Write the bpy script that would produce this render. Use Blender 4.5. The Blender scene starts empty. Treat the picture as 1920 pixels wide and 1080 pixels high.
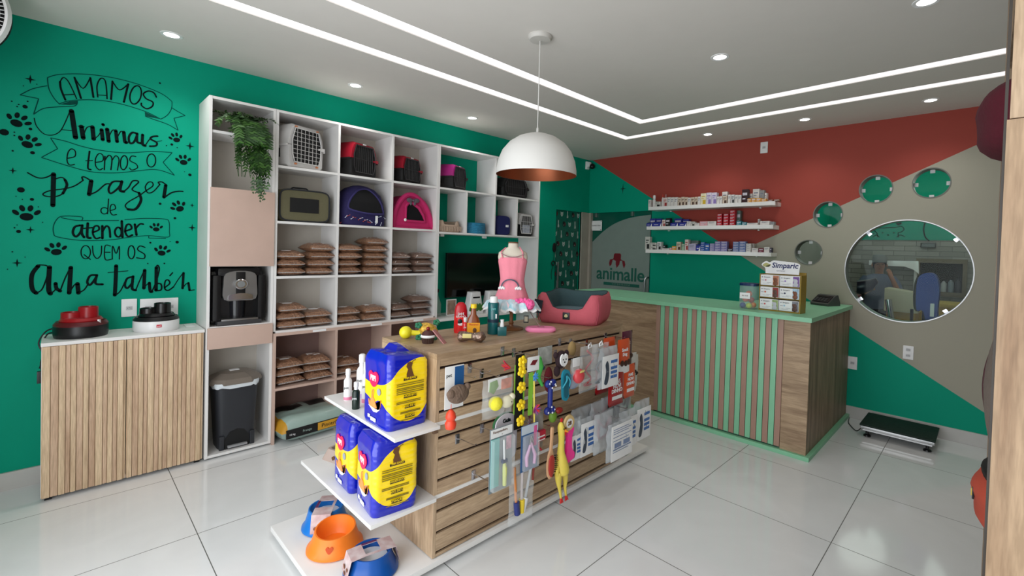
import bpy, bmesh, math, random
from mathutils import Matrix, Vector, noise
PI = math.pi
S = bpy.context.scene
COL = S.collection
random.seed(7)

# ---------------------------------------------------------------- camera
cam = bpy.data.cameras.new('camera'); cam_ob = bpy.data.objects.new('camera', cam); COL.objects.link(cam_ob)
YAW, PITCH, ROLL = 0.7616, -0.0194, 0.0289
fw = Vector((-math.sin(YAW)*math.cos(PITCH), math.cos(YAW)*math.cos(PITCH), math.sin(PITCH)))
rt = fw.cross(Vector((0, 0, 1))).normalized(); up = rt.cross(fw)
rt2 = math.cos(ROLL)*rt + math.sin(ROLL)*up; up2 = -math.sin(ROLL)*rt + math.cos(ROLL)*up
mw = Matrix((rt2, up2, -fw)).transposed().to_4x4(); mw.translation = Vector((4.166, -5.2145, 1.5231))
cam_ob.matrix_world = mw
cam.sensor_width = 36; cam.lens = 868.09/1920*36
cam.shift_x = -(1025.41-960)/1920; cam.shift_y = (483.22-540)/1920
cam.clip_start = 0.05
S.camera = cam_ob

# ---------------------------------------------------------------- view, world, lights
S.view_settings.view_transform = 'Standard'; S.view_settings.look = 'None'
S.view_settings.gamma = 1; S.view_settings.use_curve_mapping = False
S.view_settings.exposure = 0.0
w = bpy.data.worlds.new('world'); S.world = w; w.use_nodes = True
w.node_tree.nodes['Background'].inputs[0].default_value = (0.78, 0.88, 1, 1)
w.node_tree.nodes['Background'].inputs[1].default_value = 1.0

def light(name, kind, loc, energy, color=(1, 1, 1), rot=(0, 0, 0), **k):
    l = bpy.data.lights.new(name, kind); l.energy = energy; l.color = color
    for a, b in k.items(): setattr(l, a, b)
    o = bpy.data.objects.new(name, l); COL.objects.link(o); o.location = loc; o.rotation_euler = rot
    return o
# daylight through the open shop front behind the camera
light('shopfront_daylight', 'AREA', (3.05, -6.0, 1.35), 80, (0.95, 0.98, 1), (PI/2, 0, 0), shape='RECTANGLE', size=3.0, size_y=2.5)
DOWN = [(.40, -4.745), (.41, -3.579), (.41, -2.407), (.43, -1.249), (1.94, -.434), (2.88, -.429), (3.787, -.419),
        (2.859, -2.27), (2.86, -4.2), (3.9, -4.3), (3.9, -2.27)]
for i_, (x, y) in enumerate(DOWN):
    light('downlight_beam', 'SPOT', (x, y, 2.78), 22 if x < 1 else (15 if i_ < 8 else 5), (1, .98, .94), (0, 0, 0), spot_size=2.3, spot_blend=.9, shadow_soft_size=.11)
for x, y in ((3.0, 1.0), (4.0, 1.0), (3.0, 2.5), (4.0, 2.5)):
    light('grooming_room_fill', 'POINT', (x, y, 2.5), 6.5, (1, .98, .95), (0, 0, 0), shadow_soft_size=.3)  # added lights without fixtures, brighten the room behind the round windows
light('corridor_lamp', 'SPOT', (.7, .8, 2.5), 8, (.9, 1, .97), (0, 0, 0), spot_size=2.6, spot_blend=.8, shadow_soft_size=.08)

# ---------------------------------------------------------------- materials
def lin(c):
    return tuple(((v/255)/12.92 if v/255 <= .04045 else ((v/255+.055)/1.055)**2.4) for v in c)
MATS = {}
def mat(name, rgb, rough=.5, metal=0, var=.06, scale=8, bump=0, bscale=60, coat=0, alpha=1, trans=0, emit=0, sheen=0, ior=1.45, stretch=(1, 1, 1), rgb2=None, spec=.5):
    if name in MATS: return MATS[name]
    m = bpy.data.materials.new(name); m.use_nodes = True; nt = m.node_tree; N = nt.nodes; L = nt.links
    b = N['Principled BSDF']; c = lin(rgb)
    b.inputs['Roughness'].default_value = rough; b.inputs['Metallic'].default_value = metal
    b.inputs['Coat Weight'].default_value = coat; b.inputs['Coat Roughness'].default_value = .08
    b.inputs['Alpha'].default_value = alpha; b.inputs['Transmission Weight'].default_value = trans
    b.inputs['IOR'].default_value = ior; b.inputs['Sheen Weight'].default_value = sheen
    b.inputs['Specular IOR Level'].default_value = spec
    tc = N.new('ShaderNodeTexCoord'); mp = N.new('ShaderNodeMapping'); mp.inputs['Scale'].default_value = stretch
    L.new(tc.outputs['Object'], mp.inputs['Vector'])
    no = N.new('ShaderNodeTexNoise'); no.inputs['Scale'].default_value = scale; no.inputs['Detail'].default_value = 4
    L.new(mp.outputs[0], no.inputs['Vector'])
    cr = N.new('ShaderNodeValToRGB'); c2 = lin(rgb2) if rgb2 else None
    cr.color_ramp.elements[0].position = .3; cr.color_ramp.elements[1].position = .7
    cr.color_ramp.elements[0].color = tuple(v*(1-var) for v in c)+(1,)
    cr.color_ramp.elements[1].color = (c2 or tuple(min(1, v*(1+var)) for v in c))+(1,)
    L.new(no.outputs['Fac'], cr.inputs['Fac']); L.new(cr.outputs['Color'], b.inputs['Base Color'])
    if bump:
        n2 = N.new('ShaderNodeTexNoise'); n2.inputs['Scale'].default_value = bscale; L.new(mp.outputs[0], n2.inputs['Vector'])
        bp = N.new('ShaderNodeBump'); bp.inputs['Strength'].default_value = bump; bp.inputs['Distance'].default_value = .01
        L.new(n2.outputs['Fac'], bp.inputs['Height']); L.new(bp.outputs[0], b.inputs['Normal'])
    if emit:
        b.inputs['Emission Color'].default_value = c+(1,); b.inputs['Emission Strength'].default_value = emit
    MATS[name] = m
    return m
def wood(name, axis, a=(176, 150, 122), b=(140, 115, 90), rough=.5, freq=1.0):
    """oak melamine, grain along the axis"""
    m = bpy.data.materials.new(name); m.use_nodes = True; nt = m.node_tree; N = nt.nodes; L = nt.links
    p = N['Principled BSDF']; p.inputs['Roughness'].default_value = rough
    tc = N.new('ShaderNodeTexCoord'); mp = N.new('ShaderNodeMapping')
    sc = [9*freq, 9*freq, 9*freq]; sc['xyz'.index(axis)] = .9; mp.inputs['Scale'].default_value = sc
    L.new(tc.outputs['Object'], mp.inputs['Vector'])
    n1 = N.new('ShaderNodeTexNoise'); n1.inputs['Scale'].default_value = 1.6; n1.inputs['Detail'].default_value = 6; n1.inputs['Distortion'].default_value = .8
    n2 = N.new('ShaderNodeTexNoise'); n2.inputs['Scale'].default_value = 14; n2.inputs['Detail'].default_value = 3
    L.new(mp.outputs[0], n1.inputs['Vector']); L.new(mp.outputs[0], n2.inputs['Vector'])
    cr = N.new('ShaderNodeValToRGB'); e = cr.color_ramp.elements
    e[0].position = .33; e[0].color = lin(b)+(1,); e[1].position = .6; e[1].color = lin(a)+(1,)
    L.new(n1.outputs['Fac'], cr.inputs['Fac'])
    c2 = N.new('ShaderNodeValToRGB'); e = c2.color_ramp.elements
    e[0].position = .35; e[0].color = (.8, .78, .75, 1); e[1].position = .65; e[1].color = (1.05, 1.05, 1.05, 1)
    L.new(n2.outputs['Fac'], c2.inputs['Fac'])
    mx = N.new('ShaderNodeMixRGB'); mx.blend_type = 'MULTIPLY'; mx.inputs[0].default_value = 1
    L.new(cr.outputs[0], mx.inputs[1]); L.new(c2.outputs[0], mx.inputs[2]); L.new(mx.outputs[0], p.inputs['Base Color'])
    MATS[name] = m; return m

def tile_floor():
    m = bpy.data.materials.new('porcelain_floor'); m.use_nodes = True; nt = m.node_tree; N = nt.nodes; L = nt.links
    p = N['Principled BSDF']; geo = N.new('ShaderNodeNewGeometry'); sep = N.new('ShaderNodeSeparateXYZ'); L.new(geo.outputs['Position'], sep.inputs[0])
    def grout(out, off):
        a = N.new('ShaderNodeMath'); a.operation = 'SUBTRACT'; L.new(out, a.inputs[0]); a.inputs[1].default_value = off
        d = N.new('ShaderNodeMath'); d.operation = 'DIVIDE'; L.new(a.outputs[0], d.inputs[0]); d.inputs[1].default_value = .7834
        r = N.new('ShaderNodeMath'); r.operation = 'ROUND'; L.new(d.outputs[0], r.inputs[0])
        s = N.new('ShaderNodeMath'); s.operation = 'SUBTRACT'; L.new(d.outputs[0], s.inputs[0]); L.new(r.outputs[0], s.inputs[1])
        b = N.new('ShaderNodeMath'); b.operation = 'ABSOLUTE'; L.new(s.outputs[0], b.inputs[0])
        c = N.new('ShaderNodeMath'); c.operation = 'LESS_THAN'; L.new(b.outputs[0], c.inputs[0]); c.inputs[1].default_value = .0026
        return c.outputs[0]
    g1 = grout(sep.outputs[0], 2.827); g2 = grout(sep.outputs[1], -3.1547)
    mxm = N.new('ShaderNodeMath'); mxm.operation = 'MAXIMUM'; L.new(g1, mxm.inputs[0]); L.new(g2, mxm.inputs[1])
    no = N.new('ShaderNodeTexNoise'); no.inputs['Scale'].default_value = 2.5; no.inputs['Detail'].default_value = 5; no.inputs['Distortion'].default_value = 1.2
    L.new(geo.outputs['Position'], no.inputs['Vector'])
    cr = N.new('ShaderNodeValToRGB'); cr.color_ramp.elements[0].color = lin((212, 213, 213))+(1,); cr.color_ramp.elements[1].color = lin((228, 229, 229))+(1,)
    L.new(no.outputs['Fac'], cr.inputs['Fac'])
    mx = N.new('ShaderNodeMixRGB'); L.new(mxm.outputs[0], mx.inputs[0]); L.new(cr.outputs[0], mx.inputs[1]); mx.inputs[2].default_value = lin((95, 95, 92))+(1,)
    L.new(mx.outputs[0], p.inputs['Base Color'])
    mr = N.new('ShaderNodeMath'); mr.operation = 'MULTIPLY_ADD'; L.new(mxm.outputs[0], mr.inputs[0]); mr.inputs[1].default_value = .5; mr.inputs[2].default_value = .09
    L.new(mr.outputs[0], p.inputs['Roughness'])
    return m
def pack_wrap(name, d, w, h):
    """glossy blue wrap with a yellow printed field that runs round one corner of the pack"""
    m = bpy.data.materials.new(name); m.use_nodes = True; nt = m.node_tree; N = nt.nodes; L = nt.links
    p = N['Principled BSDF']; p.inputs['Roughness'].default_value = .25; p.inputs['Coat Weight'].default_value = .5
    tc = N.new('ShaderNodeTexCoord'); sep = N.new('ShaderNodeSeparateXYZ'); L.new(tc.outputs['Object'], sep.inputs[0])
    def M(op, a, b):
        n = N.new('ShaderNodeMath'); n.operation = op
        for i, v in enumerate((a, b)):
            if isinstance(v, (int, float)): n.inputs[i].default_value = v
            else: L.new(v, n.inputs[i])
        return n.outputs[0]
    x, y, z = sep.outputs
    t = M('DIVIDE', M('ADD', M('ADD', x, y), (d+w)/2), d+w); q = M('DIVIDE', z, h)
    def C(pts):
        n = N.new('ShaderNodeFloatCurve'); c = n.mapping.curves[0]
        c.points[0].location = pts[0]; c.points[1].location = pts[-1]
        for pt in pts[1:-1]: c.points.new(*pt)
        n.mapping.update(); L.new(t, n.inputs['Value']); return n.outputs[0]
    up = C([(0, .60), (.3, .575), (.54, .66), (.68, .83), (.80, .91), (.92, .915), (.975, .86), (1, .8)])
    lo = C([(0, .40), (.12, .37), (.25, .32), (.36, .37), (.54, .27), (.65, .15), (.76, .10), (.87, .13), (.95, .24), (1, .45)])
    k = M('MULTIPLY', M('LESS_THAN', q, up), M('GREATER_THAN', q, lo))
    k = M('MULTIPLY', k, M('LESS_THAN', t, .975)); k = M('MULTIPLY', k, M('GREATER_THAN', M('SUBTRACT', x, y), (w-d)/2-.004))
    mx = N.new('ShaderNodeMixRGB'); L.new(k, mx.inputs[0]); mx.inputs[1].default_value = lin((10, 26, 172))+(1,); mx.inputs[2].default_value = lin((250, 214, 10))+(1,)
    L.new(mx.outputs[0], p.inputs['Base Color']); return m
def painted_wall():
    """teal, terracotta and beige fields of paint, split by two straight lines"""
    m = bpy.data.materials.new('three_colour_wall'); m.use_nodes = True; nt = m.node_tree; N = nt.nodes; L = nt.links
    p = N['Principled BSDF']; p.inputs['Roughness'].default_value = .6; p.inputs['Specular IOR Level'].default_value = .15
    geo = N.new('ShaderNodeNewGeometry'); sep = N.new('ShaderNodeSeparateXYZ'); L.new(geo.outputs['Position'], sep.inputs[0])
    def above(m_, c_):   # 1 where z > m x + c
        a = N.new('ShaderNodeMath'); a.operation = 'MULTIPLY_ADD'; L.new(sep.outputs[0], a.inputs[0]); a.inputs[1].default_value = m_; a.inputs[2].default_value = c_
        g = N.new('ShaderNodeMath'); g.operation = 'GREATER_THAN'; L.new(sep.outputs[2], g.inputs[0]); L.new(a.outputs[0], g.inputs[1])
        return g.outputs[0]
    t = above(-.6065, 2.825)
    tr = above(.4853, .512)
    m1 = N.new('ShaderNodeMixRGB'); L.new(tr, m1.inputs[0]); m1.inputs[1].default_value = lin((166, 162, 147))+(1,); m1.inputs[2].default_value = lin((158, 70, 60))+(1,)
    m2 = N.new('ShaderNodeMixRGB'); L.new(t, m2.inputs[0]); m2.inputs[1].default_value = lin(TEAL)+(1,); L.new(m1.outputs[0], m2.inputs[2])
    L.new(m2.outputs[0], p.inputs['Base Color'])
    return m
TEAL = (0, 151, 122)
OAK_Y = wood('oak_grain_along_y', 'y', (188, 162, 132), (156, 130, 104)); OAK_X = wood('oak_grain_along_x', 'x', (176, 150, 120), (138, 112, 86)); OAK_Z = wood('oak_grain_upright', 'z', (196, 170, 140), (160, 132, 104), freq=.8)
OAK_D = wood('dark_oak_upright', 'z', (150, 128, 104), (112, 92, 72))
PALE = wood('pale_fluted_oak', 'z', (220, 194, 160), (198, 170, 138), rough=.6, freq=1.6)
M_teal = mat('teal_paint', TEAL, .6, var=.03, scale=3, spec=.15)
M_ceil = mat('ceiling_paint', (214, 209, 203), .9, var=.01)
M_white = mat('white_melamine', (228, 226, 224), .35, var=.02)
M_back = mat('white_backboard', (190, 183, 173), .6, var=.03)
M_rose = mat('rose_melamine', (196, 168, 154), .5, var=.03)
M_black = mat('black_plastic', (16, 16, 18), .35)
M_blackm = mat('matt_black', (12, 12, 13), .7)
M_chrome = mat('chrome', (200, 200, 205), .18, 1)
M_steel = mat('brushed_steel', (165, 165, 165), .35, 1)
M_clear = mat('clear_film', (235, 240, 242), .12, alpha=.22, coat=.6)
M_paper = mat('white_card', (232, 232, 232), .5)
M_ink = mat('black_ink', (6, 22, 22), .7, spec=.08)
M_mint = mat('mint_melamine', (132, 194, 156), .4, var=.03)
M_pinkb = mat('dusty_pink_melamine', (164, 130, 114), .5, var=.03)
M_trim = mat('light_marble', (190, 188, 184), .25, var=.05, scale=5)
FLOOR = tile_floor(); WALLP = painted_wall()
M_glow = mat('led_glow', (255, 250, 252), .5, emit=.95)
M_bulb = mat('lamp_glow', (255, 253, 246), .5, emit=6)

# ---------------------------------------------------------------- helpers
def tag(o, label, cat, group=None, kind=None):
    if label: o['label'] = label
    if cat: o['category'] = cat
    if group: o['group'] = group
    if kind: o['kind'] = kind
    return o
def thing(name, label, cat, loc=(0, 0, 0), rz=0, group=None, rot=None, scale=None):
    o = bpy.data.objects.new(name, None); COL.objects.link(o); o.empty_display_size = .05
    o.location = loc; o.rotation_euler = rot or (0, 0, rz)
    if scale: o.scale = (scale,)*3 if isinstance(scale, (int, float)) else scale
    return tag(o, label, cat, group)
def copy_tree(o, parent=None, kids=None):
    c = o.copy(); COL.objects.link(c); c.parent = parent
    for ch in o.children: copy_tree(ch, c)
    return c
class G:
    """collects shapes into one mesh"""
    def __init__(s): s.bm = bmesh.new(); s.mi = 0; s.M = Matrix()
    def m(s, i): s.mi = i; return s
    def at(s, M): s.M = M; return s
    def _f(s, vs):
        try:
            f = s.bm.faces.new(vs); f.material_index = s.mi; f.smooth = True; return f
        except ValueError: return None
    def v(s, p): return s.bm.verts.new(s.M @ Vector(p))
    def box(s, x0, x1, y0, y1, z0, z1, bev=0):
        P = [s.v((x, y, z)) for z in (z0, z1) for y in (y0, y1) for x in (x0, x1)]
        fs = [s._f([P[i] for i in q]) for q in ((0, 2, 3, 1), (4, 5, 7, 6), (0, 1, 5, 4), (2, 6, 7, 3), (0, 4, 6, 2), (1, 3, 7, 5))]
        if bev:
            es = list({e for f in fs for e in f.edges})
            r = bmesh.ops.bevel(s.bm, geom=es, offset=bev, segments=2, affect='EDGES', profile=.7)
            for f in r['faces']: f.material_index = s.mi; f.smooth = True
        return s
    def loft(s, rings, close=True, cap0=True, cap1=True):
        R = [[s.v(p) for p in r] for r in rings]; n = len(R[0])
        for a, b in zip(R, R[1:]):
            for i in range(n if close else n-1):
                j = (i+1) % n; s._f((a[i], a[j], b[j], b[i]))
        if cap0: s._f(R[0][::-1])
        if cap1: s._f(R[-1])
        return s
    def lathe(s, prof, c=(0, 0, 0), n=28, sx=1, sy=1, cap0=True, cap1=True):
        return s.loft([[(c[0]+r*sx*math.cos(2*PI*i/n), c[1]+r*sy*math.sin(2*PI*i/n), c[2]+z) for i in range(n)] for r, z in prof], True, cap0 and prof[0][0] > 1e-4, cap1 and prof[-1][0] > 1e-4)
    def ball(s, c, r, n=20, k=12):
        rr = r if isinstance(r, (tuple, list)) else (r, r, r)
        return s.loft([[(c[0]+rr[0]*math.sin(PI*j/k)*math.cos(2*PI*i/n), c[1]+rr[1]*math.sin(PI*j/k)*math.sin(2*PI*i/n), c[2]-rr[2]*math.cos(PI*j/k)) for i in range(n)]
                       for j in [.15]+list(range(1, k))+[k-.15]])
    def tube(s, pts, r, n=8, closed=False):
        pts = [Vector(p) for p in pts]; rs = r if isinstance(r, (list, tuple)) else [r]*len(pts)
        rings = []; prev = None
        for i, p in enumerate(pts):
            if closed: d = pts[(i+1) % len(pts)]-pts[i-1]
            else: d = pts[min(i+1, len(pts)-1)]-pts[max(i-1, 0)]
            d = d.normalized() if d.length > 1e-9 else Vector((0, 0, 1))
            if prev is None: a = d.orthogonal().normalized()
            else:
                a = prev-d*prev.dot(d); a = a.normalized() if a.length > 1e-6 else d.orthogonal().normalized()
            prev = a; b = d.cross(a)
            rings.append([p+rs[i]*(math.cos(2*PI*k/n)*a+math.sin(2*PI*k/n)*b) for k in range(n)])
        if closed: rings.append(rings[0])
        return s.loft(rings, True, not closed, not closed)
    def prism(s, poly, a0, a1, ax='x'):
        """polygon in the plane across axis ax, extruded from a0 to a1; poly points are (y,z), (x,z) or (x,y)"""
        def P(p, a): return (a, p[0], p[1]) if ax == 'x' else ((p[0], a, p[1]) if ax == 'y' else (p[0], p[1], a))
        A = [s.v(P(p, a0)) for p in poly]; B = [s.v(P(p, a1)) for p in poly]; n = len(poly)
        f0 = s._f(A[::-1]); f1 = s._f(B)
        for i in range(n): s._f((A[i], A[(i+1) % n], B[(i+1) % n], B[i]))
        return s
    def obj(s, name, mats, parent=None, smooth=None, flat=False):
        bm = s.bm
        bmesh.ops.recalc_face_normals(bm, faces=bm.faces)
        me = bpy.data.meshes.new(name); bm.to_mesh(me); bm.free()
        for m in (mats if isinstance(mats, (list, tuple)) else [mats]): me.materials.append(m)
        if flat:
            for p in me.polygons: p.use_smooth = False
        else: me.set_sharp_from_angle(angle=smooth or .7)
        o = bpy.data.objects.new(name, me); COL.objects.link(o); o.parent = parent
        return o
def struct(name, g, m, parent=None, **k):
    o = g.obj(name, m, parent, **k)
    if parent is None: o['kind'] = 'structure'
    return o
def curve_mesh(name, cu, m, parent, loc, rot):
    tmp = bpy.data.objects.new('t', cu); me = bpy.data.meshes.new_from_object(tmp); bpy.data.objects.remove(tmp); bpy.data.curves.remove(cu)
    me.name = name; me.materials.clear(); me.materials.append(m)
    o = bpy.data.objects.new(name, me); COL.objects.link(o); o.parent = parent; o.location = loc; o.rotation_euler = rot
    return o
def text(s, size, m, parent, loc, name='lettering', rot=(PI/2, 0, PI/2), align='CENTER', ext=.0006, bold=0, shear=0, space=1, sx=1):
    cu = bpy.data.curves.new(name, 'FONT'); cu.body = s; cu.size = size; cu.align_x = align; cu.align_y = 'CENTER'
    cu.extrude = ext; cu.offset = bold; cu.shear = shear; cu.space_character = space; cu.resolution_u = 3
    o = curve_mesh(name, cu, m, parent, loc, rot); o.scale = (sx, 1, 1); return o
def plate(name, outer, holes, depth, m, parent=None):
    """flat plate with holes in the XZ plane, outlines in (x, z), extruded +-depth/2 along y"""
    cu = bpy.data.curves.new(name, 'CURVE'); cu.dimensions = '2D'; cu.fill_mode = 'BOTH'; cu.extrude = depth/2
    for poly in [outer]+holes:
        sp = cu.splines.new('POLY'); sp.points.add(len(poly)-1); sp.use_cyclic_u = True
        for i, (x, z) in enumerate(poly): sp.points[i].co = (x, z, 0, 1)
    return curve_mesh(name, cu, m, parent, (0, 0, 0), (PI/2, 0, 0))
def circ(cx, cy, r, n=48): return [(cx+r*math.cos(2*PI*i/n), cy+r*math.sin(2*PI*i/n)) for i in range(n)]
def smooth_path(pts, k=5, closed=False):
    n = len(pts)
    if n < 3 and not closed: return [tuple(p) for p in pts]
    D = len(pts[0]); out = []
    g = (lambda i: pts[i % n]) if closed else (lambda i: pts[max(0, min(n-1, i))])
    for i in range(n if closed else n-1):
        a, b, c, d = g(i-1), g(i), g(i+1), g(i+2)
        for j in range(k):
            t = j/k
            out.append(tuple(.5*(2*b[q]+(c[q]-a[q])*t+(2*a[q]-5*b[q]+4*c[q]-d[q])*t*t+(3*b[q]-a[q]-3*c[q]+d[q])*t**3) for q in range(D)))
    if not closed: out.append(tuple(pts[-1]))
    return out
def ribbon(g, pts, w, x0, x1, round_=True):
    """flat painted stroke in the YZ plane"""
    P = [Vector((p[0], p[1])) for p in smooth_path(pts)]
    L, R = [], []
    for i, p in enumerate(P):
        d = P[min(i+1, len(P)-1)]-P[max(i-1, 0)]
        d = d.normalized() if d.length else Vector((1, 0)); n = Vector((-d.y, d.x))*w/2
        L.append(p+n); R.append(p-n)
    for i in range(len(P)-1):
        q = [g.v((x1, a.x, a.y)) for a in (L[i], L[i+1], R[i+1], R[i])]; g._f(q)
    if round_:
        for p in (P[0], P[-1]):
            g._f([g.v((x1, p.x+w/2*math.cos(t*PI/5), p.y+w/2*math.sin(t*PI/5))) for t in range(10)])
    return g
def rrect(w, d, r, n=20):
    """rounded rectangle with evenly spaced points, n along each side"""
    o = []
    for (cx, cy, a0, dx, dy) in ((w/2-r, d/2-r, 0, -1, 0), (-w/2+r, d/2-r, PI/2, 0, -1), (-w/2+r, -d/2+r, PI, 1, 0), (w/2-r, -d/2+r, 1.5*PI, 0, 1)):
        for k in range(5): a = a0+PI/2*k/4; o.append((cx+r*math.cos(a), cy+r*math.sin(a)))
        L_ = (w-2*r) if dx else (d-2*r)
        ex, ey = cx+r*math.cos(a0+PI/2), cy+r*math.sin(a0+PI/2)
        for k in range(1, n): o.append((ex+dx*L_*k/n, ey+dy*L_*k/n))
    return o
def superrect(w, d, n=24, e=4, cx=0, cy=0):
    o = []
    for i in range(n):
        t = 2*PI*(i+.5)/n; c, s_ = math.cos(t), math.sin(t)
        o.append((cx+w/2*math.copysign(abs(c)**(2/e), c), cy+d/2*math.copysign(abs(s_)**(2/e), s_)))
    return o
def pillow(g, w, d, h, n=18, puff=.55, seed=0, z0=0):
    """a filled pouch w along x, d along y, h high, base at z0"""
    top, bot = [], []
    for i in range(n+1):
        rt_, rb = [], []
        for j in range(n+1):
            u, v = -1+2*i/n, -1+2*j/n
            k = ((1-abs(u)**3)*(1-abs(v)**3)); k = max(k, 0)**.5
            x = u*w/2*(1-.06*(1-abs(v))**1*abs(u)); y = v*d/2*(1-.06*(1-abs(u))*abs(v))
            nz = .12*h*(noise.noise(Vector((u*3+seed, v*3, seed*1.7)))) * k
            rt_.append(g.v((x, y, z0+h*(.42+.58*k)+nz))); rb.append(g.v((x, y, z0+h*(.42-.42*k))))
        top.append(rt_); bot.append(rb)
    for i in range(n):
        for j in range(n):
            g._f((top[i][j], top[i+1][j], top[i+1][j+1], top[i][j+1])); g._f((bot[i][j], bot[i][j+1], bot[i+1][j+1], bot[i+1][j]))
    return g
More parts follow.
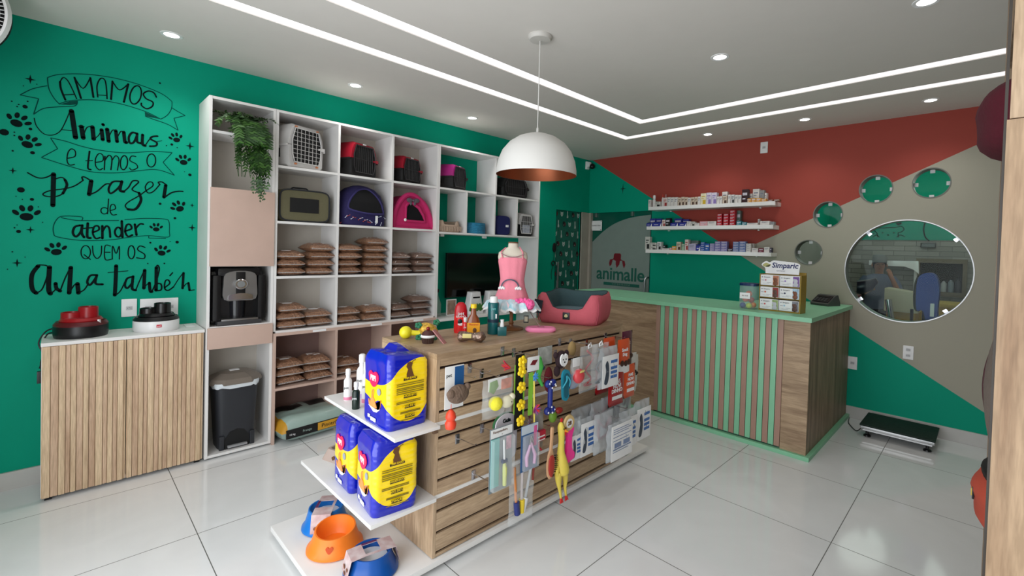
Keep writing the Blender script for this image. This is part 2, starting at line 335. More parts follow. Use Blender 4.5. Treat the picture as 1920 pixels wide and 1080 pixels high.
MURAL={'words': {'amamos': [(10,[(-5204,2358),(-5223,2420),(-5227,2462)]),(6,[(-5227,2462),(-5214,2492),(-5196,2481),(-5177,2439),(-5155,2377)]),(6,[(-5209,2387),(-5167,2401)]),(10,[(-5136,2385),(-5165,2506)]),(6,[(-5165,2506),(-5127,2449),(-5095,2524)]),(10,[(-5095,2524),(-5080,2406)]),(7,[(-5060,2412),(-5064,2483),(-5048,2533),(-5028,2528),(-5020,2474),(-5017,2412)]),(5,[(-5060,2425),(-5020,2432)]),(10,[(-4998,2413),(-4992,2531)]),(7,[(-4992,2531),(-4958,2484),(-4916,2534)]),(11,[(-4916,2534),(-4936,2411)]),(8,[(-4855,2525),(-4850,2504),(-4851,2477),(-4857,2449),(-4868,2426),(-4880,2412),(-4893,2410),(-4902,2421),(-4907,2441),(-4906,2468),(-4899,2496),(-4889,2519),(-4876,2533),(-4864,2535),(-4855,2525)]),(9,[(-4772,2485),(-4786,2511),(-4814,2515),(-4839,2490),(-4825,2461),(-4791,2447),(-4793,2417),(-4821,2394),(-4847,2408),(-4849,2424)])],'animais': [(5,[(-5332,2216),(-5323,2172),(-5294,2132),(-5258,2130),(-5226,2159),(-5204,2218),(-5183,2296)]),(24,[(-5177,2296),(-5167,2212),(-5158,2134)]),(4,[(-5220,2171),(-5166,2175)]),(5,[(-5146,2208),(-5120,2210)]),(22,[(-5133,2209),(-5124,2138)]),(6,[(-5122,2160),(-5108,2207),(-5083,2221)]),(21,[(-5083,2216),(-5077,2140)]),(5,[(-5077,2140),(-5056,2166),(-5041,2204)]),(19,[(-5041,2207),(-5035,2144)]),(16,[(-5035,2243),(-5033,2239)]),(20,[(-5015,2216),(-5007,2139)]),(6,[(-5005,2173),(-4990,2214),(-4974,2216)]),(18,[(-4974,2214),(-4967,2144)]),(6,[(-4966,2173),(-4950,2214),(-4936,2215)]),(18,[(-4935,2213),(-4929,2152),(-4921,2148)]),(12,[(-4871,2217),(-4894,2218),(-4910,2184),(-4904,2147),(-4885,2156),(-4871,2199)]),(14,[(-4869,2217),(-4868,2163),(-4847,2156)]),(16,[(-4841,2214),(-4841,2153),(-4827,2143)]),(6,[(-4827,2143),(-4808,2185),(-4789,2212)]),(11,[(-4763,2220),(-4789,2212),(-4800,2194),(-4768,2176),(-4771,2153),(-4803,2144)]),(3,[(-4768,2181),(-4739,2194)])],'e_temos_o': [(6,[(-5190,2000),(-5160,2017),(-5160,2051),(-5177,2060),(-5191,2032),(-5194,1984),(-5183,1959),(-5162,1966)]),(9,[(-5095,2059),(-5102,1957),(-5089,1944)]),(5,[(-5112,1997),(-5081,2003)]),(6,[(-5064,1994),(-5034,2009),(-5034,2044),(-5052,2052),(-5067,2018),(-5066,1970),(-5049,1948),(-5034,1960)]),(7,[(-5026,1953),(-5024,2039)]),(7,[(-5025,2011),(-5006,2049),(-4991,2030),(-4995,1957)]),(6,[(-4991,2016),(-4973,2051),(-4957,2029),(-4964,1958)]),(7,[(-4921,2052),(-4916,2037),(-4915,2017),(-4917,1997),(-4923,1979),(-4930,1968),(-4938,1966),(-4945,1973),(-4949,1988),(-4950,2007),(-4948,2028),(-4943,2045),(-4935,2057),(-4928,2059),(-4921,2052)]),(6,[(-4874,2062),(-4896,2061),(-4903,2031),(-4873,2013),(-4865,1989),(-4892,1969),(-4905,1981)]),(7,[(-4781,2087),(-4774,2074),(-4772,2055),(-4773,2035),(-4779,2018),(-4788,2007),(-4798,2004),(-4808,2010),(-4814,2023),(-4817,2042),(-4815,2062),(-4809,2079),(-4800,2090),(-4790,2093),(-4781,2087)])],'prazer': [(7,[(-5357,1887),(-5318,1863),(-5284,1868),(-5251,1896)]),(22,[(-5251,1893),(-5253,1701)]),(7,[(-5246,1863),(-5214,1877),(-5193,1845),(-5208,1784),(-5243,1756),(-5283,1755),(-5294,1768),(-5266,1790),(-5202,1810),(-5160,1832),(-5123,1871)]),(13,[(-5203,1865),(-5194,1832),(-5211,1779)]),(8,[(-5123,1871),(-5128,1890),(-5114,1892),(-5086,1872)]),(21,[(-5086,1872),(-5095,1785)]),(8,[(-5095,1783),(-5060,1808),(-5022,1857),(-5002,1864)]),(11,[(-4949,1886),(-4986,1878),(-5005,1832),(-4995,1802),(-4962,1837),(-4941,1881)]),(16,[(-4942,1887),(-4950,1829),(-4932,1821)]),(8,[(-4932,1821),(-4908,1853),(-4888,1897),(-4858,1894),(-4891,1841),(-4856,1821)]),(15,[(-4856,1821),(-4845,1771),(-4872,1710),(-4910,1705)]),(7,[(-4910,1705),(-4924,1727),(-4907,1756),(-4859,1798),(-4817,1842),(-4785,1876),(-4789,1900),(-4809,1897),(-4824,1862),(-4810,1826),(-4781,1839),(-4748,1890)]),(8,[(-4748,1890),(-4756,1904),(-4737,1909),(-4716,1894)]),(19,[(-4716,1889),(-4725,1805)]),(9,[(-4723,1802),(-4684,1840),(-4646,1854),(-4621,1856)])],'de': [(6,[(-5005,1765),(-5009,1668)]),(6,[(-5015,1705),(-5009,1699),(-5007,1690),(-5008,1681),(-5012,1673),(-5018,1668),(-5026,1666),(-5033,1669),(-5038,1675),(-5040,1683),(-5040,1692),(-5036,1701),(-5029,1706),(-5022,1707),(-5015,1705)]),(6,[(-4994,1691),(-4971,1705),(-4978,1731),(-4993,1725),(-4997,1689),(-4986,1663),(-4966,1666)])],'atender': [(12,[(-5134,1586),(-5158,1574),(-5166,1537),(-5152,1513),(-5132,1543),(-5126,1581)]),(13,[(-5125,1587),(-5127,1538),(-5116,1511)]),(13,[(-5100,1601),(-5102,1517),(-5087,1507)]),(8,[(-5118,1567),(-5079,1574)]),(10,[(-5074,1545),(-5049,1562),(-5052,1585),(-5070,1581),(-5077,1541),(-5064,1506),(-5044,1511)]),(13,[(-5032,1507),(-5033,1587)]),(11,[(-5032,1552),(-5015,1587),(-5000,1573),(-4995,1517)]),(13,[(-4940,1625),(-4936,1519)]),(11,[(-4948,1577),(-4943,1568),(-4941,1555),(-4941,1541),(-4945,1529),(-4951,1521),(-4958,1520),(-4965,1524),(-4970,1534),(-4973,1547),(-4972,1560),(-4968,1572),(-4962,1580),(-4955,1582),(-4948,1577)]),(11,[(-4923,1559),(-4892,1577),(-4899,1604),(-4916,1599),(-4923,1557),(-4909,1525),(-4887,1535)]),(13,[(-4866,1536),(-4875,1607)]),(10,[(-4871,1578),(-4850,1610),(-4832,1611)])],'quem_os': [(6,[(-5097,1452),(-5090,1438),(-5087,1420),(-5088,1402),(-5093,1386),(-5101,1376),(-5110,1374),(-5119,1380),(-5126,1393),(-5129,1411),(-5128,1430),(-5123,1446),(-5115,1456),(-5106,1458),(-5097,1452)]),(6,[(-5115,1400),(-5087,1370)]),(6,[(-5077,1456),(-5073,1403),(-5056,1376),(-5038,1401),(-5035,1457)]),(6,[(-4993,1458),(-5019,1458),(-5018,1372),(-4988,1372)]),(6,[(-5018,1417),(-4995,1417)]),(6,[(-4984,1372),(-4983,1459),(-4966,1409),(-4951,1459),(-4950,1372)]),(7,[(-4882,1457),(-4877,1443),(-4874,1424),(-4875,1404),(-4879,1387),(-4885,1377),(-4892,1375),(-4899,1381),(-4905,1395),(-4907,1414),(-4906,1434),(-4903,1451),(-4896,1461),(-4889,1463),(-4882,1457)]),(7,[(-4822,1453),(-4848,1462),(-4859,1436),(-4824,1406),(-4827,1377),(-4864,1382)])],'ama': [(7,[(-5267,1320),(-5281,1333),(-5307,1336)]),(20,[(-5312,1329),(-5335,1283),(-5339,1229),(-5333,1185),(-5319,1165)]),(7,[(-5319,1165),(-5297,1184),(-5281,1236),(-5269,1295)]),(22,[(-5265,1322),(-5268,1193),(-5260,1158)]),(7,[(-5260,1158),(-5240,1183),(-5239,1217)]),(18,[(-5239,1221),(-5235,1191),(-5219,1173)]),(7,[(-5219,1173),(-5199,1250),(-5174,1324)]),(21,[(-5174,1319),(-5180,1159)]),(7,[(-5180,1159),(-5159,1206),(-5143,1221)]),(21,[(-5144,1216),(-5139,1157)]),(7,[(-5139,1157),(-5113,1177),(-5094,1217)]),(12,[(-5061,1269),(-5087,1265),(-5100,1226),(-5088,1205),(-5069,1234),(-5056,1265)]),(13,[(-5056,1269),(-5062,1215),(-5029,1208)])],'tambem': [(20,[(-4965,1328),(-4967,1226),(-4970,1135)]),(7,[(-4970,1130),(-4943,1161),(-4920,1224)]),(5,[(-5004,1284),(-4907,1294)]),(12,[(-4881,1253),(-4910,1243),(-4921,1199),(-4908,1178),(-4881,1219)]),(15,[(-4881,1256),(-4885,1177),(-4867,1162)]),(7,[(-4867,1162),(-4847,1227),(-4823,1299)]),(19,[(-4822,1297),(-4825,1174)]),(6,[(-4825,1174),(-4811,1197),(-4797,1209)]),(17,[(-4797,1209),(-4792,1154),(-4783,1148)]),(8,[(-4783,1148),(-4760,1220),(-4745,1301),(-4754,1331),(-4763,1315)]),(19,[(-4761,1315),(-4761,1157)]),(10,[(-4761,1154),(-4734,1159),(-4734,1197),(-4753,1205)]),(9,[(-4714,1174),(-4687,1203),(-4697,1227),(-4712,1218),(-4715,1170),(-4696,1153),(-4666,1177)]),(8,[(-4687,1256),(-4673,1277)]),(6,[(-4666,1177),(-4639,1231),(-4612,1276)]),(15,[(-4611,1274),(-4615,1165)]),(6,[(-4615,1165),(-4596,1195),(-4582,1202)]),(14,[(-4582,1202),(-4575,1149)]),(6,[(-4575,1146),(-4547,1151)])]},'ribbons': [[(-5280,2473),(-5233,2505),(-5134,2537),(-5010,2554),(-4878,2548),(-4748,2517),(-4688,2476)],[(-4688,2476),(-4690,2427),(-4712,2376),(-4747,2340)],[(-5230,2326),(-5186,2356),(-5085,2388),(-4968,2396),(-4832,2375),(-4747,2340)],[(-5280,2473),(-5273,2406),(-5250,2353),(-5227,2324)],[(-5280,2424),(-5340,2389),(-5389,2340)],[(-5389,2340),(-5315,2337)],[(-5315,2337),(-5335,2238)],[(-5335,2238),(-5295,2283),(-5232,2308),(-5162,2331),(-5151,2365)],[(-4692,2434),(-4653,2413),(-4613,2395)],[(-4613,2395),(-4676,2362)],[(-4676,2362),(-4652,2283)],[(-4652,2283),(-4711,2313),(-4793,2332),(-4829,2342)],[(-5265,2112),(-5235,2051)],[(-5235,2051),(-5302,1987)],[(-5302,1987),(-5202,1956),(-5091,1931),(-4980,1938),(-4873,1965),(-4789,1988),(-4732,1985),(-4669,1964)],[(-4669,1964),(-4732,2045)],[(-4732,2045),(-4683,2121)],[(-4683,2121),(-4790,2111),(-4928,2078),(-5057,2075),(-5136,2086),(-5203,2104),(-5265,2112)],[(-5183,1642),(-5225,1632),(-5248,1584),(-5249,1533),(-5230,1508),(-5121,1490),(-4993,1499),(-4892,1521),(-4800,1534),(-4700,1528),(-4693,1568),(-4696,1635),(-4720,1653),(-4822,1651),(-4927,1635)],[(-5219,1629),(-5171,1619),(-5127,1616),(-4954,1628)],[(-5127,1616),(-5127,1639),(-5183,1642)],[(-4803,1534),(-4803,1517)],[(-4803,1517),(-4711,1518)]],'folds': [[(-5227,2324),(-5186,2353),(-5151,2365),(-5151,2343),(-5185,2330)],[(-4831,2371),(-4747,2340),(-4829,2342)]],'paws': [(-5396,2186,46,-0.4),(-5353,2068,44,-0.4),(-4663,2226,36,0.3),(-4620,2076,40,0.1),(-5360,1642,51,0),(-4643,1744,42,0.5),(-4764,1590,32,0),(-5238,1430,43,0.1),(-4731,1429,40,-0.2)],'stars': [(-5349,2443,24),(-5415,1891,18),(-4584,2184,26),(-5344,1547,19),(-5396,1348,22),(-4565,1601,23),(-4567,1762,14)],'dots': [(-5369,2276,11),(-5449,2109,19),(-5347,2149,8),(-5338,2009,10),(-4582,1979,10),(-5383,1782,16),(-5339,1730,9),(-5391,1535,10),(-4686,2177,8),(-4745,1757,8),(-4663,1663,8),(-4649,1494,10),(-5416,2007,5),(-5421,2295,4),(-5394,2283,4),(-5400,2269,4),(-5359,2310,4),(-5376,2397,3),(-5323,2421,3),(-5410,2117,4),(-5410,2098,4),(-5377,1726,3),(-5402,1742,3),(-5313,1687,3),(-5397,1573,3),(-5407,1556,4),(-4688,1497,3),(-4718,1343,5),(-4806,1343,4),(-4754,2585,6),(-4715,2164,4),(-4656,2160,4),(-4613,1997,3),(-5415,1414,4),(-5433,1311,3),(-5365,1383,3),(-5295,1595,3),(-4794,1486,6)]}
MED=[(2.075,[(1082,1116,94,'w',0,1),(1131,1169,150,'wb',0,1),(1175,1249,64,'wd',0,1),(1253,1278,158,'dr',0,1),(1254,1273,162,'dg',1,1),(1285,1343,107,'wr',0,1),(1345,1385,109,'w',0,1),(1387,1432,106,'w',0,1),(1434,1478,104,'w',0,1),(1480,1522,97,'cd',0,1),(1524,1564,103,'cd',0,1),(1566,1604,97,'cd',0,1),(1606,1643,90,'w',0,1),(1645,1690,92,'cd',0,1),(1692,1730,94,'cd',0,1),(1732,1763,96,'w',0,1),(1764,1831,129,'wy',0,1),(1832,1891,134,'wp',0,1),(1892,1952,131,'wp',0,1),(1955,1983,84,'w',0,1),(1984,2016,86,'w',0,1),(1979,2040,143,'w',1,1),(2020,2068,88,'cd',0,1),(2078,2110,98,'w',0,1),(2113,2150,96,'wk',0,1),(2155,2189,89,'w',0,1),(2191,2225,87,'w',0,1),(2229,2293,143,'mr',0,1),(2265,2311,104,'w',1,1),(2313,2381,151,'w',1,1),(2384,2431,134,'g',1,1),(2435,2456,103,'w',1,1),(2282,2327,44,'or',0,1),(2329,2376,45,'or',0,1),(2378,2427,44,'or',0,1),(2430,2479,32,'or',0,1),(2499,2545,21,'br',0,1),(2553,2610,20,'br',0,1)]),(1.835,[(1065,1143,56,'bl',0,1),(1066,1147,106,'bl',1,1),(1149,1274,64,'bl',0,1),(1152,1229,104,'bl',1,1),(1282,1327,80,'wr',0,1),(1331,1389,98,'bk',0,1),(1394,1492,50,'bl',0,1),(1401,1499,98,'bl',1,1),(1501,1602,54,'bl',0,1),(1509,1590,86,'bl',1,1),(1606,1654,54,'w',0,1),(1656,1704,50,'wd',0,1),(1707,1760,35,'w',0,1),(1764,1854,52,'pk',0,1),(1856,1956,50,'w',0,1),(1965,2020,131,'rd',0,4),(2036,2093,129,'rd',0,4),(2105,2162,165,'rd',0,5),(2153,2192,166,'gg',1,1),(2182,2234,48,'tl',0,1),(2239,2287,34,'tl',0,1),(2293,2405,24,'w',0,1),(2375,2394,70,'w',1,1),(2427,2522,42,'w',0,1),(2526,2568,33,'g',0,1)]),(1.55,[(1055,1122,159,'wd',0,1),(1131,1213,86,'wd',0,2),(1224,1281,97,'wk',0,1),(1242,1293,62,'dgn',1,1),(1292,1392,20,'w',0,1),(1394,1423,28,'pk',0,1),(1425,1479,48,'or',0,1),(1483,1538,99,'cd',0,1),(1549,1586,77,'gr',0,1),(1590,1634,129,'wr',0,1),(1639,1726,78,'lv',0,1),(1620,1718,119,'gg',1,1),(1729,1782,79,'bl',0,1),(1784,1834,98,'b2',0,4),(1838,1888,85,'b2',0,1),(1892,1947,86,'ll',0,4),(1950,2016,110,'ll',0,4),(2019,2089,111,'ll',0,4),(2096,2150,34,'dk',0,1),(2152,2216,109,'bg',0,4),(2220,2288,113,'bg',0,4),(2293,2342,91,'w',0,4),(2314,2343,94,'w',1,1),(2352,2416,42,'w',0,1),(2423,2472,44,'ma',0,1),(2476,2530,58,'w',0,1),(2534,2551,50,'dk',0,1)])]
# ================================================================ the room
g = G(); g.box(-.1, 4.75, -6.1, 3.6, -.05, 0); struct('floor', g, FLOOR)
g = G()
for b in ((0, 1.10, -6.0, 0), (1.10, 4.65, -.75, 0), (1.205, 1.59, -6.0, -.86), (1.59, 4.65, -1.22, -.86), (1.69, 4.65, -6.0, -1.33)):
    g.box(b[0], b[1], b[2], b[3], 2.80, 2.86)
g.box(-.1, 4.75, -6.0, 3.6, 2.86, 2.9); g.box(0, 4.65, 0, 3.5, 2.8, 2.86)
struct('ceiling', g, M_ceil, flat=True)
for nm, x0, x1, y0, y1, lb in (('led_strip', 1.10, 1.205, -.86, -.75, 'glowing white LED channel in the ceiling, outer line nearer the walls'),
                               ('led_strip', 1.59, 1.69, -1.33, -1.22, 'glowing white LED channel in the ceiling, inner line nearer the pendant')):
    g = G(); g.box(x0+.001, x1-.001, -6.0, y1-.001, 2.806, 2.858); g.box(x1-.001, 4.65, y0+.001, y1-.001, 2.806, 2.858)
    tag(g.obj(nm, M_glow), lb, 'ceiling light', 'LED channels in the ceiling')

# left wall with the opening for the patterned glass door
g = G(); g.box(-.1, 0, -6.0, -.69, 0, 2.8); g.box(-.1, 0, -.69, -.17, 2.05, 2.8); g.box(-.1, 0, -.17, 3.5, 0, 2.8)
struct('wall_left', g, M_teal)
# back wall: door opening and five round openings
RW = [(2.845, 1.562, .128), (3.004, 1.94, .13), (3.386, 2.166, .132), (3.783, 2.192, .133), (3.6256, 1.4155, .462)]
wb = plate('wall_back', [(0, 0), (.04, 0), (.04, 2.05), (1.03, 2.05), (1.03, 0), (4.65, 0), (4.65, 2.8), (0, 2.8)], [circ(*c, 64) for c in RW], .12, WALLP)
wb.location = (0, .06, 0); wb['kind'] = 'structure'
g = G(); g.box(4.65, 4.75, -6.0, 3.5, 0, 2.8); struct('wall_right', g, mat('cream_paint', (200, 196, 186), .7))
g = G(); g.box(-.1, 1.5, -6.15, -6.02, 0, 2.8); g.box(4.6, 4.75, -6.15, -6.02, 0, 2.8); g.box(1.5, 4.6, -6.15, -6.02, 2.62, 2.8); struct('wall_front', g, M_ceil)
g = G(); g.box(0, .015, -6.0, -.70, 0, .107); struct('baseboard_left', g, M_trim)
g = G(); g.box(1.05, 4.65, -.015, 0, 0, .107); struct('baseboard_back', g, M_trim)
g = G(); g.box(-.02, .02, -.17, 0, 0, 2.05).box(0, .055, -.02, .1, 0, 2.05); struct('trim_1', g, mat('beige_jamb', (160, 154, 142), .5))

# ---- round windows: pane, metal ring, clips
GLASS = bpy.data.materials.new('window_glass'); GLASS.use_nodes = True
nt = GLASS.node_tree; nt.nodes.clear(); o_ = nt.nodes.new('ShaderNodeOutputMaterial'); mx = nt.nodes.new('ShaderNodeMixShader'); tr = nt.nodes.new('ShaderNodeBsdfTransparent'); gl = nt.nodes.new('ShaderNodeBsdfGlossy'); fr = nt.nodes.new('ShaderNodeFresnel')
fr.inputs[0].default_value = 1.16; gl.inputs['Roughness'].default_value = .01; tr.inputs[0].default_value = (.86, .93, .9, 1)
nt.links.new(fr.outputs[0], mx.inputs[0]); nt.links.new(tr.outputs[0], mx.inputs[1]); nt.links.new(gl.outputs[0], mx.inputs[2]); nt.links.new(mx.outputs[0], o_.inputs[0])
for i, (cx, cz, r) in enumerate(RW):
    g = G(); n = 64
    g.loft([[(cx+rr*math.cos(2*PI*k/n), y, cz+rr*math.sin(2*PI*k/n)) for k in range(n)] for rr, y in ((r, -.004), (r, .124), (r-.008, .124), (r-.008, -.004), (r, -.004))], True, False, False)
    wn = struct('window_%d' % (i+1), g, M_steel if i == 4 else mat('grey_sleeve', (110, 112, 106), .5))
    g = G(); g.prism([(cx+(r-.006)*math.cos(2*PI*k/n), cz+(r-.006)*math.sin(2*PI*k/n)) for k in range(n)], .10, .106, 'y'); g.obj('pane', GLASS, wn)
    for k in range(4):
        a = k*PI/2 + (PI/4-.08 if i == 4 else 0)
        g = G(); s_ = .017; c = (cx+(r-.02)*math.cos(a), cz+(r-.02)*math.sin(a))
        g.at(Matrix.Translation((c[0], .088, c[1])) @ Matrix.Rotation(-a, 4, 'Y')); g.box(-s_, s_, -.005, .012, -s_, s_, .002)
        g.obj('clip', M_chrome if i == 4 else M_paper, wn)

# ---- the sliding glass doors
M_dg = mat('dark_teal_glass', (16, 92, 76), .12, alpha=.88, var=.02)
M_frost = mat('frosted_film', (126, 140, 134), .55, var=.03)
d1 = tag(thing('door_1', None, None), None, None, kind='structure')
g = G(); g.box(-.04, -.03, -.69, -.17, 0, 2.05); g.obj('glass_panel', mat('patterned_glass', (22, 98, 82), .2), d1)
M_pw = mat('white_print', (170, 184, 178), .5); M_pk = mat('black_print', (16, 20, 20), .5); M_pr = mat('red_print', (90, 30, 34), .5)
g = G(); rng = random.Random(3)
for r in range(15):
    for c in range(5):
        y = -.66+c*.115+(.05 if r % 2 else 0); z = 2.0-r*.135
        if y > -.19: continue
        k = (r+c*2) % 3
        if k == 0:   # seated dark dog with a red ear
            g.m(1).prism([(y+a*.028, z+b*.036) for a, b in ((-1, 0), (-.8, .8), (-.2, 1), (.5, .9), (1, .2), (.8, -.7), (.1, -1), (-.7, -.8))], -.03, -.028)
            g.m(2).prism([(y+.02+a*.012, z+b*.024) for a, b in ((-1, .6), (0, 1), (1, 0), (.4, -1), (-.6, -.6))], -.028, -.027)
            g.m(0).prism([(y-.004+a*.006, z-.014+b*.01) for a, b in ((-1, 0), (0, 1), (1, 0), (0, -1))], -.028, -.027)
        elif k == 1:  # slim white cat
            g.m(0).prism([(y+a*.016, z+b*.05) for a, b in ((-.6, 1), (-.2, .75), (.3, 1), (.4, .5), (.2, .1), (1, -.6), (.8, -1), (-.8, -1), (-.4, 0))], -.03, -.028)
        else:        # round white face
            g.m(0).prism([(y+a*.026, z+b*.034) for a, b in ((-1, .9), (-.3, .6), (.3, .6), (1, .9), (.9, -.3), (.3, -1), (-.3, -1), (-.9, -.3))], -.03, -.028)
            g.m(1).prism([(y+a*.007, z-.01+b*.008) for a, b in ((-1, 1), (1, 1), (0, -1))], -.028, -.027)
        g.m(1).prism([(y+.055+a*.01, z+.05+b*.006) for a, b in ((-1, 0), (0, 1), (1, 0), (0, -1))], -.03, -.028)
g.obj('pet_print', [M_pw, M_pk, M_pr], d1)
g = G(); g.tube([(-.005, -.62, .95), (-.005, -.62, 1.35)], .012); g.tube([(-.03, -.62, 1.0), (-.005, -.62, 1.0)], .008); g.tube([(-.03, -.62, 1.3), (-.005, -.62, 1.3)], .008); g.obj('handle', M_steel, d1)
d2 = tag(thing('door_2', None, None), None, None, kind='structure')
g = G(); g.box(.055, 1.03, .03, .04, 0, 2.05); g.obj('glass_panel', M_dg, d2)
arc = smooth_path([(.06, 1.64), (.25, 1.79), (.45, 1.90), (.7, 1.97), (1.0, 2.0)], 5)
g = G(); g.prism([(.058, 0), (.9, 0), (.9, 1.2), (1.0, 1.9)][:0]+[(.058, .02)]+arc+[(1.0, .02)], .026, .0295, 'y'); g.obj('frosted_film', M_frost, d2)
M_tl = mat('dark_teal_letter', (26, 92, 78), .5); M_mar = mat('maroon_print', (112, 22, 34), .5)
text('animalle', .25, M_tl, d2, (.545, .024, 1.20), rot=(PI/2, 0, 0), bold=.004, space=.97)
g = G(); g.box(.28, .86, .0235, .0255, 1.045, 1.085); g.obj('name_bar', M_tl, d2)
text('VETERINÁRIA', .034, M_frost, d2, (.57, .0225, 1.065), rot=(PI/2, 0, 0), space=1.5)
g = G()   # dog head emblem: crown and two drooping ears with a muzzle between
g.prism([(.50+a*.07, 1.40+b*.07) for a, b in ((-.85, 1), (-.6, 1.25), (.6, 1.25), (.85, 1), (.8, .1), (1.3, -.1), (.6, -.2), (.5, -.9), (-.1, -1.6), (-.35, -.9), (-.35, -.25), (-.9, .0), (-1.2, -.1), (-.9, .35))], .0245, .0265, 'y')
g.prism([(.50+a*.07, 1.40+b*.07) for a, b in ((-1.1, .1), (-1.75, 0), (-1.95, -.7), (-1.8, -1.3), (-1.4, -1.1), (-1.2, -.4))], .0245, .0265, 'y')
g.prism([(.50+a*.07, 1.40+b*.07) for a, b in ((1.1, -.05), (1.7, -.2), (1.9, -.9), (1.6, -1.6), (1.3, -1.0))], .0245, .0265, 'y')
g.obj('dog_emblem', M_mar, d2)
g = G(); g.tube([(.965, -.02, .92), (.965, -.02, 1.14), (.975, -.02, 1.18), (.99, -.01, 1.19), (.995, .02, 1.19)], .012); g.obj('handle', M_steel, d2)
for x in (.12, .72):
    g = G(); g.box(x-.02, x+.02, .01, .03, 1.99, 2.05, .003); g.obj('hanger', M_steel, d2)
sg = thing('door_sign', 'small white notice with corner screws on the glass door', 'sign', (.135, .014, 1.87), -PI/2)
g = G(); g.box(0, .005, -.095, .095, -.07, .07, .002); g.obj('board', M_paper, sg)
text('CONSULTÓRIO', .022, M_ink, sg, (.0065, 0, .0))
g = G()
for a in (-1, 1):
    for b in (-1, 1): g.ball((.006, a*.082, b*.058), .006, 8, 6)
g.obj('screw', M_blackm, sg)
# corridor behind the clinic door, grooming room behind the round windows
g = G(); g.box(0, 2.2, 1.5, 1.6, 0, 2.8); struct('wall_corridor', g, M_teal)
g = G(); g.box(2.2, 2.3, .12, 3.5, 1.8, 2.8).box(2.2, 2.285, .12, 3.5, 0, 1.8); struct('wall_partition', g, M_teal)
BR = bpy.data.materials.new('whitewashed_brick'); BR.use_nodes = True
nt = BR.node_tree; bt = nt.nodes.new('ShaderNodeTexBrick'); tc = nt.nodes.new('ShaderNodeTexCoord'); mp = nt.nodes.new('ShaderNodeMapping'); mp.inputs['Rotation'].default_value = (PI/2, 0, 0)
nt.links.new(tc.outputs['Object'], mp.inputs[0]); nt.links.new(mp.outputs[0], bt.inputs[0]); bt.inputs['Scale'].default_value = 4.2; bt.inputs['Brick Width'].default_value = 1.1; bt.inputs['Row Height'].default_value = .3; bt.inputs['Mortar Size'].default_value = .015
bt.inputs['Color1'].default_value = lin((150, 148, 142))+(1,); bt.inputs['Color2'].default_value = lin((128, 126, 120))+(1,); bt.inputs['Mortar'].default_value = lin((92, 90, 86))+(1,)
nt.links.new(bt.outputs[0], nt.nodes['Principled BSDF'].inputs['Base Color'])
g = G(); g.box(2.3, 4.65, 3.3, 3.5, 0, 1.80); struct('trim_2', g, BR)
g = G(); g.box(2.285, 2.3, .12, 3.3, 0, 1.80); struct('trim_3', g, mat('pale_tile', (170, 172, 168), .3, var=.1, scale=3))
g = G(); g.box(2.3, 4.65, 3.29, 3.5, 1.80, 2.8); struct('wall_grooming', g, M_teal)
# the bear drawn on that wall and the big arc
dr = thing('bear_drawing', 'dark line drawing of a bear face seen through the big round window', 'drawing', (3.07, 3.288, 1.90), -PI/2, scale=.85)
def line_art(name, strokes, w_, parent, m_, x=.003):
    g = G()
    for st in strokes: g.tube([(x, a, b) for a, b in smooth_path(st, 4)], w_, 6)
    return g.obj(name, m_, parent)
line_art('outline', [[(-.15, -.07), (-.16, 0), (-.2, .05), (-.18, .1), (-.1, .09), (0, .1), (.1, .1), (.18, .12), (.22, .07), (.18, .02), (.14, .01), (.15, -.07)], [(-.22, -.07), (-.17, -.03), (-.12, -.07)], [(.12, -.07), (.17, -.03), (.24, -.06)], [(-.25, -.02), (-.2, 0)]], .006, dr, M_ink)
g = G(); g.ball((.004, -.08, .01), (.005, .014, .012), 10, 8); g.ball((.004, .08, .01), (.005, .014, .012), 10, 8); g.ball((.004, 0, -.03), (.005, .016, .012), 10, 8); g.obj('face', M_ink, dr)
g = G(); g.prism([(.10, .17), (.13, .19), (.15, .175), (.17, .195), (.19, .17), (.14, .13)], 0, .006); g.obj('heart', M_ink, dr)
ar = line_art('arc_stroke', [[(0, .2), (-.02, .1), (0, -.02), (.05, -.08)]], .008, None, M_ink); ar.location = (3.50, 3.288, 1.87); ar.rotation_euler = (0, 0, -PI/2)
tag(ar, 'black painted arc on the teal band, right of the bear drawing', 'drawing')
# niche with bottles in the brick wall
ni = thing('wall_niche', 'framed wooden niche in the brick wall behind the big round window', 'niche', (3.69, 3.3, 1.28), -PI/2, scale=(1, .76, 1))
g = G(); g.box(0, .09, -.36, .36, .20, .26).box(0, .09, -.36, .36, -.26, -.2).box(0, .09, -.36, -.3, -.2, .2).box(0, .09, .3, .36, -.2, .2).m(1).box(-.001, .01, -.3, .3, -.2, .2); g.obj('frame', [mat('weathered_board', (112, 102, 84), .7), M_blackm], ni)
for k in range(6):
    t_ = thing('shampoo_bottle', 'pale shampoo bottle in the brick wall niche, %s from left' % ('first', 'second', 'third', 'fourth', 'fifth', 'sixth')[k], 'bottle', (3.69-.185+k*.074, 3.255, 1.08), -PI/2, 'bottles in the wall niche', scale=(.9, .9, 1))
    g = G(); h = .17+.05*((k*7) % 3)/2; g.lathe([(.001, 0), (.035, .005), (.036, h*.7), (.015, h*.85), (.015, h*.9)], n=14); g.obj('body', mat('bottle_tone_%d' % (k % 3), ((170, 172, 175), (120, 130, 140), (60, 60, 66))[k % 3], .3), t_)
    g = G(); g.lathe([(.018, h*.9), (.018, h), (.001, h)], n=12); g.obj('cap', M_black, t_)
fl = thing('floodlight', 'small black floodlight on the brick wall behind the big round window', 'lamp', (3.54, 3.3, 1.73), -PI/2)
g = G(); g.box(.0, .05, -.085, .085, -.035, .035, .006); g.obj('housing', M_black, fl)
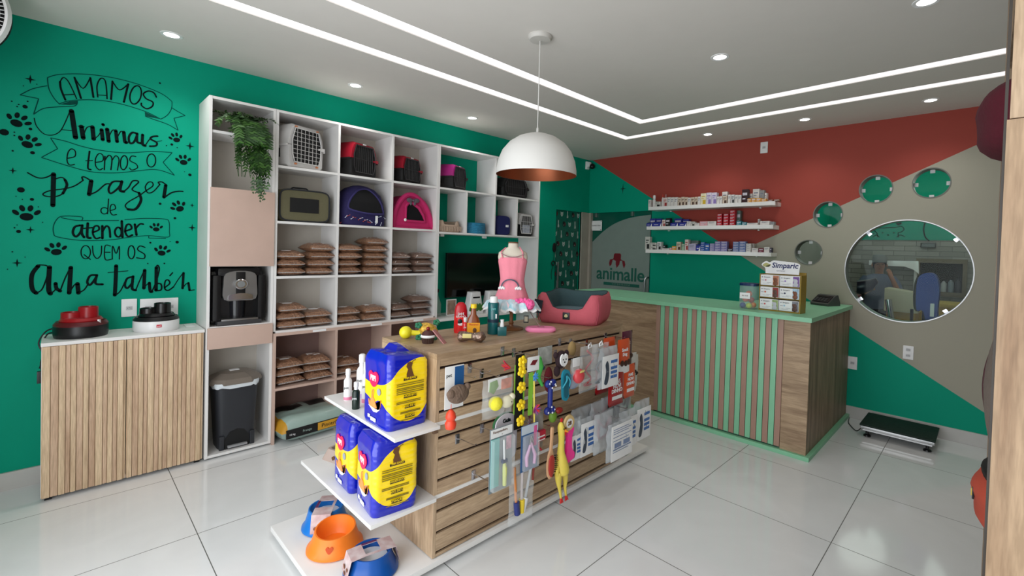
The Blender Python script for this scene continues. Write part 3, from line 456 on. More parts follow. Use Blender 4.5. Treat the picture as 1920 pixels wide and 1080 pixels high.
g = G(); g.box(.05, .054, -.07, .07, -.024, .024); g.obj('lens', mat('grey_lens', (90, 95, 96), .2), fl)
# yellow grooming counter
gc = thing('grooming_counter', 'yellow counter in the room behind the big round window', 'counter', (3.97, 2.35, 0))
g = G(); g.box(-.64, .66, -.28, .28, 0, .96, .01); g.obj('body', mat('mustard_laminate', (178, 140, 30), .4), gc)
g = G(); g.box(-.66, .67, -.3, .3, .96, 1.0, .008); g.obj('top', mat('mustard_top', (196, 166, 60), .35), gc)
# curved pale bath panel
bp_ = thing('bathtub', 'cream grooming tub with curved edge behind the reflected figure', 'tub', (3.40, 1.75, 0))
g = G(); g.prism([(-.12, .9), (.20, .9), (.20, 1.13), (-.12, 1.17)]+[], -.17, .17, 'y'); g.obj('rim', mat('cream_fibreglass', (208, 200, 170), .3), bp_)
g = G(); g.box(-.10, .18, -.15, .15, .0, .9, .02); g.obj('pedestal', mat('mustard_laminate', (178, 140, 30)), bp_)
# dryer: blue padded cover on a stand, white arm
dy = thing('pet_dryer', 'blue hooded pet dryer on a stand behind the big round window', 'dryer', (3.755, .42, 0), 0, scale=(.72, .9, 1))
g = G()
prof = [(-.09, 1.05), (-.10, 1.25), (-.08, 1.36), (0, 1.40), (.09, 1.38), (.13, 1.25), (.12, 1.05), (.13, .85), (.10, .62), (-.0, .62), (.02, .85), (-.02, 1.04)]
g.prism(smooth_path(prof, 3, True), -.09, .09, 'y'); g.obj('cover', mat('blue_nylon', (22, 62, 150), .55, bump=.3, bscale=20), dy)
g = G(); g.prism(smooth_path([(-.12, 1.06), (-.13, 1.25), (-.1, 1.36), (-.05, 1.36), (-.05, 1.06)], 3, True), -.07, .07, 'y'); g.obj('grille', M_blackm, dy)
g = G(); g.tube([(-.02, 0, .05), (-.02, 0, 1.05)], .02); g.tube([(-.14, -.05, .05), (-.14, -.05, 1.05)], .018); g.obj('pole', M_black, dy)
g = G(); g.lathe([(.14, 0), (.14, .03), (.03, .06)], c=(0, 0, 0)); g.obj('base', M_black, dy)
g = G(); g.box(.05, .09, -.1, -.092, 1.0, 1.12); g.obj('sticker', M_paper, dy)
dc = thing('air_duct', 'glossy white pipe arm on a post behind the big round window', 'pipe', (3.28, 3.2, 1.45))
g = G(); g.prism([(-.41, .04), (.17, .05), (.18, -.13), (.11, -.07), (.02, -.035), (-.41, -.03)], -.05, .05, 'y'); g.obj('arm', mat('gloss_white', (240, 240, 242), .1, coat=1), dc)
g = G(); g.tube([(.14, 0, -1.45), (.14, 0, -.0)], .02); g.obj('post', M_paper, dc)
pw_ = thing('hose_blower', 'black barrel blower with short snout left of the reflected figure', 'blower', (3.22, .5, 0), scale=(.68, .8, 1))
g = G(); g.tube([(-.05, -.02, 1.22), (.0, -.01, 1.22), (.13, .0, 1.25), (.2, 0, 1.3)], [.065, .075, .06, .03], 16); g.obj('barrel', mat('navy_plastic', (18, 24, 48), .3), pw_)
g = G(); g.tube([(.03, 0, 0), (.03, 0, 1.2)], .02); g.lathe([(.12, 0), (.12, .02), (.02, .04)], c=(.03, 0, 0)); g.obj('stand', M_black, pw_)

sa = thing('grooming_post', 'shiny steel tube arm left of the blue dryer behind the big window', 'pipe', (3.39, 1.0, 0))
g = G(); g.tube([(0, 0, 1.08), (.02, 0, .95), (.10, 0, .5), (.10, 0, 0)], .032, 16); g.obj('tube', M_chrome, sa)
rc = thing('red_trolley', 'dark red trolley at the left edge inside the big round window', 'trolley', (3.02, 1.05, 0))
g = G(); g.box(-.14, .10, -.12, .12, .05, 1.10, .02); g.obj('body', mat('crimson_plastic', (110, 16, 40), .4), rc)
g = G()
for a in (-.1, .06):
    for b in (-.09, .09): g.ball((a, b, .026), .026, 10, 8)
g.obj('wheels', M_black, rc)
# ================================================================ wall mural
mu = thing('wall_lettering', 'black hand-lettered verse with ribbons and paw prints on the teal wall', 'mural')
for nm, ss in MURAL['words'].items():
    g = G()
    for i, (w_, pts) in enumerate(ss): ribbon(g, [(a/1000, b/1000) for a, b in pts], w_/1000, 0, .0012+.00003*i)
    g.obj('word', M_ink, mu)['label'] = 'painted words ' + {'amamos': 'AMAMOS', 'animais': 'Animais', 'e_temos_o': 'e temos o', 'prazer': 'prazer', 'de': 'de', 'atender': 'atender', 'quem_os': 'QUEM OS', 'ama': 'Ama', 'tambem': 'também'}[nm]
g = G()
M_line = mat('thin_teal_ink', (0, 66, 58), .7, spec=.08)
for lo_, hi_ in ((0, 12), (12, 18), (18, 99)):
    g = G()
    for i, st in enumerate(MURAL['ribbons'][lo_:hi_]): ribbon(g, [(a/1000, b/1000) for a, b in st], .005, 0, .001+.00002*i, False)
    g.obj('ribbon_outline', M_line, mu)
g = G()
for st in MURAL['folds']: g._f([g.v((.0009, a/1000, b/1000)) for a, b in st])
g.obj('ribbon_fold', mat('hatched_teal', (4, 66, 58), .7, spec=.08), mu)
for y, z, s_, r in MURAL['paws']:
    g = G(); y, z, s_ = y/1000, z/1000, abs(s_)/1000
    def blob(cy, cz, ry, rz, rot):
        pts = []
        for k in range(14):
            a, b = ry*math.cos(k*PI/7), rz*math.sin(k*PI/7); c, s2 = math.cos(rot), math.sin(rot)
            p = (cy+a*c-b*s2, cz+a*s2+b*c); q = (p[0]*math.cos(r)-p[1]*math.sin(r), p[0]*math.sin(r)+p[1]*math.cos(r))
            pts.append(g.v((.0012, y+q[0]*s_, z+q[1]*s_)))
        g._f(pts)
    blob(0, -.35, .55, .45, 0); blob(-.85, .1, .22, .36, .7); blob(-.35, .62, .23, .38, .25); blob(.3, .66, .23, .38, -.2); blob(.85, .2, .22, .36, -.7)
    g.obj('paw_print', M_ink, mu)
g = G()
for y, z, r in MURAL['dots']:
    g._f([g.v((.0012, (y+r*math.cos(k*PI/5))/1000, (z+r*math.sin(k*PI/5))/1000)) for k in range(10)])
for y, z, r in MURAL['stars']:
    r = abs(r); g._f([g.v((.0012, (y+(r if k % 2 == 0 else r*.28)*(1 if k % 4 else 1)*math.cos(k*PI/4+PI/2))/1000, (z+(r*1.2 if k % 2 == 0 else r*.28)*math.sin(k*PI/4+PI/2))/1000)) for k in range(8)])
g.obj('speckles', M_ink, mu)
stt = thing('wall_star', 'small dark painted star on the teal corner above the glass door', 'mural', (.572, 0, 2.36), -PI/2)
g = G(); g._f([g.v((.0015, (.05 if k % 2 == 0 else .012)*math.cos(k*PI/4), (.075 if k % 2 == 0 else .012)*math.sin(k*PI/4))) for k in range(8)]); g.obj('star', mat('dark_green_ink', (0, 60, 48)), stt)

# ================================================================ switches and outlets
def outlet(label, loc, rz, w_, h_, rows, gname=None):
    t = thing('wall_outlet', label, 'outlet', loc, rz, gname)
    g = G(); g.box(0, .010, -w_/2, w_/2, -h_/2, h_/2, .004); g.obj('cover_plate', M_paper, t)
    g = G()
    for (a, b) in rows: g.box(.0095, .012, a-.016, a+.016, b-.012, b+.012, .002)
    g.obj('socket', mat('plate_grey', (190, 190, 192), .5), t)
    g = G()
    for (a, b) in rows:
        for d in (-.008, 0, .008): g.ball((.012, a+d, b+(.003 if d == 0 else 0)), .0022, 6, 4)
    g.obj('pin_holes', M_black, t)
    return t
outlet('single white wall plate between the two round feeders', (0, -4.899, 1.046), 0, .078, .118, [(0, -.002)])
outlet('double white wall plate behind the white round feeder', (0, -4.742, 1.04), 0, .205, .122, [(-.06, .0), (.06, .0)])
outlet('white outlet high on the terracotta wall near the ceiling', (2.379, 0, 2.678), -PI/2, .075, .12, [(0, 0)])
outlet('white outlet low on the beige wall under the big round window', (3.677, 0, .692), -PI/2, .075, .12, [(0, .026), (0, -.026)])
outlet('white outlet low on the teal wall beside the counter', (3.262, 0, .52), -PI/2, .075, .12, [(0, 0)])

# ================================================================ shelving along the teal wall
D0 = .3334; Tk = .018
t = thing('tall_cabinet', 'tall white cabinet column with pink door, drawer, coffee niche and bin niche', 'cabinet', (0, -4.325, 0))
y0, y1 = -4.533+4.325, -4.128+4.325
g = G(); g.box(.001, D0, y0, y0+Tk, .012, 2.494).box(.001, D0, y1-Tk, y1, .012, 2.494)
for z in (.012, .765, .902, 1.335, 1.86, 2.476): g.box(.001, D0-(.002), y0+Tk, y1-Tk, z, z+Tk)
g.obj('carcass', M_white, t, flat=True)
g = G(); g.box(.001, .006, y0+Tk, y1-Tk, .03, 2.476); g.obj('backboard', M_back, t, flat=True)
g = G(); g.box(.02, D0-.01, y0+Tk, y1-Tk, 2.25, 2.268); g.obj('plant_shelf', M_white, t, flat=True)
g = G(); g.box(D0+.001, D0+.019, y0+.012, y1-.004, 1.337, 1.876, .0015); g.obj('door', M_rose, t)
g = G(); g.box(D0+.001, D0+.019, y0+.006, y1-.004, .768, .912, .0015); g.obj('drawer', M_rose, t)
g = G()
for y in (y0+.03, y1-.03):
    for x in (.05, .29): g.lathe([(.018, 0), (.018, .012)], c=(x, y, 0), n=12)
g.obj('feet', M_black, t)

YS = [-4.1265, -3.6666, -3.198, -2.7286]; ZS = [2.476, 2.069, 1.655, 1.241]
t = thing('shelf_unit', 'white open shelf unit, three columns of cubbies with carriers and kibble', 'shelf', (0, -3.43, 0)); oy = 3.43
g = G()
for i, y in enumerate(YS):
    a, b = (y, y+Tk) if i == 0 else ((y-Tk, y) if i == 3 else (y-Tk/2, y+Tk/2)); g.box(.001, D0, a+oy, b+oy, .845, 2.494)
for z in ZS+[.832]: g.box(.001, D0-.001, YS[0]+Tk+oy, YS[3]-Tk+oy, z, z+Tk)
g.obj('carcass', M_white, t, flat=True)
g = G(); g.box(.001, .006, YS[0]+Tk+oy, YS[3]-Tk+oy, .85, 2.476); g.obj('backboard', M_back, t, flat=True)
t = thing('lower_shelf_unit', 'rose-coloured lower shelf unit standing under the white cubbies', 'shelf', (0, -3.43, 0)); D1 = .352
g = G()
for i, y in enumerate(YS):
    a, b = (y, y+Tk) if i == 0 else ((y-Tk, y) if i == 3 else (y-Tk/2, y+Tk/2)); g.box(.001, D1, a+oy, b+oy, 0, .812)
g.box(.001, D1, YS[0]+oy, YS[3]+oy, .812, .832).box(.001, D1-.001, YS[0]+Tk+oy, YS[3]-Tk+oy, .400, .418)
g.obj('carcass', M_rose, t, flat=True)
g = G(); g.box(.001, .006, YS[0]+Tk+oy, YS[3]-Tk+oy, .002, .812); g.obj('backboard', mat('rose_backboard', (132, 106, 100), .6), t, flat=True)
for k, y in enumerate((-3.80, -3.33, -2.92)):
    pt = thing('price_tag', 'white price strip on the pink shelf edge under the %s kibble cubby' % ('second-column', 'third-column', 'fourth-column')[k], 'price tag', (D1, y, .822), 0, 'price strips on the pink shelf edge')
    g = G(); g.box(0, .002, -.05, .05, -.006, .011); g.obj('strip', M_paper, pt)

t = thing('media_shelf_unit', 'white open shelf unit above and around the television and desk board', 'shelf', (0, -2.03, 0)); oy = 2.03
g = G(); U0, U1 = -2.727, -1.344
g.box(.001, D0, U0+oy, U0+Tk+oy, 0, 2.494).box(.001, D0, U1-Tk+oy, U1+oy, 0, 2.494).box(.001, D0, U0+Tk+oy, U1-Tk+oy, 2.476, 2.494)
for z in (2.069, 1.64): g.box(.001, D0-.001, U0+Tk+oy, U1-Tk+oy, z, z+Tk)
g.box(.001, D0-.002, -2.018+oy, -2.0+oy, 2.087, 2.476)
for y in (-2.389, -2.018, -1.695): g.box(.001, D0-.002, y-Tk/2+oy, y+Tk/2+oy, 1.658, 2.069)
g.obj('carcass', M_white, t, flat=True)
g = G(); g.box(.001, D0+.03, U0+Tk+oy, U1-Tk+oy, .79, .812); g.obj('desk_board', M_white, t, flat=True)
g = G()
for y in (-2.6, -2.06): g.box(.2, .23, y-.02+oy, y+.02+oy, 1.615, 1.64)
g.obj('bracket', M_paper, t)

# ---- low fluted cabinet
t = thing('fluted_cabinet', 'low cabinet with fluted pale oak doors and white top at far left', 'cabinet', (0, -4.915, 0)); oy = 4.915
g = G(); g.box(.001, .318, -5.29+oy, -5.272+oy, .02, .905).box(.001, .318, -4.56+oy, -4.542+oy, .02, .905).box(.001, .318, -5.272+oy, -4.56+oy, .02, .04)
g.m(0).box(.001, .333, -5.292+oy, -4.54+oy, .888, .908); g.obj('carcass', M_white, t, flat=True)
PALE2 = wood('pale_fluted_oak_rosy', 'z', (208, 178, 150), (188, 156, 128), rough=.6, freq=1.6)
rng = random.Random(5)
for (a, b) in ((-5.288, -4.935), (-4.931, -4.545)):
    g = G(); g.box(.318, .326, a+oy, b+oy, .022, .886); y = a+.004; k = 0
    while y < b-.02:
        w_ = rng.choice((.028, .024, .032, .02)); w_ = min(w_, b-y); g.m(k % 2); k += 1; g.box(.324, .333+.004*(k % 2), y+oy, y+w_-.003+oy, .022, .886, .002); y += w_
    g.obj('door', [PALE, PALE2], t)
g = G()
for y in (-5.26, -4.57): g.box(.28, .31, y-.015+oy, y+.015+oy, 0, .02)
g.obj('feet', M_black, t)

# ---- round feeders on the low cabinet
def feeder(label, loc, base_m, rim_m, cup_m, r, extra):
    t = thing('water_fountain', label, 'pet fountain', loc)
    g = G(); g.lathe([(.001, 0), (r*.96, 0), (r, .02), (r, .065), (r*.95, .08), (r*.3, .082)], n=40); g.obj('base', base_m, t)
    g = G(); g.lathe([(r*.98, .068), (r*1.0, .078), (r*.9, .095), (r*.8, .09), (r*.3, .088)], n=40); g.obj('rim', rim_m, t)
    g = G(); g.lathe([(.001, .08), (r*.78, .085), (r*.8, .10), (r*.72, .115), (.001, .115)], n=36)
    g.lathe([(.001, .1), (r*.40, .1), (r*.39, .148), (r*.34, .150), (r*.31, .13), (.001, .128)], c=(.0, -r*.34, 0), n=28)
    g.lathe([(.001, .1), (r*.38, .1), (r*.37, .178), (r*.32, .180), (r*.29, .15), (.001, .15)], c=(.01, r*.24, 0), n=28)
    g.box(-.02, .05, -r*.6, r*.5, .1, .118, .006); g.obj('cups', cup_m, t)
    extra(t, r); return t
M_red = mat('deep_red_plastic', (150, 18, 26), .3)
def ex1(t, r):
    g = G(); g.box(r*.6, r*.7, r*.55, r*.68, .08, .105, .004); g.obj('clip', M_chrome, t)
    g = G(); g.tube(smooth_path([(-.02, -r, .03), (-.03, -r-.02, .02), (-.02, -r-.035, -.02), (0, -r-.03, -.08), (-.01, -r-.045, -.14), (0, -r-.04, -.2)]), .004, 6)
    g.tube(smooth_path([(-.05, -r, .05), (-.06, -r-.03, .03), (-.04, -r-.055, -.03), (-.02, -r-.035, -.10), (-.04, -r-.05, -.18)]), .004, 6); g.box(-.02, .01, -r-.06, -r-.035, -.26, -.19, .004); g.obj('power_cord', M_black, t)
feeder('round black base with stacked red cups and a cord, on the fluted cabinet', (.165, -5.128, .908), M_black, mat('dark_red_rim', (84, 14, 20), .35), M_red, .122, ex1)
def ex2(t, r):
    g = G(); g.box(r*.995, r*1.01, -.013, .013, .032, .05, .002); g.obj('badge', mat('badge_red', (200, 40, 60)), t)
    text('pet', .014, M_paper, t, (r*1.013, 0, .041))
feeder('round white base with stacked black cups, on the fluted cabinet', (.17, -4.775, .908), mat('gloss_white_plastic', (226, 226, 226), .25), M_black, mat('gloss_black_plastic', (12, 12, 14), .25), .12, ex2)
pp = thing('paper_sheet', 'folded white paper on the fluted cabinet beside the tall cabinet', 'paper', (.09, -4.585, .909)); g = G(); g.box(-.05, .07, -.03, .02, 0, .003, .001); g.obj('sheet', M_paper, pp)

# ---- coffee machine
t = thing('coffee_machine', 'black and silver coffee machine in the niche of the tall cabinet', 'coffee machine', (.19, -4.335, .921), scale=(1.05, 1.12, 1.04))
g = G(); g.box(-.16, .06, -.145, .145, .0, .365, .03).box(-.05, .125, -.145, -.098, .03, .34, .02).box(-.05, .125, .098, .145, .03, .34, .02).box(-.12, .12, -.12, .12, .33, .385, .025); g.obj('body', M_black, t)
g = G(); g.prism(smooth_path([(-.086, .175), (-.090, .28), (-.078, .35), (0, .368), (.078, .35), (.090, .28), (.086, .175), (0, .166)], 3, True), .05, .132); g.obj('front_panel', mat('silver_plastic', (150, 150, 150), .3, .8), t)
g = G(); g.box(.13, .137, -.026, .026, .21, .36, .004); g.obj('display', M_black, t)
g = G(); g.at(Matrix.Translation((.136, 0, .278)) @ Matrix.Rotation(PI/2, 4, 'Y')); g.lathe([(.001, 0), (.036, 0), (.036, .012), (.03, .018), (.001, .018)]); g.obj('dial', M_chrome, t)
g = G(); g.at(Matrix.Translation((.154, 0, .278)) @ Matrix.Rotation(PI/2, 4, 'Y')); g.lathe([(.001, 0), (.022, 0), (.02, .004), (.001, .004)]); g.obj('dial_cap', mat('dial_grey', (120, 122, 122), .4), t)
g = G(); g.prism(smooth_path([(-.066, .18), (-.058, .205), (0, .216), (.058, .205), (.066, .18)], 4)+[(.066, .174), (-.066, .174)], .128, .142); g.obj('spout_hood', M_chrome, t)
g = G(); g.box(.02, .135, -.12, .12, .0, .03, .006).box(-.1, .02, -.13, .13, 0, .02); g.obj('base', mat('dark_grey_plastic', (60, 60, 62), .4), t)
g = G(); g.box(.04, .137, -.10, .10, .03, .042, .002); g.obj('drip_tray', M_steel, t)
g = G(); g.lathe([(.045, .03), (.05, .17)], c=(.04, 0, 0)); g.obj('brew_column', mat('smoked_plastic', (30, 30, 34), .15), t)

# ---- pedal bin
t = thing('pedal_bin', 'black pedal bin with taupe lid and white liner in the bottom niche', 'bin', (.18, -4.333, .03))
g = G(); R = []
for z, w_, d in ((0, .20, .22), (.05, .215, .225), (.46, .25, .27)): R.append([(x, y, z) for x, y in superrect(w_, d, 28, 6)])
g.loft(R); g.obj('bucket', mat('charcoal_plastic', (40, 42, 47), .45), t)
g = G(); g.prism([(-.075, .0), (-.075, .07), (-.045, .12), (0, .135), (.045, .12), (.075, .07), (.075, 0)], .098, .112); g.obj('pedal_recess', M_blackm, t)
g = G(); g.box(.10, .135, -.06, .06, .012, .026, .005); g.obj('pedal', mat('pedal_grey', (150, 150, 152), .4), t)
g = G(); g.box(.095, .118, -.108, -.078, 0, .10, .006).box(.095, .118, .078, .108, 0, .10, .006); g.obj('front_foot', mat('charcoal_plastic', (0, 0, 0)), t)
g = G(); R = []; rng = random.Random(2)
base = superrect(.262, .282, 40, 5)
R.append([(x, y, .476) for x, y in base]); R.append([(x*1.02, y*1.02, .462-.012*rng.random()-(.03 if (x > 0 and abs(y) < .04) else 0)) for x, y in base]); R.append([(x*.99, y*.99, .448-.016*rng.random()-(.035 if (x > 0 and abs(y) < .04) else 0)) for x, y in base])
g.loft(R, True, False, False); g.obj('liner', mat('white_plastic_liner', (214, 220, 224), .35, bump=.4), t)
g = G(); R = []
for z, k in ((.462, 1.08), (.475, 1.10), (.50, 1.02), (.53, .62), (.538, .3)): R.append([(x, y, z) for x, y in superrect(.27*k, .315*k, 8, 2.6)])
g.loft(R); g.obj('lid', mat('taupe_plastic', (120, 110, 100), .3), t, smooth=.3)
g = G(); g.box(-.02, .02, -.03, .03, .536, .542, .002).box(.06, .068, -.02, .03, .52, .523, .001); g.obj('lid_mark', M_paper, t)

# ---- hanging fern
t = thing('hanging_fern', 'green fern trailing down from the top niche of the tall cabinet', 'plant', (.24, -4.325, 2.268))
g = G(); g.lathe([(.001, 0), (.05, 0), (.07, .1), (.062, .1), (.045, .02)], n=24); g.obj('pot', mat('grey_pot', (90, 88, 84), .6), t)
g = G(); rng = random.Random(11)
def frond(base, dir_, length, droop, wmax):
    pts = []; p = Vector(base); d = Vector(dir_).normalized(); n = int(length/.02)
    for i in range(n):
        pts.append(p.copy()); d = (d+Vector((0, 0, -droop*(.3+i/n)))).normalized(); p = p+d*.02
    for i, p in enumerate(pts[:-1]):
        d = (pts[i+1]-p).normalized(); side = d.cross(Vector((math.cos(i*.3), .3, .2))).normalized() if abs(d.z) > .85 else d.cross(Vector((0, 0, 1))).normalized()
        q = i/n; ww = wmax*math.sin(PI*min(1, .15+q*.85))**.7
        g.m(0 if rng.random() < .6 else 1)
        for s2 in (-1, 1):
            o = side*s2*ww*(.8+.4*rng.random())+d*ww*.7+Vector((rng.uniform(-.006, .006),)*3)
            m_ = d*.0065
            g._f([g.v(p-m_), g.v(p+o*.5-m_*.9), g.v(p+o), g.v(p+o*.55+m_*1.1), g.v(p+m_)])
for k in range(46):
    a = rng.uniform(-PI*.5, PI*.5)+.0; ll = rng.uniform(.20, .34)
    frond((0+rng.uniform(-.03, .05), rng.uniform(-.09, .09), .10), (math.cos(a)*.9, math.sin(a)*.8, rng.uniform(.1, .9)), ll*.8, rng.uniform(.2, .34), rng.uniform(.024, .036))
for k in range(40):
    y = rng.gauss(.045, .028) if k < 26 else rng.gauss(-.055, .022); L_ = rng.uniform(.42, .74) if k < 26 else rng.uniform(.36, .54)
    frond((.06+rng.uniform(0, .03), y, .10-rng.random()*.03), (.5, (y-.0)*.6+rng.uniform(-.08, .08), .1), L_, .32, rng.uniform(.026, .04))
g.obj('foliage', [mat('fern_green', (34, 66, 24), .5, var=.2), mat('light_fern_green', (58, 96, 36), .5, var=.2)], t)
g = G()
for k in range(10): g.tube(smooth_path([(.0, 0, .08), (.06, rng.uniform(-.06, .06), .12), (.09, rng.uniform(-.06, .06), -.05), (.10, rng.uniform(-.06, .08), -.3)]), .0016, 5)
g.obj('stems', mat('stem_green', (50, 80, 34), .6), t)
# ================================================================ kibble bags
KIB = mat('brown_kibble', (116, 80, 60), .28, var=.3, scale=90, bump=.8, bscale=110, coat=.35, rgb2=(168, 126, 98))
KIBD = mat('dark_kibble', (112, 86, 74), .28, var=.3, scale=90, bump=.8, bscale=110, coat=.35, rgb2=(136, 108, 94))
proto = {}
def kibble(seed, dark):
    key = (seed % 4, dark)
    if key not in proto:
        g = G(); pillow(g, .225, .205, .072, 16, seed=key[0]*3.1+dark); b = g.obj('pouch', KIBD if dark else KIB)
        g = G()
        for s_ in (-1, 1):
            g.prism([(-.095, .024), (.095, .024), (.09, .030), (-.09, .030)], s_*.108, s_*.121)
        c = g.obj('sealed_edge', M_clear)
        g = G(); g.box(-.05, .03, -.045, .045, .069, .0715, .0008); d = g.obj('label_sticker', M_paper)
        proto[key] = (b, c, d)
    return proto[key]
used = set()
ORD = ['bottom', 'second from bottom', 'third from bottom', 'fourth from bottom', 'top']
def stack(y, z, n, where, side, dark=0, x=.215, group='clear pouches of brown kibble'):
    for i in range(n):
        pos = 'top' if i == n-1 and n > 1 else ORD[i]
        t = thing('kibble_pouch', '%s kibble pouch, %s of %s stack, %s' % ('dark' if dark else 'brown', pos, side, where), 'food pouch',
                  (x+random.uniform(-.012, .012), y+random.uniform(-.006, .006), z+i*.0615), random.uniform(-.1, .1), group)
        pr = kibble(int(y*100)+i, dark)
        for k, src in enumerate(pr):
            if k == 2 and i != n-1: continue
            if src.name not in used and src.parent is None and k < 2: c = src; used.add(src.name)
            else: c = src.copy(); COL.objects.link(c)
            c.parent = t
Z3, Z4, Z5 = 1.259, .850, .418
stack(-4.0, Z3, 3, 'upper row next to coffee machine', 'left'); stack(-3.783, Z3, 4, 'upper row next to coffee machine', 'right')
stack(-3.555, Z3, 4, 'upper row, middle cubby', 'left'); stack(-3.325, Z3, 5, 'upper row, middle cubby', 'right')
stack(-3.09, Z3, 3, 'upper row beside television', 'left', 1); stack(-2.86, Z3, 3, 'upper row beside television', 'right', 1)
stack(-4.0, Z4, 3, 'lower white row next to coffee machine', 'left'); stack(-3.79, Z4, 2, 'lower white row next to coffee machine', 'right')
stack(-3.555, Z4, 2, 'lower white row, middle cubby', 'left'); stack(-3.335, Z4, 2, 'lower white row, middle cubby', 'right')
stack(-3.09, Z4, 2, 'lower white row beside television', 'left', 1); stack(-2.865, Z4, 3, 'lower white row beside television', 'right', 1)
stack(-4.0, Z5, 3, 'pink shelf next to the bin', 'left'); stack(-3.79, Z5, 3, 'pink shelf next to the bin', 'right')
stack(-3.545, Z5, 2, 'pink shelf behind the small white bottles', 'left')
for pr in proto.values():
    for o in pr:
        if o.parent is None: bpy.data.objects.remove(o)

# ================================================================ big feed bag on the floor
t = thing('feed_sack', 'large grey-green pet food sack lying in the bottom cubby', 'food bag', (.215, -3.83, .003), PI/2+.10)
g = G(); n = 26; W_, D_, H_ = .56, .42, .19
top, bot = [], []
for i in range(n+1):
    a, b = [], []
    for j in range(n+1):
        u, v = -1+2*i/n, -1+2*j/n; k = (max(0, 1-abs(u)**5)*max(0, 1-abs(v)**6))**.5
        x, y = u*W_/2, v*D_/2
        nz = .018*noise.noise(Vector((u*2.5, v*3, 1)))*k
        a.append(g.v((x, y, H_*(.5+.5*k)+nz))); b.append(g.v((x, y, H_*(.5-.5*k))))
    top.append(a); bot.append(b)
for i in range(n):
    for j in range(n):
        u, v = -1+2*(i+.5)/n, -1+2*(j+.5)/n
        g.mi = 1 if (v > .1 and u > .05) or (-.75 < u < -.1 and .15 < v < .7) else (2 if u < -.86 else 0)
        g._f((top[i][j], top[i+1][j], top[i+1][j+1], top[i][j+1])); g.mi = 0; g._f((bot[i][j], bot[i][j+1], bot[i+1][j+1], bot[i+1][j]))
M_sack = mat('grey_green_sack', (150, 172, 164), .4, coat=.3)
g.obj('sack', [M_sack, mat('sack_black', (22, 24, 24), .35), mat('sack_gold', (190, 140, 40), .4)], t)
# brand band along the sack's front edge (side that faces the shop)
g = G(); g.box(-.25, .27, -.217, -.205, .05, .115, .002); g.obj('band', M_blackm, t)
g = G(); g.box(-.02, .19, -.2195, -.216, .054, .112, .001); g.obj('name_label', mat('sack_label_gold', (205, 150, 40), .4), t)
text('Pinotrillo', .042, M_blackm, t, (.085, -.2205, .083), rot=(PI/2, 0, 0)); text('Frango', .025, M_sack, t, (-.10, -.2182, .083), rot=(PI/2, 0, 0)); text('10 kg', .02, M_paper, t, (-.21, -.2182, .078), rot=(PI/2, 0, 0))

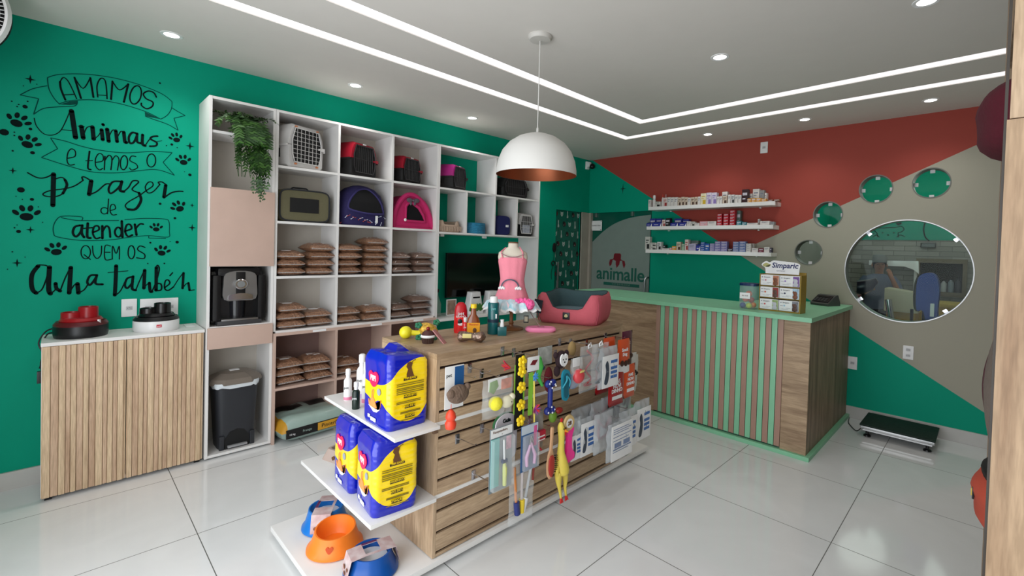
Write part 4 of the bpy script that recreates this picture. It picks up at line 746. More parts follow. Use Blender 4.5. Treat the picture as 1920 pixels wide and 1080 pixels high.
# ================================================================ pet carriers
def carrier(label, loc, rz, w_, h_, d_, top_m, bot_m, door_m, latch_m, frame_m=None, wire=(7, 8), marks=True, group='pet carriers in the top row of cubbies'):
    """door faces +x; w_ across (y), d_ deep (x), base at z=0, front at x=0"""
    t = thing('pet_carrier', label, 'pet carrier', loc, rz, group)
    def ring(x, k, z0, z1, kt=1):
        w2 = w_/2*k
        return [(x, -w2*.82, z0), (x, w2*.82, z0), (x, w2*.97, z0+(z1-z0)*.12), (x, w2, z0+(z1-z0)*.95), (x, w2*1.0, z1), (x, -w2*1.0, z1), (x, -w2, z0+(z1-z0)*.95), (x, -w2*.97, z0+(z1-z0)*.12)]
    hm = h_*.5
    g = G(); g.loft([ring(-d_, .86, .015, hm), ring(-d_*.95, .94, 0, hm), ring(-.02, .98, 0, hm), ring(0, .92, .012, hm)])
    g.box(-d_*.98, .0, -w_*.53, -w_*.48, hm-.012, hm+.004, .002).box(-d_*.98, .0, w_*.48, w_*.53, hm-.012, hm+.004, .002); g.obj('lower_shell', bot_m, t, smooth=.5)
    def ring2(x, k, zt):
        w2 = w_/2*k
        return [(x, -w2, hm+.004), (x, w2, hm+.004), (x, w2*.93, hm+(zt-hm)*.55), (x, w2*.80, hm+(zt-hm)*.88), (x, w2*.66, zt), (x, -w2*.66, zt), (x, -w2*.80, hm+(zt-hm)*.88), (x, -w2*.93, hm+(zt-hm)*.55)]
    g = G(); g.loft([ring2(-d_, .84, h_*.92), ring2(-d_*.93, .94, h_), ring2(-.03, .98, h_), ring2(0, .94, h_*.96)])
    g.box(-d_*.65, -d_*.35, -.05, .05, h_, h_+.012, .005); g.obj('upper_shell', top_m, t, smooth=.5)
    g = G()
    for s_ in (-1, 1):
        for k in range(5): g.box(-d_*.75+k*d_*.1, -d_*.75+k*d_*.1+.008, s_*w_*.487-.003, s_*w_*.487+.003, hm*.45, hm*.85)
    g.obj('side_vents', M_blackm, t)
    a = w_*.36; oct_ = [(-a*.9, h_*.13), (a*.9, h_*.13), (a*1.05, h_*.3), (a*1.08, h_*.62), (a*.86, h_*.9), (-a*.86, h_*.9), (-a*1.08, h_*.62), (-a*1.05, h_*.3)]
    g = G(); g.prism(oct_, -.012, .003); g.obj('opening', M_blackm, t)
    dr_ = G(); dr_.tube([(.009, y, z) for y, z in oct_], .0045, 6, True)
    ny, nz = wire
    for i in range(1, ny):
        y = -a+2*a*i/ny; dr_.tube([(.008, y, h_*.14), (.008, y, h_*.89)], .0017, 5)
    for i in range(1, nz):
        z = h_*.13+h_*.77*i/nz; dr_.tube([(.010, -a, z), (.010, a, z)], .0017, 5)
    door = dr_.obj('wire_door', door_m, t)
    g = G(); g.box(-.01, .022, a*1.06, a*1.06+.028, h_*.48, h_*.56, .003).box(.008, .02, a*.85, a*1.15, h_*.5, h_*.54, .002); g.obj('latch', latch_m, t)
    if frame_m:
        g = G()
        for y, z in ((-a*.8, h_*.93), (a*.8, h_*.93), (-a*.8, h_*.09), (a*.8, h_*.09)): g.box(0, .010, y-.009, y+.009, z-.006, z+.006, .002)
        g.obj('hinge_pins', frame_m, t)
    if marks:
        g = G(); g.box(.0, .004, -.018, .018, h_*.94, h_*.975, .001); g.obj('sticker', M_paper, t)
    return t
M_gp = mat('light_grey_plastic', (196, 194, 192), .4); M_rp = mat('cherry_red_plastic', (150, 20, 40), .35); M_mg = mat('magenta_plastic', (160, 34, 116), .35)
M_bw = mat('black_wire', (40, 38, 40), .4)
Z1, Z2 = 2.087, 1.673
carrier('light grey pet carrier with wire door, top row beside the fern', (.285, -3.90, Z1), .34, .325, .335, .27, M_gp, M_gp, M_gp, M_gp, mat('orange_pin', (190, 120, 80)), (7, 8), False)
carrier('larger red and black pet carrier, top row between grey and smaller red ones', (.27, -3.43, Z1), .34, .30, .29, .27, M_rp, M_blackm, M_bw, M_rp, None, (10, 2))
carrier('smaller red and black pet carrier in the top row, right of the larger red one', (.26, -2.97, Z1), .34, .27, .25, .27, M_rp, M_blackm, M_bw, M_rp, None, (10, 2))
carrier('magenta and black pet carrier in the top row left of the pendant lamp', (.27, -2.44, Z1), .42, .28, .25, .30, M_mg, M_blackm, M_bw, M_black, None, (10, 2))
carrier('all black pet carrier in the top row behind the pendant lamp', (.30, -1.70, Z1), 0, .40, .22, .28, M_blackm, M_blackm, M_bw, M_black, None, (10, 2), False)
carrier('small white and black pet carrier with printed front, rightmost small cubby', (.30, -1.525, Z2-.015), 0, .23, .26, .24, M_gp, M_blackm, M_gp, M_gp, None, (9, 3), False, None)

# soft carrier bag, olive with dark mesh window
t = thing('soft_carrier', 'olive fabric carrier bag with black mesh window, under the grey carrier', 'pet carrier', (.17, -3.905, Z2))
def rbox(g, x0, x1, w_, h_, e=6, z0=0, bulge=.94, n=32):
    R = []
    for x, k in ((x0, bulge), (x0+.02, 1), (x1-.02, 1), (x1, bulge)): R.append([(x, a*k, h_/2+z0+b*k) for a, b in superrect(w_, h_, n, e)])
    return g.loft(R)
g = G(); rbox(g, -.14, .13, .375, .255); g.obj('body', mat('olive_fabric', (96, 92, 68), .85, bump=.3), t)
g = G(); R = [(a, .1275+b) for a, b in superrect(.36, .24, 40, 6)]; g.tube([(.132, a, b) for a, b in R], .006, 6, True); g.tube([(-.0, a*1.045, b*1.03-.004) for a, b in R], .005, 6, True); g.obj('piping', mat('charcoal_trim', (34, 36, 40), .8), t)
g = G(); g.prism([(-.11, .075), (.10, .075), (.10, .185), (-.11, .185)], .128, .134); g.obj('mesh_window', M_blackm, t)
g = G(); g.tube([(0, -.07, .258), (0, -.05, .275), (0, .05, .275), (0, .07, .258)], .006); g.obj('handle', mat('charcoal_trim', (0, 0, 0)), t)

# navy igloo bed
M_navy = mat('navy_fabric', (32, 26, 74), .85, bump=.2)
t = thing('igloo_bed', 'navy igloo pet bed printed with small bones, in the second row', 'pet bed', (.175, -3.425, Z2))
g = G(); R = []; n = 36
for z, k in ((0, .93), (.02, 1), (.13, 1.0), (.2, .95), (.27, .82), (.32, .58), (.345, .3), (.352, .1)): R.append([(a*k, b*k, z) for a, b in superrect(.32, .41, n, 3)])
g.loft(R); g.obj('shell', M_navy, t)
hole = smooth_path([(-.150, .15), (-.13, .22), (-.07, .29), (.0, .315), (.05, .30), (.12, .22), (.155, .125), (.14, .11), (0, .105), (-.12, .125)], 4, True)
def onx(y, z):    # x on the dome
    for zz, k, z2, k2 in ((0, 1, .13, 1), (.13, 1, .2, .95), (.2, .95, .27, .82), (.27, .82, .32, .58), (.32, .58, .36, .2)):
        if z <= z2: kk = k+(k2-k)*(z-zz)/(z2-zz); break
    return .16*kk*max(0, 1-min(1, abs(y)/(.205*kk+1e-6))**3)**(1/3)
g = G(); g.loft([[(onx(.0+(y)*q, .2+(z-.2)*q)+.0045, y*q, .2+(z-.2)*q) for y, z in hole] for q in (1, .8, .6, .4, .2, .05)], True, False, True)
g.obj('dark_opening', mat('black_lining', (6, 6, 9), .95), t)
g = G(); g.tube([(onx(y, z)+.004, y, z) for y, z in hole], .008, 6, True); g.obj('rim_piping', mat('indigo_piping', (48, 42, 96), .8), t)
g = G(); rng = random.Random(4)
for k in range(16):
    y, z, a = -.19+.38*((k*.37) % 1), .02+.07*((k*.61) % 1), rng.uniform(0, PI); L2 = .012
    x = onx(y, z)+.003; g.m(0 if k % 3 else 1); dy_, dz_ = math.cos(a)*L2, math.sin(a)*L2
    g.tube([(x, y-dy_, z-dz_), (x, y+dy_, z+dz_)], .0022, 5); g.ball((x, y-dy_, z-dz_), .0042, 6, 5); g.ball((x, y+dy_, z+dz_), .0042, 6, 5)
g.obj('bone_print', [mat('bone_white', (200, 204, 220)), mat('bone_red', (170, 60, 50))], t)
g = G(); g.box(.158, .164, .075, .095, .03, .09, .001); g.obj('care_label', M_paper, t)
# pink cat cave with bow
M_cer = mat('cerise_fleece', (190, 40, 100), .9, bump=.3)
t = thing('cat_cave', 'cerise arched pet cave with a grey bow, in the second row', 'pet bed', (.17, -2.945, Z2))
pr = smooth_path([(-.205, 0), (-.20, .08), (-.17, .19), (-.11, .28), (-.04, .315), (.03, .30), (.12, .23), (.18, .11), (.205, 0)], 4)
hl = [(-.085, .07), (-.085, .2), (-.06, .235), (-.02, .24), (.05, .2), (.10, .13), (.115, .07)]
g = G(); g.prism(pr, -.14, .09); g.obj('shell', M_cer, t)
g = G(); g.tube([(.092, y, z) for y, z in pr], .022, 8, True); g.tube([(.10, y, z) for y, z in hl], .014, 8, True); g.obj('padded_rim', M_cer, t)
g = G(); g.prism(hl, .088, .094); g.obj('dark_opening', mat('black_lining', (0, 0, 0)), t)
g = G()
for s_ in (-1, 1): g.ball((.115, -.02+s_*.035, .262), (.012, .032, .022), 10, 8); g.ball((.112, -.02+s_*.02, .235), (.008, .014, .02), 8, 6)
g.ball((.12, -.02, .262), (.012, .012, .012), 8, 6); g.obj('bow', mat('grey_satin', (92, 84, 92), .4), t)
g = G(); g.ball((.115, -.095, .078), (.008, .014, .014), 8, 6); g.obj('bow_charm', M_paper, t)
g = G(); g.box(.05, .07, -.235, -.2, .01, .022, .004).box(.05, .07, .2, .235, .01, .022, .004); g.obj('tie_strap', M_cer, t)

# beds in the small cubbies
t = thing('small_pet_bed', 'beige ribbed pet bed with dark inside in the leftmost small cubby', 'pet bed', (.19, -2.558, Z2-.015))
g = G(); R = []
n = 44
def rr_(z, k, front=0): return [(a*k, b*k*(1+.0*z), z*(1-(front*.35 if a > .06 and abs(b) < .08 else 0))) for a, b in superrect(.24, .275, n, 3.2)]
g.loft([rr_(0, .95), rr_(.03, 1.02), rr_(.09, 1.0, 1), rr_(.115, .94, 1), rr_(.10, .82, 1), rr_(.04, .8)], True, True, True)
for k in range(-6, 7): g.tube([(.122, k*.019, .012), (.124, k*.019, .06)], .006, 6)
g.obj('wall', mat('beige_rib', (176, 154, 136), .85, bump=.3), t)
g = G(); g.loft([[(a*.8, b*.8, .045) for a, b in superrect(.24, .275, n, 3.2)], [(a*.7, b*.7, .06) for a, b in superrect(.24, .275, n, 3.2)]]); g.obj('cushion', M_blackm, t)
t = thing('round_basket', 'blue woven round basket in the second small cubby', 'basket', (.19, -2.2, Z2-.015))
g = G(); R = []
for i in range(13):
    z = i*.0095; R.append([((.128+.006*math.sin(i*PI+.5)+(.004 if (k+i) % 2 else -.002))*math.cos(2*PI*k/40), (.128+(.004 if (k+i) % 2 else -.002))*math.sin(2*PI*k/40), z) for k in range(40)])
R += [[(.108*math.cos(2*PI*k/40), .108*math.sin(2*PI*k/40), .112) for k in range(40)], [(.1*math.cos(2*PI*k/40), .1*math.sin(2*PI*k/40), .01) for k in range(40)]]
g.loft(R); g.obj('weave', mat('turquoise_raffia', (40, 124, 158), .8, var=.25, scale=60), t)
t = thing('backpack_carrier', 'navy fabric pet backpack standing in the third small cubby', 'pet carrier', (.19, -1.855, Z2-.015))
g = G(); rbox(g, -.11, .10, .20, .215, 5); g.obj('body', mat('navy_nylon', (20, 26, 86), .6), t)
g = G(); rbox(g, -.08, .06, .26, .19, 5); g.obj('side_pocket', mat('black_nylon', (14, 14, 18), .7), t)
g = G(); g.box(.1, .104, .03, .07, .09, .115, .001); g.obj('patch', M_paper, t)
g = G(); g.box(.302, .308, -1.525-.055, -1.525+.055, Z2+.02, Z2+.115); c_ = g.obj('front_print', mat('print_grey_blue', (150, 156, 172), .5, var=.3, scale=30))
for o in COL.objects:
    if o.name.startswith('pet_carrier') and o.get('label', '').startswith('small white and black'): c_.parent = o; c_.location = (-.30, 1.525, -(Z2-.015))

# ================================================================ television and desk things
t = thing('television', 'black flat television mounted on the teal wall above the desk board', 'television', (.03, -1.955, 1.21))
g = G(); g.box(0, .035, -.47, .47, -.235, .24, .006); g.obj('housing', M_black, t)
g = G(); g.box(.035, .037, -.46, .46, -.222, .23); g.obj('screen', mat('black_screen', (4, 4, 5), .12), t)
g = G(); g.box(-.028, .0, -.1, .1, -.1, .1); g.obj('wall_mount', M_blackm, t)
for k, y in enumerate((-2.17, -1.93)):
    t = thing('leaf_planter', ('white slotted trapezoid planter with leaves, left one on the desk board', 'white slotted trapezoid planter with leaves, right one behind the mannequin')[k], 'planter', (.2, y, .812), 0, 'planters on the desk board')
    g = G(); g.loft([[(a, b, 0) for a, b in superrect(.12, .20, 20, 8)], [(a*.7, b*.62, .23) for a, b in superrect(.12, .20, 20, 8)]]); g.obj('body', M_paper, t)
    g = G(); g.box(.036, .05, -.045, .045, .165, .18, .003); g.obj('slot', M_blackm, t)
    g = G()
    for q, (dy_, a) in enumerate(((-.07, -.6), (-.03, .2), (.05, -.2), (.08, .6), (0, 0))):
        g.at(Matrix.Translation((.085, dy_, .075)) @ Matrix.Rotation(a, 4, 'X') @ Matrix.Rotation(.5, 4, 'Y'))
        g.prism(smooth_path([(0, -.055), (.028, -.02), (.024, .02), (0, .05), (-.024, .02), (-.028, -.02)], 3, True), 0, .002)
    g.obj('leaves', mat('leaf_green', (56, 118, 34), .4), t)
t = thing('photo_card', 'small framed photo card standing on the desk board', 'picture', (.19, -2.45, .812))
g = G(); g.box(0, .008, -.06, .06, 0, .165, .002).m(1).box(.008, .009, -.05, .05, .01, .155); g.obj('card', [M_paper, mat('photo_tone', (150, 128, 112), .4, var=.4, scale=25)], t)
t = thing('glass_bottle', 'clear glass bottle with black stopper beside the desk photo card', 'bottle', (.15, -2.6, .812))
g = G(); g.lathe([(.001, 0), (.045, 0), (.048, .12), (.02, .2), (.018, .24)]); g.obj('body', mat('clear_glass', (210, 225, 220), .05, alpha=.25), t)
g = G(); g.lathe([(.022, .24), (.026, .27), (.001, .28)]); g.obj('stopper', M_black, t)

# ================================================================ ceiling fittings
for i, (x, y) in enumerate(DOWN):
    lb = ('nearest the camera over the mural', 'above the grey and red carriers', 'above the magenta carrier', 'near the corner behind the pendant', 'nearest the corner above the terracotta wall', 'above the terracotta wall outlet', 'at far right above the round windows',
          'in the middle of the ceiling right of the pendant', 'over the shop entrance', 'at the top right over the entrance', 'at right in the middle of the ceiling')[i]
    t = thing('downlight', 'round recessed downlight '+lb, 'ceiling light', (x, y, 2.8), 0, 'recessed ceiling downlights')
    g = G(); g.lathe([(.040, .004), (.040, -.003), (.056, -.004), (.058, 0), (.04, .002)], n=32, cap0=False, cap1=False); g.obj('trim_ring', M_paper, t)
    g = G(); g.lathe([(.001, -.001), (.041, -.001), (.041, .003), (.001, .003)], n=28); g.obj('lens', M_bulb, t)
t = thing('pendant_lamp', 'white dome pendant lamp with copper inside hanging over the display island', 'lamp', (2.169, -3.234, 1.965))
g = G(); R_ = .243
pf = [(R_, 0), (R_*.995, .03), (R_*.955, .085), (R_*.86, .142), (R_*.70, .19), (R_*.48, .226), (R_*.25, .246), (.03, .252), (.012, .256)]
g.lathe(pf, n=64, cap0=False); g.obj('shade', mat('matt_white_metal', (214, 212, 208), .45, var=.01), t)
g = G(); g.lathe([(r_-.003, z-.003 if z > .01 else z) for r_, z in pf[:-1]], n=64, cap0=False); g.lathe([(R_, 0), (R_-.003, 0)], n=64, cap0=False, cap1=False); g.obj('inner_lining', mat('copper_lining', (150, 84, 54), .4, .7), t)
g = G(); g.lathe([(.02, .24), (.02, .17), (.001, .17)], n=16); g.ball((0, 0, .13), (.03, .03, .04)); g.obj('bulb', mat('opal_bulb', (225, 220, 210), .3), t)
g = G(); g.tube([(0, 0, .25), (.0, 0, .82)], .003, 6); g.lathe([(.008, .25), (.008, .28), (.003, .29)], n=12); g.obj('cord', mat('white_cord', (210, 208, 204)), t)
g = G(); g.lathe([(.003, .806), (.062, .81), (.072, .822), (.072, .835)], n=40); g.obj('canopy', mat('canopy_white', (196, 192, 186), .5), t)
t = thing('security_camera', 'small white security camera with black lens high in the corner', 'camera', (0, -.085, 2.71))
g = G(); g.box(0, .03, -.03, .03, -.05, .06, .008).box(.02, .07, -.025, .025, -.02, .05, .01); g.obj('bracket', M_paper, t)
g = G(); g.ball((.085, .02, -.01), .038); g.obj('lens_ball', M_black, t)
t = thing('wall_fan', 'white slotted fan cage at the top left corner of the photo', 'fan', (.45, -5.62, 2.62), 0, rot=(0, 0, -.45))
g = G(); g.at(Matrix.Rotation(PI/2, 4, 'Y'))
R0 = .235
g.loft([[(r_*math.cos(2*PI*k/72), r_*math.sin(2*PI*k/72), z) for k in range(72)] for r_, z in ((R0, -.03), (R0, .0), (R0-.008, .006), (R0-.012, .0), (R0-.012, -.03))], True, False, False)
for rr in (.04, .07, .10, .13, .155, .18, .205): g.lathe([(rr, .004+.03*(1-rr/R0)), (rr+.006, .004+.03*(1-rr/R0))], n=48, cap0=False, cap1=False)
for k in range(72):
    a = 2*PI*k/72; g.tube([(.04*math.cos(a), .04*math.sin(a), .036), (.13*math.cos(a), .13*math.sin(a), .026), (R0*.96*math.cos(a), R0*.96*math.sin(a), .006)], .0022, 5)
g.lathe([(.001, .045), (.045, .04), (.045, .03)], n=24); g.obj('cage', M_paper, t)
g = G(); g.at(Matrix.Rotation(PI/2, 4, 'Y')); g.lathe([(.001, -.01), (R0-.013, -.012), (R0-.03, -.09), (.001, -.09)], n=40); g.obj('dark_housing', M_blackm, t)
g = G(); g.tube([(-.09, 0, 0), (-.30, .0, 0)], .03); g.obj('wall_arm', M_paper, t)
# ================================================================ display island
IX0, IX1, IY0, IY1, IH = 1.798, 2.33, -4.009, -2.502, 1.018
t = thing('display_island', 'oak slatwall display island with white end shelves in the middle of the floor', 'display stand', (2.06, -3.25, 0)); ox, oy = -2.06, 3.25
M_groove = mat('dark_groove', (34, 14, 12), .6)
g = G(); g.box(IX0+ox, IX1+ox, IY0+oy, IY1+oy, .992, IH, .001); g.obj('top_board', wood('oak_top', 'y', (178, 152, 122), (146, 120, 94), .4), t)
g = G(); g.box(IX0+ox, IX1+ox, IY0+oy, IY0+.018+oy, .055, .992); g.obj('end_panel', OAK_Z, t)
g = G(); g.box(IX0+ox, IX1+ox, IY1-.018+oy, IY1+oy, .055, .992); g.obj('end_panel', OAK_Z, t)
GR = [.951, .848, .743, .62, .517, .418, .272, .17, .075]
def slat(name, xa, xb, gx):
    g = G(); zs = [.992]+GR+[.055]
    for i in range(len(zs)-1): g.box(xa+ox, xb+ox, IY0+.019+oy, IY1-.019+oy, zs[i+1]+(.007 if i < len(GR) else 0), zs[i]-(.007 if i else 0), .001)
    g.m(1).box(gx+ox, gx+.004+ox, IY0+.019+oy, IY1-.019+oy, .06, .99); g.obj(name, [OAK_Y, M_groove], t)
slat('slat_panel', IX1-.016, IX1, IX1-.018); slat('slat_panel', IX0, IX0+.016, IX0+.016)
g = G(); g.box(IX1-.002+ox, IX1+.006+ox, IY0+oy, IY1+oy, .682, .698).box(IX1-.002+ox, IX1+.006+ox, IY0+oy, IY1+oy, .337, .353); g.obj('shelf_edge', M_white, t)
g = G(); g.box(1.61+ox, 2.372+ox, -4.235+oy, IY0+oy, .681, .697, .002); g.obj('shelf', M_white, t)
g = G(); g.box(1.545+ox, 2.355+ox, -4.325+oy, IY0+oy, .336, .354, .002); g.obj('shelf', M_white, t)
g = G(); g.box(1.53+ox, 2.349+ox, -4.46+oy, -2.135+oy, .022, .05, .002); g.obj('base', M_white, t)
g = G()
for x in (1.65, 2.25):
    for y in (-4.35, -3.3, -2.25): g.box(x+ox-.03, x+ox+.03, y+oy-.03, y+oy+.03, 0, .02)
g.obj('feet', M_blackm, t)
g = G()
for x in (2.33,):
    g.box(x+.006+ox, x+.02+ox, -4.03+oy, -4.005+oy, .655, .682, .002)
g.obj('bracket', mat('brown_bracket', (110, 84, 64)), t)

def hook(y, z, L_, label, tilt=0.0):
    h = thing('slatwall_hook', label, 'hook', (IX1, y, z), 0, 'chrome slatwall hooks')
    g = G(); g.box(-.006, .004, -.012, .012, -.035, .012, .002); g.obj('clip', M_chrome, h)
    g = G(); g.tube([(.002, 0, -.012), (.03, 0, -.004), (L_-.012, 0, .0), (L_, 0, .008)], .0024, 6); g.obj('rod', M_chrome, h)
hook(-3.915, .924, .17, 'chrome slatwall hook holding the brown plush toy')
hook(-3.821, .934, .16, 'empty chrome slatwall hook in the top groove left of the toys')
hook(-3.884, .60, .15, 'empty chrome slatwall hook in the middle, nearest the island corner')
hook(-3.734, .612, .16, 'chrome slatwall hook behind the grooming blister pack')
hook(-3.781, .39, .15, 'empty chrome slatwall hook low on the panel')

# ---- nappy packs
M_pb = mat('royal_blue_wrap', (10, 26, 172), .22, coat=.6, var=.1); M_py = mat('yellow_wrap', (250, 214, 10), .3, coat=.5, var=.03)
M_pnk = mat('logo_pink', (232, 30, 92), .4); M_drw = mat('drawing_brown', (96, 60, 30), .5); M_skin2 = mat('drawing_tan', (230, 150, 80), .5)
M_txt = mat('olive_text', (120, 104, 20), .5)
def nappies(label, loc, rz, h_=.335, w_=.215, d_=.245):
    """rounded pack: yellow text panel on the +x face, logo on the -y face"""
    t = thing('training_pad_pack', label, 'pet pad pack', loc, rz, 'blue and yellow training pad packs')
    g = G(); nu, nz = 96, 72
    base = rrect(d_, w_, .03, 34); nu = len(base)
    rows = []
    for j in range(nz+1):
        q = j/nz; z = q*h_
        k = 1-.05*(1-min(1, q/.08))**2
        if q > .86: k *= 1-.16*((q-.86)/.14)**1.6
        kx = k*(1+.015*math.sin(q*PI)); r = []
        for (a, b) in base:
            nzv = noise.noise(Vector((a*18, b*18, z*14+loc[0]*9)))*.004
            wr = .0016*math.sin(z*260+a*9)*(1 if a > 0 else .4)
            sl = -.02*max(0, (q-.86)/.14)*(b/w_*2*.5+.5)
            r.append(g.v((a*kx*(1+nzv*6)+wr*.5, b*k*(1+nzv*6), z+sl)))
        rows.append(r)
    for j in range(nz):
        q = (j+.5)/nz
        for i in range(nu):
            i2 = (i+1) % nu; a = (base[i][0]+base[i2][0])/2; b = (base[i][1]+base[i2][1])/2; mi = 0
            g.mi = mi; g._f((rows[j][i], rows[j][i2], rows[j+1][i2], rows[j+1][i]))
    g.mi = 0; g._f(rows[-1]); g._f(rows[0][::-1])
    g.obj('wrap', pack_wrap('pad_pack_wrap', d_, w_, h_), t, smooth=1.2)
    fx, fy = d_/2+.004, -w_/2-.004
    # dog logo and lines of text on the yellow panel
    g = G(); g.prism([(y_*.9, h_*.80+z_) for y_, z_ in ((-.018, -.045), (-.02, -.02), (-.012, .0), (-.022, .012), (-.016, .03), (0, .034), (.012, .026), (.006, .008), (.012, -.012), (.024, -.04), (.03, -.045))], fx, fx+.0012); g.tube([(fx, .004, h_*.88), (fx, .018, h_*.91), (fx, .026, h_*.915)], .0018, 5); g.obj('dog_drawing', M_drw, t)
    g = G(); g.box(fx, fx+.001, -.032, .034, h_*.655, h_*.685)
    for k, (q, w2) in enumerate(((.42, .032), (.28, .026), (.15, .024))): g.box(fx+.0005, fx+.0015, -w2+.002, w2+.002, h_*q, h_*q+.014)
    g.obj('caption_bar', mat('caption_brown', (60, 48, 20)), t)
    g = G()
    for q in (.61, .585, .55, .53, .505, .48, .37, .35, .23, .215, .12): g.box(fx+.0003, fx+.001, -.065 if q > .3 else -.045, .07 if q > .45 else .055, h_*q, h_*q+.0035)
    g.obj('text_lines', M_txt, t)
    for s_, q in (('PIPI DOG', .662), ('HIGIÊNICO', .427), ('MODO DE USO', .287), ('ATENÇÃO', .157)): text(s_, .013, M_py, t, (fx+.0022, .002, h_*q+.0065))
    # -y face: heart logo, pup, emblem
    F = (PI/2, 0, 0)
    g = G(); g.prism(smooth_path([(-.048, .215), (-.052, .235), (-.034, .248), (-.012, .24), (.012, .25), (.036, .238), (.04, .215), (.012, .185), (-.01, .178), (-.036, .19)], 3, True), fy-.0015, fy+.002, 'y'); g.obj('logo_heart', M_pnk, t)
    text('PIPI', .034, M_paper, t, (-.006, fy-.003, .218), rot=F, bold=.001)
    g = G(); g.prism(smooth_path([(.02, .10), (.0, .125), (-.02, .13), (-.03, .118), (-.034, .10), (-.05, .115), (-.045, .09), (-.01, .085), (.03, .088), (.05, .10), (.06, .13), (.064, .128), (.06, .1), (.04, .082)], 2, True), fy-.0015, fy+.002, 'y'); g.tube([(-.02, fy, .13), (-.022, fy, .155), (-.012, fy, .165)], .002, 5); g.tube([(-.012, fy, .13), (-.005, fy, .15), (-.006, fy, .165)], .002, 5); g.obj('pup_drawing', M_skin2, t)
    g = G(); g.prism([(-.05, .088), (-.02, .075), (.0, .066), (.03, .07), (.06, .09), (.02, .082)], fy-.0015, fy+.002, 'y'); g.box(-.055, -.035, fy-.0015, fy+.001, .03, .045).box(-.028, .02, fy-.0015, fy+.001, .022, .038); g.obj('white_marks', M_paper, t)
    g = G(); g.lathe([(.001, 0), (.016, 0), (.016, .002), (.001, .002)]) if 0 else g.prism(circ(.045, .165, .015, 20), fy-.0015, fy+.002, 'y'); g.obj('round_emblem', mat('emblem_grey', (150, 160, 170)), t)
    g = G(); g.loft([[(-d_*.40, -w_*.1, h_*.95), (-d_*.40, w_*.3, h_*.94), (0, w_*.36, h_*.93), (0, -w_*.02, h_*.95)], [(-d_*.3, .0, h_*1.06), (-d_*.3, w_*.2, h_*1.05), (-.03, w_*.22, h_*1.02), (-.03, .02, h_*1.03)]]); g.obj('gathered_top', M_pb, t)
    return t
nappies('blue and yellow training pad pack standing on the top white end shelf', (2.175, -4.128, .697), 0, .335, .205, .245)
nappies('blue and yellow training pad pack on the middle end shelf, front one', (2.225, -4.19, .354), -.12, .325, .205, .225)
nappies('blue and yellow training pad pack on the middle end shelf, rear one', (1.965, -4.185, .354), -.05, .325, .20, .215)

# ---- sprays and bottles on the top end shelf
M_lil = mat('lilac_tint', (190, 170, 215), .35); M_pkt = mat('pink_tint', (225, 130, 160), .35)
def spray(label, x, y, z, h_, r, body, band, cap, name='spray_bottle', cat='bottle', gname=None, txt=None, rz=-PI/4, txm=None):
    t = thing(name, label, cat, (x, y, z), rz, gname)
    g = G(); g.lathe([(.001, 0), (r*.95, 0), (r, .004), (r, h_*.62), (r*.8, h_*.68), (r*.42, h_*.73)], n=26); g.obj('body', body, t)
    if band: g = G(); g.lathe([(r*1.01, .004), (r*1.01, h_*.12)], n=26, cap0=False, cap1=False); g.obj('band', band, t)
    g = G(); g.lathe([(r*.5, h_*.72), (r*.5, h_*.80), (r*.62, h_*.81), (r*.6, h_*.98), (r*.4, h_), (.001, h_)], n=20); g.obj('cap', cap, t)
    if txt: text(txt, r*.9, txm or M_ink, t, (r+.0008, 0, h_*.42))
    return t
spray('small white spray bottle with pink base, leftmost on the top end shelf', 1.75, -4.17, .697, .165, .020, M_white, M_pkt, M_paper, txt='pet', gname='white bottles on the top end shelf')
spray('tall white spray bottle with lilac base behind the pink-based one', 1.76, -4.10, .697, .235, .027, M_white, M_lil, M_paper, txt='pet', gname='white bottles on the top end shelf')
spray('white spray bottle half hidden by the upper training pad pack', 1.855, -4.12, .697, .215, .021, M_white, M_pkt, M_paper, txt='pet', gname='white bottles on the top end shelf')
spray('slim tall white bottle just behind the upper training pad pack', 1.92, -4.07, .697, .225, .022, M_white, M_lil, M_paper, gname='white bottles on the top end shelf')
spray('small black bottle with white cap beside the upper training pad pack', 1.905, -4.195, .697, .135, .0185, mat('dark_green_bottle', (18, 34, 26), .3), None, M_paper, txt='pet', txm=M_paper, gname='white bottles on the top end shelf')

